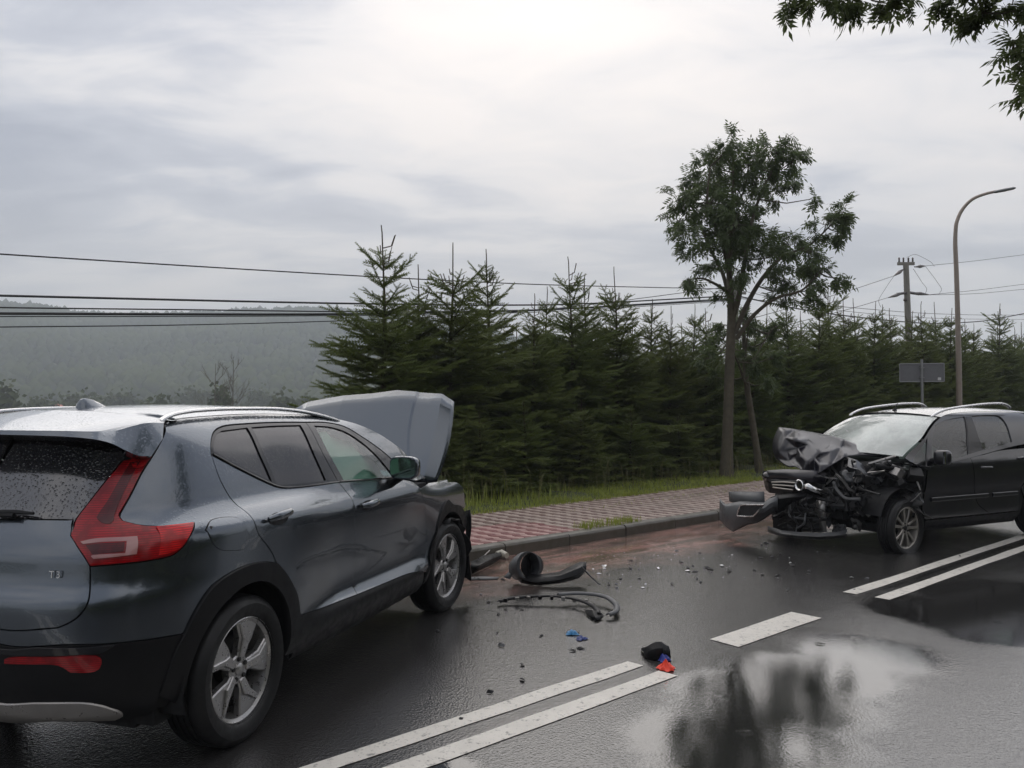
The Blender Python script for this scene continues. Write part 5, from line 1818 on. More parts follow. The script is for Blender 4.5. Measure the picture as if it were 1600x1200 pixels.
    for m_ in mats:
        me = bpy.data.meshes.new('paver'); me.from_pydata(PV.tolist(), [], PF); me.materials.append(m_); me.update()
        bm = bmesh.new(); bm.from_mesh(me); bmesh.ops.recalc_face_normals(bm, faces=bm.faces); bm.to_mesh(me); bm.free()
        protos.append(me)
    for _, _, P0, mi in pav[:300]:
        o_ = bpy.data.objects.new('paver', protos[mi]); link(o_, walk)
        o_.location = tuple(P0 + np.array([0, 0, rr_.uniform(-.003, .003)]))
        o_.rotation_euler = (rr_.uniform(-.010, .010), rr_.uniform(-.010, .010), 0)
    V = []; Fc = []; fm = []
    for _, _, P0, mi in pav[300:]:
        b0 = len(V); dz = rr_.uniform(-.003, .003); tx, ty = rr_.uniform(-.01, .01), rr_.uniform(-.01, .01)
        for v in PV:
            V.append(tuple(P0 + v + np.array([0, 0, dz + v[0] * tx + v[1] * ty])))
        Fc += [tuple(k + b0 for k in f) for f in PF]; fm += [mi] * len(PF)
    rest = mk('pavers', V, Fc, None, walk, smooth=False, mats=mats, fmat=fm)
    bm = bmesh.new(); bm.from_mesh(rest.data); bmesh.ops.recalc_face_normals(bm, faces=bm.faces); bm.to_mesh(rest.data); bm.free()
    rest['kind'] = 'stuff'
    rquad('walk_surface', 22, 120, WALK_N0 + .0, WALK_N1, KERB_H - .002, mg1, parent=walk)
    # ---- verge behind the walk
    V = []; Fc = []
    ss = np.linspace(-30, 120, 240); ns_ = [WALK_N1 + .0, WALK_N1 + .25, 9.4, 10, 11, 12, 13, 14, 15.5]
    for s in ss:
        for n in ns_:
            z_ = KERB_H - .03 + (.05 * math.sin(s * .9) * .3 + .03 * math.sin(s * 2.3 + n)) * (n > 9) + (-.14 * (n - 13.5) if n > 13.5 else 0)
            V.append(rdp(s, n, z_))
    k = len(ns_)
    for i in range(len(ss) - 1):
        for j in range(k - 1):
            Fc.append((i * k + j, i * k + j + 1, (i + 1) * k + j + 1, (i + 1) * k + j)[::-1])
    vg = mk('verge', V, Fc, soil.m)
    bm = bmesh.new(); bm.from_mesh(vg.data); bmesh.ops.recalc_face_normals(bm, faces=bm.faces); bm.to_mesh(vg.data); bm.free(); vg['kind'] = 'structure'
    return soil.m


def terrain(x, y):
    n = x * RN[0] + y * RN[1]
    r = math.hypot(x, y)
    z = -.06
    if n > 13.5:
        z -= 15 * (1 - math.exp(-(n - 13.5) / 55)) * .92
    elif n < -15:
        z += .0
    if n > 0 and r > 300:
        a = math.degrees(math.atan2(x, y))
        top = ridge(a)
        f = min(1, max(0, (r - 330) / 900)); f = f * f * (3 - 2 * f)
        z = z * (1 - f) + f * (top - 9) + (6 * math.sin(x * .013 + y * .007) + 4 * math.sin(y * .021 - x * .017)) * f * (1 - f) * 2
        if r > 1300:
            z -= (r - 1300) * .15
    return z


def ridge(a):
    """height of the skyline 1230 m away, from its row in the photograph"""
    azs = [-75, -45, -32, -29.5, -27.5, -25, -21, -17, -13.5, -10.5, -6, 0, 10, 40, 80]
    rows = [450, 470, 478, 484, 496, 498, 497, 490, 488, 492, 505, 530, 565, 600, 610]
    y = np.interp(a, azs, rows)
    return CAM_H + (HORIZON - y) / F * 1230 * max(.3, math.cos(math.radians(a)))


M_SOIL = build_ground()
# ================================================================== vegetation
def leaf_mat(name, a, b, rough=.45, trans=.25, scale=3.0, spec=.4, tree=False):
    t = NT(name)
    p = t.pos()
    n = t.noise(p, scale, 4, .6)
    n2 = t.noise(p, 40, 2)
    col = t.mix(n, a, b)
    col = t.mix(t.math('MULTIPLY', n2, .4), col, tuple(k * 1.35 for k in b))
    if tree:
        rnd = t.node('ShaderNodeObjectInfo').outputs['Random']
        col = t.mix(t.maprange(rnd, 0, 1, 0, .55, False), col, (.105, .150, .030))
    t.set(Base_Color=col, Roughness=rough, Specular_IOR_Level=spec)
    tl = t.node('ShaderNodeBsdfTranslucent', {'Color': col}).outputs[0]
    mx = t.node('ShaderNodeMixShader', {0: trans, 1: t.b.outputs[0], 2: tl}).outputs[0]
    t.l.new(mx, t.out.inputs['Surface'])
    return t.m


M_NEEDLE = leaf_mat('spruce_needles', (.052, .078, .020), (.175, .200, .052), trans=.15, scale=2.2, tree=True)
M_TWIG = simple('spruce_twig', (.06, .045, .028), .8, vary=.3)
M_BARK = simple('ash_bark', (.085, .072, .048), .8, vary=.5, scale=9, bump=.9, bscale=28)
M_ASH = leaf_mat('ash_leaves', (.045, .070, .026), (.105, .140, .052), trans=.48, scale=2.0)
M_ASH2 = leaf_mat('near_ash_leaves', (.05, .07, .025), (.12, .15, .055), trans=.55, scale=6.0)
M_GRASS = leaf_mat('grass_blades', (.15, .20, .030), (.31, .34, .062), trans=.3, scale=2.5)
M_WEED = leaf_mat('dry_grass_stems', (.14, .13, .05), (.22, .20, .09), trans=.3)
def forest_mat():
    t = NT('distant_woodland')
    p = t.pos()
    a = t.noise(p, .012, 5, .6); b = t.noise(p, .10, 2)
    col = t.mix(t.maprange(a, .35, .65), (.010, .020, .008), (.055, .070, .022))
    col = t.mix(t.math('MULTIPLY', b, .6), col, (.070, .080, .030))
    t.set(Base_Color=col, Roughness=1.0, Specular_IOR_Level=0.0)
    return t.m


M_FOREST = forest_mat()
M_BUSH = leaf_mat('valley_bushes', (.030, .045, .014), (.075, .090, .030), trans=.1, scale=.3, spec=.05)


def frames(d, up=None):
    """rotation matrices whose x axis runs along d (n, 3)"""
    d = d / (np.linalg.norm(d, axis=1, keepdims=True) + 1e-9)
    u = np.tile([0, 0, 1.0], (len(d), 1)) if up is None else up
    y = np.cross(u, d); l = np.linalg.norm(y, axis=1, keepdims=True)
    y = np.where(l < 1e-3, np.array([0, 1.0, 0]), y / np.maximum(l, 1e-6))
    z = np.cross(d, y)
    return np.stack([d, y, z], 2)


def stamp(tv, tf, R, P, S):
    """template verts (k,3), faces (m,3) placed n times"""
    V = np.einsum('nij,kj->nki', R, tv) * S[:, None, None] + P[:, None, :]
    k = len(tv)
    Fc = tf[None, :, :] + (np.arange(len(P)) * k)[:, None, None]
    return V.reshape(-1, 3), Fc.reshape(-1, 3)


def twig_template(teeth=7, w=.13):
    """a needled shoot: two crossed toothed strips, unit length along x"""
    V = []; Fc = []
    for ang in (.35, 1.95):
        c, s = math.cos(ang), math.sin(ang)
        b = len(V)
        V += [(0, 0, 0), (1, 0, 0)]
        for sd in (1, -1):
            for i in range(teeth):
                x0 = i / teeth * .95; x1 = x0 + .42 / teeth; xt = x0 + 1.25 / teeth
                ww = w * (1 - .35 * i / teeth) * sd
                k = len(V)
                V += [(x0, 0, 0), (x0 + .75 / teeth, 0, 0), (xt, ww * c, ww * s)]
                Fc.append((k, k + 1, k + 2))
        # thin core
        V += [(0, -.012 * c, -.012 * s), (0, .012 * c, .012 * s), (1.0, 0, 0)]
        Fc.append((len(V) - 3, len(V) - 2, len(V) - 1))
    return np.array(V), np.array(Fc)


TW_V, TW_F = twig_template()


def spruce_mesh(seed, H=4.3, R=1.25, name='spruce'):
    """returns meshes (trunk, crown) for a young spruce H metres tall"""
    r = np.random.default_rng(seed)
    trunk = MB()
    lean = r.uniform(-.03, .03, 2)
    zs = np.linspace(0, H, 12)
    pts = [np.array([lean[0] * z + .02 * math.sin(z * 2 + seed), lean[1] * z + .02 * math.cos(z * 1.7), z]) for z in zs]
    at = lambda z: np.array([np.interp(z, zs, [p[k] for p in pts]) for k in range(3)])
    trunk.tube(pts, [max(.008, .07 * (1 - z / H) ** .9) for z in zs], 6)
    P, D, S = [], [], []           # shoots
    z = .12
    leader = r.uniform(.45, .75)
    while z < H - leader:
        f = z / H
        L = R * (1 - f) ** .62 * r.uniform(.85, 1.15) + .10
        nb = int(r.integers(8, 11)) if f < .7 else int(r.integers(4, 6))
        a0 = r.uniform(0, 6.28)
        elev = np.interp(f, [0, .3, .6, .85, 1], [-.05, .16, .46, .82, 1.1])
        for k in range(nb):
            a = a0 + 6.283 * k / nb + r.uniform(-.25, .25)
            e = elev + r.uniform(-.12, .12)
            l = L * r.uniform(.5, 1.22)
            ns = max(4, int(l / .13))
            d0 = np.array([math.cos(a) * math.cos(e), math.sin(a) * math.cos(e), math.sin(e)])
            prev = at(z + r.uniform(-.04, .04)); bp = [prev]
            for i in range(ns):
                t = (i + 1) / ns
                dd = d0 + np.array([0, 0, (-.28 * math.sin(t * 2.2) + .42 * t * t) * (1 - f * .8)])
                nx = prev + dd / np.linalg.norm(dd) * (l / ns)
                seg = nx - prev
                P.append(prev); D.append(seg); S.append(np.linalg.norm(seg) * 1.7)
                # side shoots, longer towards the base, hanging a little
                if t > .12:
                    sl = (l * .38 * (1 - t * .75) + .07)
                    for sd in (1, -1):
                        side = np.cross(seg, (0, 0, 1)); side /= np.linalg.norm(side) + 1e-9
                        q = seg / np.linalg.norm(seg) * .75 + side * sd * r.uniform(.6, 1.0) + np.array([0, 0, r.uniform(-.35, .12)])
                        q /= np.linalg.norm(q)
                        ls = sl * r.uniform(.7, 1.2)
                        nn_ = max(1, int(ls / .17))
                        pp = prev + seg * r.uniform(0, .8)
                        for j in range(nn_):
                            qq = q + np.array([0, 0, -.12 * j])
                            P.append(pp); D.append(qq); S.append(ls / nn_ * 1.35)
                            if r.random() < .8:
                                q3 = qq + np.cross(qq, (0, 0, 1)) * r.choice([-1, 1]) * .8 + np.array([0, 0, r.uniform(-.3, .1)])
                                P.append(pp + qq * ls / nn_ * .4); D.append(q3); S.append(min(.16, ls * .55))
                            pp = pp + qq / np.linalg.norm(qq) * ls / nn_
                prev = nx; bp.append(nx)
            if f > .0:
                rad = .006 + .012 * (1 - f)
                trunk.tube(bp[:max(2, len(bp) * 3 // 4)], [rad * (1 - .6 * i / len(bp)) for i in range(max(2, len(bp) * 3 // 4))], 3, cap=False)
        z += np.interp(f, [0, .5, 1], [.13, .17, .34]) * r.uniform(.85, 1.15)
    # bare upswept candles round the leader
    for k in range(int(r.integers(4, 8))):
        a = r.uniform(0, 6.28); zz = H - leader * r.uniform(.45, 1.25); L = r.uniform(.14, .34)
        b0 = at(min(zz, H)); o = np.array([math.cos(a), math.sin(a), 0])
        trunk.tube([b0, b0 + o * L * .45 + [0, 0, L * .15], b0 + o * L * .62 + [0, 0, L * .75]], [.008, .010, .007], 4)
    trunk.tube([at(H - leader), at(H) + [0, 0, .0], at(H) + np.array([r.uniform(-.03, .03), 0, .12])], [.012, .010, .008], 5)
    # needle fuzz on the leader
    P, D, S = np.array(P), np.array(D), np.array(S)
    roll = r.normal(0, 1, (len(P), 3)); roll[:, 2] += .6
    V, Fc = stamp(TW_V * np.array([1, 1, 1]), TW_F, frames(D, roll), P, S)
    return trunk, V, Fc


SPRUCES = []
_pa = 0
for _s in range(6):
    tr_, V_, F_ = spruce_mesh(100 + _s, 4.3, [1.25, 1.05, 1.35, 1.1, 1.3, 1.15][_s])
    ot = tr_.build('trunk', M_TWIG, None)
    oc = mk_fast('crown', V_, F_, M_NEEDLE)
    SPRUCES.append((ot.data, oc.data))
    bpy.data.objects.remove(ot); bpy.data.objects.remove(oc)


def place_spruce(loc, h, rz, v, label, group='spruces in the hedge behind the pavement', wide=1.0):
    o = empty('spruce_tree', tuple(loc), rz, label, 'tree', group)
    k = h / 4.35
    o.scale = (k * wide, k * wide, k)
    for me, nm in zip(SPRUCES[v], ('trunk', 'crown')):
        c = bpy.data.objects.new(nm, me); link(c, o)
    return o


def ground_z(P):
    n = P @ RN
    return KERB_H - .03 + (-.14 * (n - 13.5) if n > 13.5 else 0)


ORD = 'first second third fourth fifth sixth seventh eighth ninth tenth eleventh twelfth thirteenth fourteenth fifteenth sixteenth seventeenth eighteenth nineteenth twentieth twenty-first twenty-second twenty-third twenty-fourth twenty-fifth'.split()


def build_spruces():
    r = random.Random(5)
    front = [(604, 355, 11.7), (654, 415, 12.2), (703, 378, 11.6), (765, 391, 12.1), (829, 458, 11.5), (848, 447, 12.6), (897, 402, 11.7), (922, 428, 12.7), (967, 417, 11.6), (1014, 468, 12.4), (1044, 478, 11.5), (1078, 475, 12.2), (1104, 482, 11.5),
             (1172, 488, 11.7), (1200, 470, 12.4), (1232, 470, 11.7), (1256, 486, 12.6), (1276, 462, 11.6), (1297, 446, 12.2), (1319, 470, 11.6), (1338, 466, 12.5), (1363, 472, 11.7), (1381, 476, 12.4), (1397, 482, 11.6), (1421, 486, 12.2), (1444, 471, 11.6), (1463, 472, 12.5), (1482, 482, 11.7), (1504, 500, 12.3), (1522, 505, 11.6), (1557, 476, 11.8), (1580, 512, 12.4), (1600, 522, 11.7), (1622, 515, 12.0), (1646, 520, 11.8), (1668, 512, 12.1)]
    tallest = 'tall spruce with a long bare leader at the valley end of the hedge'
    for i, (px, py, n) in enumerate(front):
        P = on_line(px, py, n)
        loc = np.array([P[0], P[1], 0]); loc[2] = ground_z(loc)
        h = P[2] - loc[2] - .06
        nth = ORD[i] if px < 1130 else ORD[i - 13]
        lab = tallest if i == 0 else ('%s spruce from the valley end of the hedge, before the ash tree' % nth if px < 1130 else '%s spruce beyond the ash tree trunk, counting along the hedge past the lamp' % nth)
        place_spruce(loc, h, r.uniform(0, 6.28), i % 6, lab, wide=r.uniform(.95, 1.15))
    # a lower second line that closes the hedge
    back = [(560, 560, 13.0)] + [(x, 492 + 16 * math.sin(x), 13.0) for x in range(630, 1660, 44)]
    for i, (px, py, n) in enumerate(back):
        P = on_line(px, py, n)
        loc = np.array([P[0], P[1], 0]); loc[2] = ground_z(loc)
        place_spruce(loc, P[2] - loc[2], r.uniform(0, 6.28), (i + 3) % 6, 'shorter spruce filling the gaps in the second line of the hedge', wide=1.2)
    low = [(x, 640 + 18 * math.sin(x * 1.7), 10.6) for x in (690, 752, 820, 905, 985, 1062)] + [(x, 630 + 12 * math.sin(x), 10.7) for x in (1240, 1300, 1370, 1450, 1530, 1590)]
    for i, (px, py, n) in enumerate(low):
        P = on_line(px, py, n)
        loc = np.array([P[0], P[1], 0]); loc[2] = ground_z(loc)
        place_spruce(loc, max(1.3, P[2] - loc[2]), r.uniform(0, 6.28), (i + 1) % 6, ('%s low bushy spruce at the hedge foot, counting from the SUV to the ash tree' % ORD[i] if i < 6 else '%s low bushy spruce at the hedge foot beyond the ash tree' % ORD[i - 6]), 'low spruces along the verge', wide=1.5)


    # the photographer's side of the road is wooded too: it darkens what the car sides mirror
    for i in range(26):
        s = -14 + i * 2.5 + r.uniform(-.8, .8)
        loc = rdp(s, -9.5 + r.uniform(-1, 1), .02)
        place_spruce(loc, r.uniform(6.0, 8.5), r.uniform(0, 6.28), i % 6, 'big spruce on the photographer side of the road', 'spruces on the near side of the road', wide=1.1)


build_spruces()


def leaf_template(n=9, L=1.0, droop=.35, lw=.13, ll=.36):
    """a feathered compound leaf, unit length along x, leaflets hanging"""
    V = []; Fc = []
    def leaflet(base, d, length, width, tip_drop):
        b = len(V)
        d = d / np.linalg.norm(d)
        s = np.cross(d, (0, 0, 1.0)); s /= np.linalg.norm(s) + 1e-9
        m = base + d * length * .45 + np.array([0, 0, -tip_drop * .3])
        V.extend([base, m + s * width / 2, base + d * length + np.array([0, 0, -tip_drop]), m - s * width / 2])
        Fc.extend([(b, b + 1, b + 2), (b, b + 2, b + 3)])
    pairs = n // 2
    for i in range(pairs):
        t = .25 + .65 * i / pairs
        base = np.array([t * L, 0, -droop * t * t * .5])
        for sd in (1, -1):
            leaflet(base, np.array([.55, sd, -.25]), ll * L, lw * L, .10 * L)
    leaflet(np.array([L * .92, 0, -droop * .42]), np.array([1, 0, -.5]), ll * L * 1.05, lw * L, .1 * L)
    b = len(V)
    V.extend([np.array([0, -.008, 0]), np.array([0, .008, 0]), np.array([L * .95, 0, -droop * .45])]); Fc.append((b, b + 1, b + 2))
    return np.array(V), np.array(Fc)


LF_V, LF_F = leaf_template()


def ash_tree(name, label, base, trunk_pts, limbs, clumps, depth, leaf=.27, density=.092, bark=M_BARK, mat=M_ASH, seed=1, spread=1.0, twig_r=.012, thick=None):
    """limbs: lists of (px, py, depth offset); clumps: (px, py, r px)"""
    r = np.random.default_rng(seed)
    o = empty(name, tuple(base), 0, label, 'tree')
    base = np.asarray(base, float)
    def w3(px, py, dz=0.0):
        q = ray(px, py)
        return CAMP + q * ((depth + dz) / q[1])
    tk = MB()
    tp = [base] + [w3(x, y, d) for x, y, d, _ in trunk_pts]
    tr_r = [trunk_pts[0][3] * 1.35] + [k for *_, k in trunk_pts]
    tk.tube([p - base for p in tp], tr_r, 12)
    tk.build('trunk', bark, o)
    nodes = list(tp[len(tp) // 2:])
    lm = MB()
    for lb in limbs:
        q = [w3(*p[:3]) for p in lb]
        m = len(q)
        f = np.stack([pchip(range(m), [v[k] for v in q])(np.linspace(0, m - 1, 5 * m)) for k in range(3)], 1)
        r0 = lb[0][3] if len(lb[0]) > 3 else .04
        lm.tube(f - base, [r0 * (1 - .75 * i / (len(f) - 1)) for i in range(len(f))], 7)
        nodes += list(f)
    P, D, S = [], [], []
    nodes = np.array(nodes)
    for (px, py, rad) in clumps:
        c = w3(px, py, r.uniform(-1, 1) * spread)
        R = rad / F * depth
        k = int(np.argmin(np.linalg.norm(nodes - c, axis=1) + .35 * np.maximum(0, nodes[:, 2] - c[2])))
        s0 = nodes[k]
        mid = .5 * (s0 + c) + np.array([0, 0, -.08 * np.linalg.norm(c - s0)])
        lm.tube([s0 - base, mid - base, c - base], [twig_r * 1.4, twig_r, twig_r * .6], 5)
        nl = max(5, int(density * rad * rad * .95))
        tips = r.normal(0, 1, (max(3, nl // 7), 3)); tips /= np.linalg.norm(tips, axis=1, keepdims=True)
        tips = c + tips * R * r.uniform(.45, 1.0, (len(tips), 1)) * np.array([1, 1, .85])
        for tpn in tips:
            lm.tube([c - base, .5 * (c + tpn) - base + [0, 0, .02], tpn - base], [twig_r * .5, twig_r * .4, twig_r * .25], 3, cap=False)
        for i in range(nl):
            tpn = tips[i % len(tips)]
            d = (tpn - c) / (np.linalg.norm(tpn - c) + 1e-6) * .8 + r.normal(0, .55, 3) + np.array([0, 0, -.25])
            P.append(tpn + r.normal(0, R * .10, 3) - d * leaf * .3); D.append(d); S.append(leaf * r.uniform(.75, 1.2))
    lm.build('limbs', bark, o)
    P, D, S = np.array(P), np.array(D), np.array(S)
    up = np.tile([0, 0, 1.0], (len(P), 1)) + r.normal(0, .45, (len(P), 3))
    V, Fc = stamp(LF_V, LF_F, frames(D, up), P - base, S)
    mk_fast('crown', V, Fc, mat, o)
    return o


def build_ash():
    b = on_ground(1135, 746, .10); dep = b[1]
    trunk = [(1136, 700, 0, .118), (1138, 640, 0, .105), (1140.5, 560, 0, .10), (1143, 500, 0, .09), (1142, 470, 0, .075), (1139, 420, 0, .06), (1143, 350, 0, .04), (1146, 270, 0, .025), (1143, 220, 0, .012)]
    limbs = [[(1143, 500, 0, .07), (1153, 470, -.1), (1160, 430, -.2), (1172, 360, -.3), (1190, 300, -.3), (1218, 250, -.3)],
             [(1142, 475, 0, .05), (1130, 430, .2), (1110, 390, .3), (1085, 330, .5), (1065, 305, .6)],
             [(1148, 520, 0, .06), (1170, 470, .1), (1195, 430, .2), (1225, 400, .3), (1262, 385, .3), (1300, 350, .3)],
             [(1150, 530, 0, .05), (1180, 490, -.2), (1215, 465, -.4), (1250, 455, -.5), (1285, 420, -.5)],
             [(1141, 460, 0, .04), (1120, 445, -.2), (1095, 435, -.3), (1076, 437, -.3)],
             [(1142, 440, 0, .05), (1128, 380, -.5), (1105, 310, -.6), (1110, 260, -.6)],
             [(1144, 330, 0, .03), (1165, 290, .4), (1170, 250, .5)]]
    cl = [(1143, 222, 20), (1122, 248, 32), (1170, 258, 42), (1212, 236, 36), (1236, 254, 24), (1082, 288, 36), (1060, 312, 26), (1110, 318, 46), (1160, 318, 48), (1204, 296, 32), (1060, 345, 25), (1090, 368, 42), (1130, 378, 46), (1172, 370, 42), (1150, 420, 30), (1202, 402, 30), (1112, 420, 24), (1232, 382, 32), (1260, 392, 28), (1290, 352, 32), (1274, 310, 13), (1318, 332, 24), (1308, 362, 28), (1280, 420, 26), (1264, 450, 22), (1310, 435, 16), (1325, 440, 11), (1225, 456, 24), (1270, 470, 15), (1228, 470, 12), (1074, 435, 17), (1086, 450, 11), (1125, 465, 14), (1246, 420, 24), (1212, 432, 22), (1098, 250, 16), (1240, 280, 20), (1190, 265, 30), (1135, 280, 36), (1150, 350, 40)]
    ash_tree('ash_tree', 'tall ash tree with an uneven crown growing on the verge by the pavement', b, trunk, limbs, cl, dep, seed=3)
    b2 = on_ground(1187, 741, .10); dep2 = b2[1]
    trunk2 = [(1182, 700, 0, .075), (1175, 655, 0, .07), (1168, 610, 0, .065), (1163, 560, 0, .05), (1162, 500, 0, .03)]
    limbs2 = [[(1168, 610, 0, .03), (1150, 560, -.3), (1130, 530, -.5)], [(1165, 590, 0, .03), (1190, 540, .2), (1210, 510, .3)], [(1163, 560, 0, .03), (1170, 510, -.2)]]
    cl2 = [(1122, 530, 20), (1140, 510, 18), (1110, 560, 18), (1165, 505, 20), (1190, 520, 22), (1215, 510, 18), (1180, 560, 22), (1205, 560, 18), (1150, 560, 16), (1195, 600, 16), (1120, 590, 15), (1165, 540, 18)]
    ash_tree('ash_tree', 'slim leaning trunk with a leafy top beside the tall ash tree', b2, trunk2, limbs2, cl2, dep2, seed=4, leaf=.25, density=.14)
    # the tree that overhangs the photographer's side of the road
    dep3 = 5.6
    b3 = np.array([6.2, 3.6, .03])
    cl3 = [(1228, 12, 12), (1238, 20, 12), (1262, 6, 14), (1290, 2, 16), (1318, 4, 18), (1345, 8, 18), (1366, 16, 18), (1390, 6, 14), (1418, 2, 12), (1464, 8, 12), (1492, 8, 16), (1512, 20, 20), (1536, 26, 22), (1552, 12, 18), (1582, 8, 14), (1596, 14, 12), (1582, 72, 14), (1594, 84, 16), (1604, 66, 16), (1592, 104, 10), (1602, 138, 12), (1596, 152, 8), (1592, 128, 8)]
    cl3 += [(1250 + 45 * i, -45 - 10 * (i % 3), 32) for i in range(11)] + [(1270 + 60 * i, -120, 48) for i in range(8)] + [(1650, 20, 40), (1660, 90, 36), (1650, 150, 26), (1720, 60, 60), (1740, 150, 50), (1700, -60, 70), (1800, -20, 80), (1820, 110, 60)]
    limbs3 = [[(2050, -120, -1.0, .10), (1850, -110, -.4), (1650, -80, 0), (1500, -40, 0), (1380, -25, 0), (1240, -8, 0)], [(2050, -40, -1.0, .08), (1850, 0, -.4), (1720, 40, 0), (1640, 75, 0), (1604, 95, 0)], [(1500, -40, 0, .02), (1530, 0, 0), (1535, 20, 0)]]
    tr3 = [(2250, 250, -1.4, .16), (2150, 60, -1.2, .14), (2050, -100, -1.0, .11), (2000, -300, -.8, .08)]
    ash_tree('ash_tree', 'overhanging ash branches with long narrow leaflets against the sky', b3, tr3, limbs3, cl3, dep3, leaf=.165, density=.06, mat=M_ASH2, seed=6, spread=.35, twig_r=.006)


build_ash()


def build_grass():
    r = np.random.default_rng(9)
    # blade template: bent strip
    def blades(n, smin, smax, n0, n1, hmin, hmax, w, name, label, mat, edge=0.0, zoff=0.0, bias=1.0):
        s = r.uniform(smin, smax, n); nn = n0 + (n1 - n0) * r.uniform(0, 1, n) ** bias
        z = np.full(n, KERB_H - .03 + zoff)
        clump = .5 + .5 * np.sin(s * 3.1 + 1.3 * np.sin(nn * 5)) * np.sin(s * 1.3 + nn * 2.1)
        h = r.uniform(hmin, hmax, n) * (.55 + .75 * clump)
        a = r.uniform(0, 6.28, n); bend = r.uniform(.1, .7, n)
        base = RD[None] * s[:, None] + RN[None] * nn[:, None]; base[:, 2] = z
        d = np.stack([np.cos(a), np.sin(a), np.zeros(n)], 1); sd = np.stack([-np.sin(a), np.cos(a), np.zeros(n)], 1)
        up = np.array([0, 0, 1.0])
        ww = (w * r.uniform(.6, 1.3, n))[:, None]
        m = base + up * (h * .6)[:, None] + d * (h * bend * .25)[:, None]
        tip = base + up * (h * (1 - .25 * bend))[:, None] + d * (h * bend * .75)[:, None]
        V = np.stack([base - sd * ww / 2, base + sd * ww / 2, m - sd * ww * .4, m + sd * ww * .4, tip], 1).reshape(-1, 3)
        k = np.arange(n)[:, None] * 5
        Fc = np.concatenate([k + [0, 1, 3], k + [0, 3, 2], k + [2, 3, 4]], 1).reshape(-1, 3)
        o = mk_fast(name, V, Fc, mat)
        return tag(o, label, 'grass', kind='stuff')
    blades(26000, 1, 22, WALK_N1 - .05, 10.4, .04, .12, .009, 'grass', 'bright green grass along the back edge of the pavement', M_GRASS, bias=1.7)
    blades(9000, 22, 60, WALK_N1, 10.6, .08, .22, .016, 'grass', 'grass strip along the hedge behind the black hatchback', M_GRASS, bias=1.3)
    blades(700, 4, 22, 9.3, 10.8, .35, .75, .007, 'tall_grass', 'tall dry grass stems standing in front of the hedge', M_WEED)
    blades(420, 3.5, 9.5, 9.0, 10.3, .18, .42, .010, 'weeds', 'taller green weeds by the grey SUV at the edge of the hedge', M_GRASS)
    blades(380, 7.35, 8.4, 6.80, 7.06, .03, .11, .008, 'kerb_weeds', 'tuft of weeds growing over the kerb edge', M_GRASS, zoff=.03)
    blades(160, 8.4, 14, 8.0, 8.3, .015, .05, .008, 'joint_weeds', 'thin weeds sprouting between the grey pavers', M_GRASS, zoff=.025)
    blades(9000, -30, 40, -6.5, -3.7, .06, .2, .014, 'grass', 'grass verge on the photographer side of the road', M_GRASS, zoff=-.06)


build_grass()
# ================================================================== street furniture, wires, valley
M_LAMP = simple('galvanised_lamp_post', (.30, .25, .21), .45, metal=.35, vary=.15)
M_LAMPHEAD = simple('lamp_head_grey', (.20, .21, .21), .4, metal=.2)
M_SIGNBACK = simple('sign_back_metal', (.17, .17, .175), .5, metal=.4, vary=.12)
M_POST = simple('steel_post', (.30, .30, .30), .45, metal=.6, vary=.1)
M_POLE = simple('concrete_utility_pole', (.22, .205, .18), .8, vary=.2, scale=3)
M_WIRE = simple('black_cable', (.015, .015, .016), .6, vary=.1)
M_CERAMIC = simple('brown_insulator', (.05, .035, .03), .3, vary=.2)
M_STICKER = simple('white_sticker', (.6, .6, .58), .5, vary=.05)


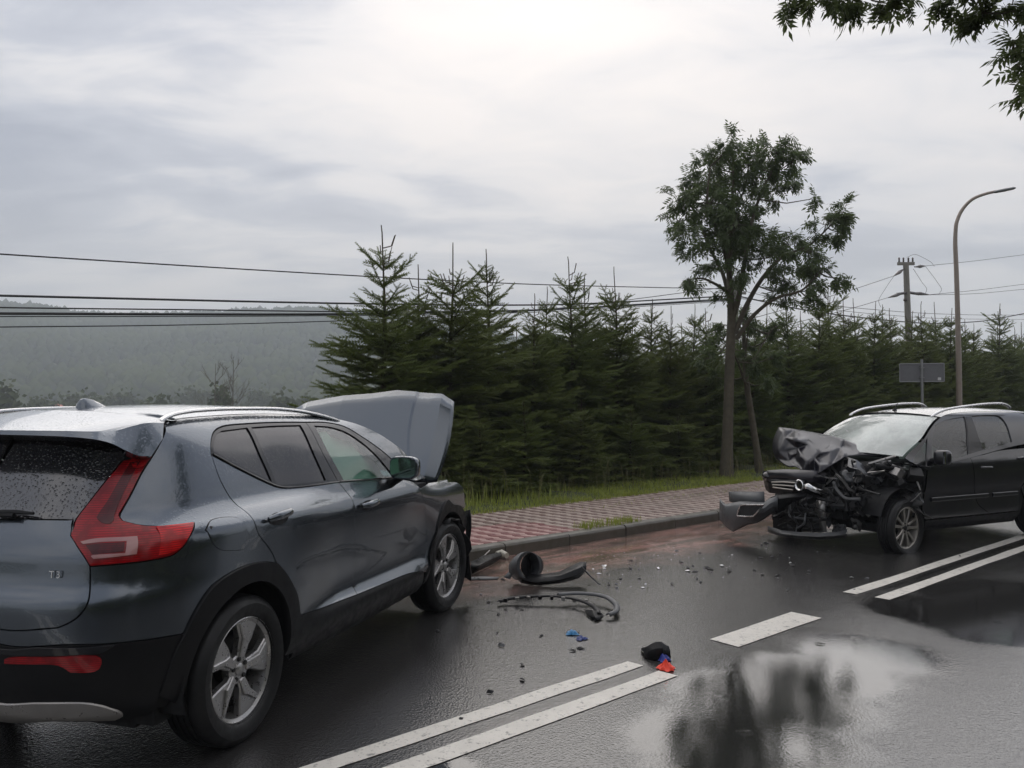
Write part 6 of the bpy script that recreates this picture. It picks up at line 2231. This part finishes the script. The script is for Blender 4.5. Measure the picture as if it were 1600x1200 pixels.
def build_furniture():
    # street lamp
    n0 = 9.6
    b = on_line(1499.5, 700, n0); b[2] = .10
    o = empty('street_lamp', tuple(b), 0, 'tall curved-arm street lamp rising behind the black hatchback', 'street lamp')
    pts = [b] + [on_line(x, y, n) for x, y, n in ((1498.5, 600, 9.6), (1497, 520, 9.6), (1494.5, 430, 9.6), (1492.5, 375, 9.6), (1493.5, 355, 9.57), (1498, 338, 9.5), (1507, 323, 9.36), (1520, 311, 9.15), (1538, 303.5, 8.9), (1556, 299, 8.65))]
    P = np.array(pts); P = np.stack([pchip(range(len(P)), P[:, k])(np.linspace(0, len(P) - 1, 50)) for k in range(3)], 1)
    rad = np.interp(np.linspace(0, 1, 50), [0, .12, .45, 1], [.085, .08, .058, .04])
    MB().tube(P - b, rad, 12).build('post', M_LAMP, o)
    MB().tube([b - b + [0, 0, -.05], [0, 0, .6]], [.13, .13], 12).build('post_base', M_LAMP, o)
    h0, h1 = on_line(1552, 300.5, 8.7), on_line(1587, 293.5, 8.2)
    d = h1 - h0
    MB().tube([h0 - b, h0 + d * .12 - b, h0 + d * .5 - b, h0 + d * .9 - b, h1 - b], [.05, .075, .09, .075, .03], 12, flat=.55).build('lamp_head', M_LAMPHEAD, o)
    # road sign seen from behind
    sb = on_line(1441, 640, 9.5); sb[2] = .10
    o = empty('road_sign', tuple(sb), 0, 'back of a rectangular grey road sign on a thin post', 'road sign')
    top = on_line(1440, 566, 9.5)[2]
    MB().tube([(0, 0, -.05), (0, 0, top - .02)], .035, 10).build('post', M_POST, o)
    c = [on_line(1414.5, 570.5, 9.5) - sb, on_line(1470.5, 566.5, 9.5) - sb, on_line(1471, 595, 9.5) - sb, on_line(1416, 598, 9.5) - sb]
    ctr = sum(c) / 4
    # the plate stands square to the road
    wv = RN * -.52; hh = (c[0][2] + c[1][2] - c[2][2] - c[3][2]) / 4
    q = RD * .045
    cz = ctr[2]
    right = np.array([.93, -.36, 0])
    W_ = np.linalg.norm((c[1] - c[0]) - ((c[1] - c[0]) @ np.array([0, 0, 1.])) * np.array([0, 0, 1.]))
    W_ = .56 * 1
    nrm = np.cross(right, (0, 0, 1))
    V = []
    for dd in (.04, .055):
        for sx_, sz in ((-1, -1), (1, -1), (1, 1), (-1, 1)):
            V.append(right * sx_ * W_ - nrm * dd * 1 + np.array([0, 0, cz + sz * hh]))
    mk('sign_plate', V, [(0, 1, 2, 3), (7, 6, 5, 4), (0, 4, 5, 1), (1, 5, 6, 2), (2, 6, 7, 3), (3, 7, 4, 0)], M_SIGNBACK, o, smooth=False)
    rim = MB()
    rp = [right * sx_ * W_ - nrm * .035 + np.array([0, 0, cz + sz * hh]) for sx_, sz in ((-1, -1), (1, -1), (1, 1), (-1, 1), (-1, -1))]
    for a_, b_ in zip(rp[:-1], rp[1:]): rim.tube([a_, b_], .012, 6)
    rim.build('sign_rim', M_POST, o)
    for zz in (.55, -.55):
        MB().box(tuple(-nrm * .03 * 0 + np.array([0, 0, cz + zz * hh])), (.10, .10, .03)).build('clamp', M_POST, o)
    st = [right * a_ + nrm * (-.036) + np.array([0, 0, cz + b_ * hh]) for a_, b_ in ((.40, -.55), (.48, -.55), (.48, -.85), (.40, -.85))]
    mk('sticker', st, [(0, 1, 2, 3)], M_STICKER, o, smooth=False)
    # utility pole with insulators
    NP = 17.0
    pb = on_line(1425, 560, NP); pb = np.array([pb[0], pb[1], terrain(pb[0], pb[1])])
    o = empty('utility_pole', tuple(pb), 0, 'leaning utility pole with insulators on top behind the hedge', 'utility pole')
    pt = on_line(1415.5, 412, NP)
    MB().tube([np.zeros(3), pt - pb], [.20, .13], 10).build('post', M_POLE, o)
    ct = pt
    MB().box(tuple(ct - pb + np.array([0, 0, .0])), (.80, .12, .14)).build('crossarm', M_POLE, o, smooth=False)
    for k in (-.33, -.12, .12, .33):
        MB().lathe([(.03, 0), (.05, .08), (.025, .10), (.05, .16), (.03, .22), (0, .24)], 10, axis='z', c=tuple(ct - pb + np.array([k, 0, .07]))).build('insulator', M_CERAMIC, o)
    for (x0, y0, x1, y1) in ((1413, 420, 1397, 431), (1429, 417, 1446, 415.5), (1414, 457, 1388, 465), (1424, 457, 1452, 460.5), (1416, 467, 1412, 470)):
        A_, B_ = on_line(x0, y0, NP), on_line(x1, y1, NP)
        L_ = B_ - A_
        MB().tube([A_ - pb, A_ + L_ * .2 - pb, A_ + L_ * .5 - pb, A_ + L_ * .8 - pb, B_ - pb], [.03, .04, .09, .05, .02], 8).build('strain_insulator', M_CERAMIC, o)
    MB().tube([on_line(1402, 459.5, NP) - pb, on_line(1420, 457, NP) - pb, on_line(1436, 459.5, NP) - pb], .07, 6).build('bracket', M_CERAMIC, o)
    # second pole hidden behind the ash tree, where the cables meet
    NW = 20.0
    qb = on_line(1149, 560, NW); qb = np.array([qb[0], qb[1], terrain(qb[0], qb[1])])
    o = empty('utility_pole', tuple(qb), 0, 'utility pole mostly hidden behind the trunk of the tall ash tree', 'utility pole')
    qt = on_line(1149, 440, NW)
    MB().tube([np.zeros(3), qt - qb], [.16, .12], 10).build('post', M_POLE, o)
    MB().box(tuple(qt - qb + np.array([0, 0, -.5])), (.9, .1, .1)).build('crossarm', M_POLE, o, smooth=False)
    # cables: pixel polylines on the line of poles
    def cable(px, n, rad, label, group=None, name='power_cable'):
        q = np.array([on_line(x, y, n) if not isinstance(n, (list, tuple)) else on_line(x, y, n[i]) for i, (x, y) in enumerate(px)])
        m = len(q)
        f = np.stack([pchip(range(m), q[:, k])(np.linspace(0, m - 1, 10 * m)) for k in range(3)], 1) if m > 2 else q
        return tag(MB().tube(f, rad, 5).build(name, M_WIRE, None), label, 'cable', group)
    g1 = 'overhead cables above the valley'
    cable([(-300, 377), (0, 397), (540, 430), (800, 443), (1149, 452)], NW, .017, 'uppermost single thin cable crossing the cloudy sky above the SUV', g1)
    cable([(-300, 455), (0, 462), (560, 474.5), (840, 476.5), (1149, 462)], NW, .026, 'thick black cable just above the wooded ridge, highest of the lower bundle', g1)
    cable([(-300, 474), (0, 480.5), (300, 484), (560, 487), (800, 485), (1149, 466)], NW, .017, 'thin cable second from top in the lower bundle over the ridge', g1)
    cable([(-300, 489), (0, 490), (500, 491), (800, 486), (1149, 468)], NW, .030, 'thickest black cable in the bundle level with the wooded ridge', g1)
    cable([(-300, 494), (0, 494.5), (500, 493.5), (800, 489), (1149, 470)], NW, .012, 'thin cable slung right below the thickest cable', g1)
    cable([(-300, 515), (0, 511), (240, 508.5), (480, 503), (800, 488), (1149, 447)], NW, .013, 'lowest thin cable crossing the hillside below the bundle', g1)
    g2 = 'cables on the right of the ash tree'
    cable([(1149, 462), (1280, 488), (1420, 503.5), (1520, 503), (1600, 490), (1700, 470)], NW, .032, 'thick cable sagging along the hedge tops behind the street lamp', g2)
    cable([(1149, 466), (1300, 478), (1420, 488), (1520, 492), (1600, 492), (1700, 488)], NW, .014, 'thin cable running level over the hedge tops behind the lamp', g2)
    cable([(1149, 452), (1290, 482), (1420, 495), (1600, 499), (1700, 498)], NW, .012, 'faint cable below the sagging thick cable by the lamp', g2)
    cable([(1446, 415.5), (1520, 408), (1600, 398), (1750, 380)], NP, .012, 'upper thin wire leaving the utility pole past the lamp', g2)
    cable([(1452, 460.5), (1520, 454), (1600, 444), (1750, 424)], NP, .012, 'middle thin wire leaving the utility pole past the lamp', g2)
    cable([(1440, 461), (1520, 459), (1600, 452), (1750, 440)], NP, .012, 'lower thin wire leaving the utility pole past the lamp', g2)
    cable([(1397, 431), (1340, 450), (1280, 468), (1149, 505)], NP, .012, 'upper thin wire from the utility pole towards the ash tree', g2)
    cable([(1388, 465), (1330, 482), (1260, 500), (1149, 530)], NP, .012, 'lower thin wire from the utility pole towards the ash tree', g2)
    g3 = 'jumper loops at the utility pole'
    cable([(1397, 431), (1384, 450), (1373, 470), (1376, 480)], NP, .009, 'jumper loop hanging left of the utility pole', g3, 'jumper_wire')
    cable([(1417, 402), (1432, 398), (1455, 410), (1460, 416)], NP, .009, 'jumper loop arching over the top of the utility pole', g3, 'jumper_wire')
    cable([(1427, 420), (1440, 440), (1448, 452), (1445, 460)], NP, .009, 'inner jumper loop hanging right of the utility pole', g3, 'jumper_wire')
    cable([(1446, 416), (1464, 440), (1471, 452), (1466, 461)], NP, .009, 'outer jumper loop hanging right of the utility pole', g3, 'jumper_wire')


build_furniture()


def ico(sub):
    bm = bmesh.new(); bmesh.ops.create_icosphere(bm, subdivisions=sub, radius=1)
    v = np.array([q.co[:] for q in bm.verts]); f = np.array([[q.index for q in p.verts] for p in bm.faces]); bm.free()
    return v, f


def build_valley():
    r = np.random.default_rng(2)
    v, f = ico(2)
    # woodland on the hillside
    N = 11000
    P = []; S = []
    while len(P) < N:
        rad = 340 + (1290 - 340) * r.uniform() ** .8; a = math.radians(r.uniform(-46, 4))
        x, y = rad * math.sin(a), rad * math.cos(a)
        P.append((x, y, terrain(x, y))); S.append(r.uniform(2.6, 5.4) * (1 + .25 * (rad > 1150)))
    P = np.array(P); S = np.array(S)
    vs = []
    tri = []
    nv = len(v)
    # four jittered crowns, stamped with random turns
    var = [v * (1 + .22 * r.normal(0, 1, (nv, 1))) * np.array([1, 1, 1.15]) for _ in range(5)]
    v1, f1 = ico(1)
    var = [v1 * (1 + .2 * r.normal(0, 1, (len(v1), 1))) * np.array([1, 1, 1.2]) for _ in range(6)]
    off = 0
    for k in range(6):
        m = np.arange(N) % 6 == k
        th = r.uniform(0, 6.28, m.sum())
        R = np.zeros((m.sum(), 3, 3)); R[:, 0, 0] = np.cos(th); R[:, 0, 1] = -np.sin(th); R[:, 1, 0] = np.sin(th); R[:, 1, 1] = np.cos(th); R[:, 2, 2] = 1
        V, Fc = stamp(var[k], f1, R, P[m] + np.array([0, 0, 1.0]) * S[m][:, None] * .9, S[m])
        vs.append(V); tri.append(Fc + off); off += len(V)
    tag(mk_fast('woodland', np.vstack(vs), np.vstack(tri), M_FOREST, smooth=True), 'hazy woodland covering the far hillside', 'forest', kind='stuff')

    # trees and bushes of the valley floor, each its own
    def leafy(name, label, px, depth, top, width, seed, mat=M_BUSH, group='bushes on the valley floor'):
        q = ray(px, 640); x, y = q[0] * depth / q[1], depth
        zb = terrain(x, y); zt = CAMP[2] + ray(px, top)[2] / ray(px, top)[1] * depth
        H = max(1.5, zt - zb); W = width / F * depth / 2
        o = empty(name, (x, y, zb), 0, label, 'bush' if 'bush' in name else 'tree', group)
        MB().tube([(0, 0, 0), (.05 * H, 0, H * .7)], [.05 * H * .4, .02], 6).build('trunk', M_BARK, o)
        rr = np.random.default_rng(seed)
        n = 2600
        c = rr.normal(0, 1, (16, 3)); c /= np.linalg.norm(c, axis=1, keepdims=True); c *= rr.uniform(.3, .75, (16, 1))
        ctr = np.array([0, 0, H * .62]); sc = np.array([W, W, H * .42])
        pp = c[rr.integers(0, 16, n)] + rr.normal(0, .22, (n, 3))
        Pp = ctr + pp * sc; Pp[:, 2] = np.maximum(Pp[:, 2], .1)
        D = rr.normal(0, 1, (n, 3)); tv = np.array([(-.5, 0, 0), (0, .35, .1), (.5, 0, 0), (0, -.35, -.1)]); tf = np.array([(0, 1, 2), (0, 2, 3)])
        V, Fc = stamp(tv, tf, frames(D, rr.normal(0, 1, (n, 3))), Pp, rr.uniform(.10, .22, n) * max(W, H * .4) * 1.1)
        mk_fast('crown', V, Fc, mat, o)
    for i, (px, d, top, w, lab) in enumerate([(5, 170, 605, 60, 'leafy tree at the valley edge beyond the SUV roof rail'), (72, 230, 618, 60, 'pale bush beside the red-roofed house in the valley'), (125, 260, 612, 80, 'broad bush right of the red-roofed house in the valley'), (255, 190, 612, 66, 'rounded dark green tree standing alone above the SUV roof'), (185, 300, 616, 70, 'low bush between the house and the rounded tree'), (440, 210, 610, 46, 'dark bush in the valley just left of the raised bonnet'), (475, 260, 616, 44, 'small bush half hidden by the raised bonnet'), (345, 150, 618, 50, 'green bush at the foot of the bare trees'), (400, 330, 612, 60, 'faint bush between the bare trees and the bonnet'), (300, 340, 610, 70, 'faint bush left of the bare trees')]):
        leafy('valley_bush', lab, px, d, top, w, 40 + i)
    # two nearly leafless trees
    def bare(px, depth, top, seed, label):
        q = ray(px, 640); x, y = q[0] * depth / q[1], depth
        zb = terrain(x, y); H = CAMP[2] + ray(px, top)[2] / ray(px, top)[1] * depth - zb
        o = empty('bare_tree', (x, y, zb), 0, label, 'tree', 'bare trees in the valley')
        rr = random.Random(seed)
        tk = MB(); br = MB()
        tk.tube([(0, 0, 0), (.1, 0, H * .4), (-.05, 0, H * .7), (.05, 0, H)], [.16, .12, .08, .03], 6)
        def grow(p, d, L, rad, lv):
            q_ = p + d * L * .5 + np.array([rr.uniform(-.1, .1) * L, 0, .05 * L]); e = p + d * L + np.array([0, 0, .12 * L])
            br.tube([p, q_, e], [rad, rad * .7, rad * .35], 4, cap=False)
            if lv:
                for _ in range(4):
                    dd = d + np.array([rr.uniform(-.7, .7), rr.uniform(-.7, .7), rr.uniform(-.1, .6)]); dd /= np.linalg.norm(dd)
                    grow(p + (e - p) * rr.uniform(.35, .95), dd, L * .55, rad * .55, lv - 1)
        for i in range(12):
            z = H * rr.uniform(.35, .95); a = rr.uniform(0, 6.28)
            d = np.array([math.cos(a) * .7, math.sin(a) * .7, .8]); d /= np.linalg.norm(d)
            grow(np.array([0, 0, z]), d, H * .22 * (1.25 - z / H) + .4, .05, 2)
        tk.build('trunk', M_BARK, o); br.build('branches', M_BARK, o)
    bare(336, 125, 568, 3, 'thin bare tree, the narrower of two leafless trees in the valley')
    bare(364, 125, 565, 8, 'wide-branched bare tree beside the narrower leafless tree')
    # a house with a red roof among the trees
    d = 250; q = ray(88, 640); x, y = q[0] * d / q[1], d
    zt = CAMP[2] + ray(88, 634)[2] / ray(88, 634)[1] * d
    o = empty('house', (x, y, zt - 7.5), .4, 'small house with a red tiled roof among the valley bushes', 'house')
    wl = simple('house_render', (.55, .50, .44), .8); rf = simple('red_roof_tiles', (.36, .10, .06), .7); wn = simple('house_window_glass', (.03, .04, .05), .1)
    MB().box((0, 0, 1.0), (10, 8, 8)).build('wall', wl, o, smooth=False)
    MB().prism([(-5.6, 4.9), (5.6, 4.9), (0, 8.4)], -4.6, 4.6).build('roof', rf, o, smooth=False)
    for k in (-3, 0, 3):
        MB().box((k, -4.02, 3.0), (1.1, .08, 1.4)).build('window', wn, o, smooth=False)


build_valley()


def build_haze():
    t = NT('rain_haze')
    t.n.remove(t.b)
    v = t.node('ShaderNodeVolumePrincipled', {'Color': (.84, .90, .97, 1), 'Density': HAZE, 'Anisotropy': .0})
    t.l.new(v.outputs[0], t.out.inputs['Volume'])
    x, y0, y1, z0, z1 = 1950, -1950, 1950, -20, 235
    o = mk('haze', [(-x, y0, z0), (x, y0, z0), (x, y1, z0), (-x, y1, z0), (-x, y0, z1), (x, y0, z1), (x, y1, z1), (-x, y1, z1)], [(0, 3, 2, 1), (4, 5, 6, 7), (0, 1, 5, 4), (1, 2, 6, 5), (2, 3, 7, 6), (3, 0, 4, 7)], t.m, smooth=False)
    o['kind'] = 'stuff'
    o['label'] = 'thin grey rain haze over the valley'
    o['category'] = 'haze'


HAZE = .0008
build_haze()
# ================================================================== wreckage and litter on the road
def sheet3(name, rows, mat, parent=None, thick=.004, sharp=35):
    return grid_sheet(name, rows, mat, parent, thick, sharp)


def strip_along(path, width_fn, curl_fn, nrm=(0, 0, 1), k=6):
    """a curved plastic profile swept along a ground path: rows across the width"""
    p = np.asarray(path, float)
    rows = []
    m = len(p)
    for i in range(m):
        t = p[min(i + 1, m - 1)] - p[max(i - 1, 0)]
        t /= np.linalg.norm(t) + 1e-9
        s = np.cross(t, nrm); s /= np.linalg.norm(s) + 1e-9
        w = width_fn(i / (m - 1)); c = curl_fn(i / (m - 1))
        rows.append([p[i] + s * w * math.sin(a) / max(.3, c) * .5 + np.array([0, 0, w * (math.cos(a)) * .5 / max(.3, c)]) for a in np.linspace(-c, c, k)])
    return rows


def smooth3(pts, n):
    pts = np.asarray(pts, float)
    return np.stack([pchip(range(len(pts)), pts[:, k])(np.linspace(0, len(pts) - 1, n)) for k in range(3)], 1)


def build_debris():
    g = on_ground
    # 1: torn bumper corner with a round opening
    b = g(835, 914)
    o = empty('bumper_piece', tuple(b), 0, 'torn black bumper corner with a round opening lying in the lane near the kerb', 'car part')
    dep = b[1]
    def at(px, py, dd=0.0):
        q = ray(px, py)
        P = CAMP + q * ((dep + dd) / q[1])
        P[2] = max(P[2], .004)
        return P - b
    # curled tube: rings along its axis
    ring = lambda cx, cy, rx, ry, dd: [at(cx + rx * math.cos(a), cy - ry * math.sin(a), dd + .10 * math.cos(a)) for a in np.linspace(-.9, 4.4, 22)]
    rows = [ring(829, 884, 17, 21, .02), ring(825, 884, 18, 22, .0), ring(819, 885, 18.5, 22, .04), ring(812, 888, 17, 19, .12)]
    sheet3('curled_shell', rows, M_PLASTIC2, o, .006)
    sheet3('inner_shell', [ring(829, 884, 15, 19, .03), ring(836, 884, 13, 17, .22), ring(838, 885, 8, 10, .3)], M_PLASTIC, o, .004)
    rows = []
    for px, yt, yb, dd in ((808, 878, 905, .1), (815, 893, 911, .02), (826, 897, 913, -.02), (840, 898, 914, -.04), (858, 896, 913, -.05), (875, 893, 911, -.04), (892, 885, 907, .0), (905, 879, 903, .05), (915, 878, 892, .1)):
        rows.append([at(px, yt, dd + .10), at(px + 1, yt + .35 * (yb - yt), dd), at(px + 1, yt + .7 * (yb - yt), dd - .03), at(px, yb, dd)])
    sheet3('trailing_flap', rows, M_PLASTIC, o, .006)
    MB().tube([at(909, 886), at(922, 900, -.1), at(937, 914, -.25)], [.008, .007, .004], 5).build('loose_rod', M_PLASTIC, o)
    sheet3('pale_bracket', [[at(804, 880, .1), at(812, 874, .1)], [at(795, 893, .05), at(803, 893, .02)], [at(787, 902, .0), at(797, 905, -.03)]], M_PLASTIC2, o, .005)
    # 2: long wheel-arch strip
    path = [g(x, y, z) for x, y, z in ((779, 942, .02), (800, 937, .03), (830, 934, .045), (860, 933, .05), (890, 936, .05), (915, 943, .045), (932, 953, .03), (936, 962, .02))]
    o = tag(sheet3('wheel_arch_strip', strip_along(smooth3(path, 30), lambda t: .055 + .01 * math.sin(t * 9), lambda t: 1.4), M_PLASTIC, None, .004), 'long curved black wheel-arch strip lying on the wet road', 'car part')
    path = [g(x, y, z) for x, y, z in ((872, 931, .06), (900, 929, .06), (930, 931, .055), (952, 937, .05), (963, 947, .045), (962, 957, .035), (950, 963, .02))]
    sheet3('hooked_end', strip_along(smooth3(path, 26), lambda t: .07, lambda t: 1.5), M_PLASTIC2, o, .004)
    rn = random.Random(2)
    for i in range(8):
        p = g(790 + i * 18, 938 - 4 * math.sin(i * .5), .05)
        MB().box(p, (.03, .02, .03), Matrix.Rotation(rn.uniform(0, 3), 3, 'Z')).build('clip', rn.choice([M_PLASTIC, M_STEEL]), o, smooth=False)
    sheet3('torn_flap', [[g(914, 953, .02), g(925, 953, .05), g(938, 956, .04)], [g(918, 962, .01), g(930, 964, .03), g(944, 962, .02)], [g(925, 969, .004), g(934, 970, .01), g(940, 967, .01)]], M_PLASTIC, o, .004)
    # 3: broken mirror cap
    b = g(1027, 1026)
    rows = []
    for px, yt, yb in ((1007, 1019, 1028), (1013, 1017, 1031), (1020, 1012, 1032), (1028, 1009, 1033), (1036, 1009, 1033), (1042, 1013, 1031), (1048, 1016, 1030)):
        rows.append([np.array([g(px, yb)[0], g(px, yb)[1], .004]) + np.array([0, k * .06, h]) for k, h in ((0, 0), (.3, (yb - yt) * .0030), (1.0, (yb - yt) * .0042), (2.0, (yb - yt) * .0030), (2.6, .0))])
    tag(sheet3('mirror_cap', rows, M_PLASTIC, None, .004), 'broken black plastic cap beside the orange-red crumpled cloth', 'car part')
    # 4: gloves and cloths, crumpled
    def crumple(name, px, py, w, d, h, col, label, seed, cat='glove'):
        m = simple(name + '_' + cat + str(seed), col, .45, vary=.25, scale=30, Subsurface_Weight=.0)
        r = np.random.default_rng(seed)
        c = g(px, py); n = 15
        V = []; Fc = []
        ph = r.uniform(0, 6.28, (6, 3))
        for i in range(n):
            for j in range(n):
                u, v_ = i / (n - 1) * 2 - 1, j / (n - 1) * 2 - 1
                rad = max(abs(u), abs(v_)); l = math.hypot(u, v_) + 1e-6
                u2, v2 = u / l * rad, v_ / l * rad
                ed = 1 + (.28 if cat == 'glove' else .10) * math.sin(3 * math.atan2(v2, u2) + ph[0][0]) + .15 * math.sin(7 * math.atan2(v2, u2) + ph[1][0])
                z = h * (1 - rad ** 2.2) * (.55 + .45 * math.sin(u2 * 5 + ph[2][0]) * math.cos(v2 * 4.5 + ph[3][0])) + h * .22 * abs(math.sin(u2 * 9 + v2 * 7 + ph[4][0])) * (1 - rad)
                V.append((c[0] + u2 * w / 2 * ed, c[1] + v2 * d / 2 * ed, .005 + max(0, z)))
        for i in range(n - 1):
            for j in range(n - 1):
                Fc.append((i * n + j, (i + 1) * n + j, (i + 1) * n + j + 1, i * n + j + 1))
        o = mk(name, V, Fc, m, None, sharp=60)
        return tag(o, label, cat)
    crumple('disposable_glove', 894, 991, .085, .09, .030, (.02, .17, .36), 'light blue disposable glove lying on the wet road', 1)
    crumple('disposable_glove', 908, 999, .075, .08, .022, (.010, .030, .16), 'dark blue disposable glove touching the light blue one', 2)
    crumple('disposable_glove', 1037, 1033, .085, .07, .045, (.012, .025, .22), 'blue crumpled glove between the black cap and the red cloth', 3)
    crumple('crumpled_cloth', 1041, 1046, .105, .10, .055, (.80, .045, .012), 'bright orange-red crumpled cloth at the end of the white line', 4, 'cloth')
    # 5: broken parts by the SUV front wheel
    o = empty('headlamp_wreck', tuple(g(757, 880)), 0, 'broken dark headlamp housing with a pale bulb end lying against the kerb', 'car part')
    b = g(757, 880); dep = b[1]
    sheet3('housing', [[at2 - b for at2 in (g(x, y, z) for x, y, z in row)] for row in (((735, 878, .09), (750, 872, .11), (766, 866, .10), (782, 863, .07)), ((736, 888, .07), (751, 882, .08), (768, 873, .07), (784, 868, .05)), ((737, 897, .004), (750, 891, .006), (764, 884, .006), (778, 876, .006)))], M_PLASTIC, o, .005)
    MB().tube([g(776, 866, .05) - b, g(783, 865, .05) - b, g(792, 868, .045) - b], [.03, .045, .03], 10).build('bulb_cap', simple('bulb_ceramic', (.42, .40, .33), .5), o)
    MB().tube([g(742, 876, .10) - b, g(757, 868, .15) - b, g(765, 860, .16) - b], .006, 5).build('bent_wire', M_STEEL, o)
    tag(sheet3('broken_panel', [[g(733, 902, .01), g(755, 901, .02), (g(780, 902, .015))], [g(733, 906, .004), g(755, 905.5, .006), g(776, 905.5, .004)]], M_PLASTIC2, None, .006), 'flat pale plastic splinter in front of the SUV wheel', 'car part')
    # 6: splinters one can pick out
    r = random.Random(12)
    named = [(1057, 862), (1065, 879), (1110, 890), (1190, 852), (1196, 850), (1191, 898), (1262, 898), (1089, 905), (1355, 904), (783, 1010), (896, 1018), (816, 1040), (817, 1064), (765, 1083), (683, 987), (720, 1124), (935, 897), (927, 890), (945, 889), (1140, 893), (1128, 885), (1105, 888), (1235, 880), (1238, 885), (1075, 893), (1000, 905), (905, 1014), (1500, 870)]
    named += [(r.uniform(940, 1340), r.uniform(862, 925)) for _ in range(34)] + [(r.uniform(740, 960), r.uniform(870, 1000)) for _ in range(12)]
    for i, (px, py) in enumerate(named):
        P = g(px, py)
        sz = (r.uniform(.020, .048) if i < 28 else r.uniform(.014, .045)) * (1.4 if i in (3, 4, 5, 13) else 1)
        R_ = Matrix.Rotation(r.uniform(0, 6.28), 3, 'Z') @ Matrix.Rotation(r.uniform(-.5, .5), 3, 'X')
        k = r.randint(4, 7)
        pts = [R_ @ Vector((math.cos(q) * sz * r.uniform(.4, 1.1), math.sin(q) * sz * r.uniform(.25, .6), r.uniform(-.2, .3) * sz * .4)) for q in np.linspace(0, 6.28, k, endpoint=False)]
        zmin = min(p.z for p in pts)
        V = [(P[0] + p.x, P[1] + p.y, p.z - zmin + .004) for p in pts]
        c = (P[0], P[1], sum(v[2] for v in V) / k + sz * .25)
        V.append(c)
        mt = r.choice([M_PLASTIC, M_PLASTIC, M_DARK, M_PLASTIC2]) if i not in (16, 17, 18, 20, 22, 24, 30, 35, 41, 47, 52, 60) else M_HEADLAMP
        o = mk('plastic_splinter', V, [(j, (j + 1) % k, k) for j in range(k)], mt, None, smooth=False)
        o.modifiers.new('thickness', 'SOLIDIFY').thickness = .003
        tag(o, 'small dark splinter of broken car plastic on the wet road' if mt is not M_HEADLAMP else 'small pale splinter of broken lamp lens on the wet road', 'debris', 'splinters scattered between the two cars')
    # 7: glass crumbs and grit
    rg = np.random.default_rng(3)
    n = 480
    s = rg.normal(7.6, 1.6, n); nn = rg.normal(5.4, .75, n)
    ok = (nn < KERB_N - .05) & (nn > 3.6)
    s, nn = s[ok], nn[ok]
    P = RD[None] * s[:, None] + RN[None] * nn[:, None]; P[:, 2] = .004
    tv = np.array([(-.5, -.4, 0), (.5, -.3, 0), (.1, .5, 0), (0, 0, .3)]); tf = np.array([(0, 1, 3), (1, 2, 3), (2, 0, 3)])
    th = rg.uniform(0, 6.28, len(P)); R = np.zeros((len(P), 3, 3)); R[:, 0, 0] = np.cos(th); R[:, 0, 1] = -np.sin(th); R[:, 1, 0] = np.sin(th); R[:, 1, 1] = np.cos(th); R[:, 2, 2] = 1
    V, Fc = stamp(tv, tf, R, P, rg.uniform(.006, .017, len(P)) ** 1.0)
    fm = np.repeat((rg.uniform(0, 1, len(P)) < .22).astype(int), 3)
    tag(mk_fast('glass_crumbs', V, Fc, None, mats=[M_PLASTIC, M_HEADLAMP], fmat=fm), 'crumbs of glass and plastic strewn over the lane', 'debris', kind='stuff')


build_debris()
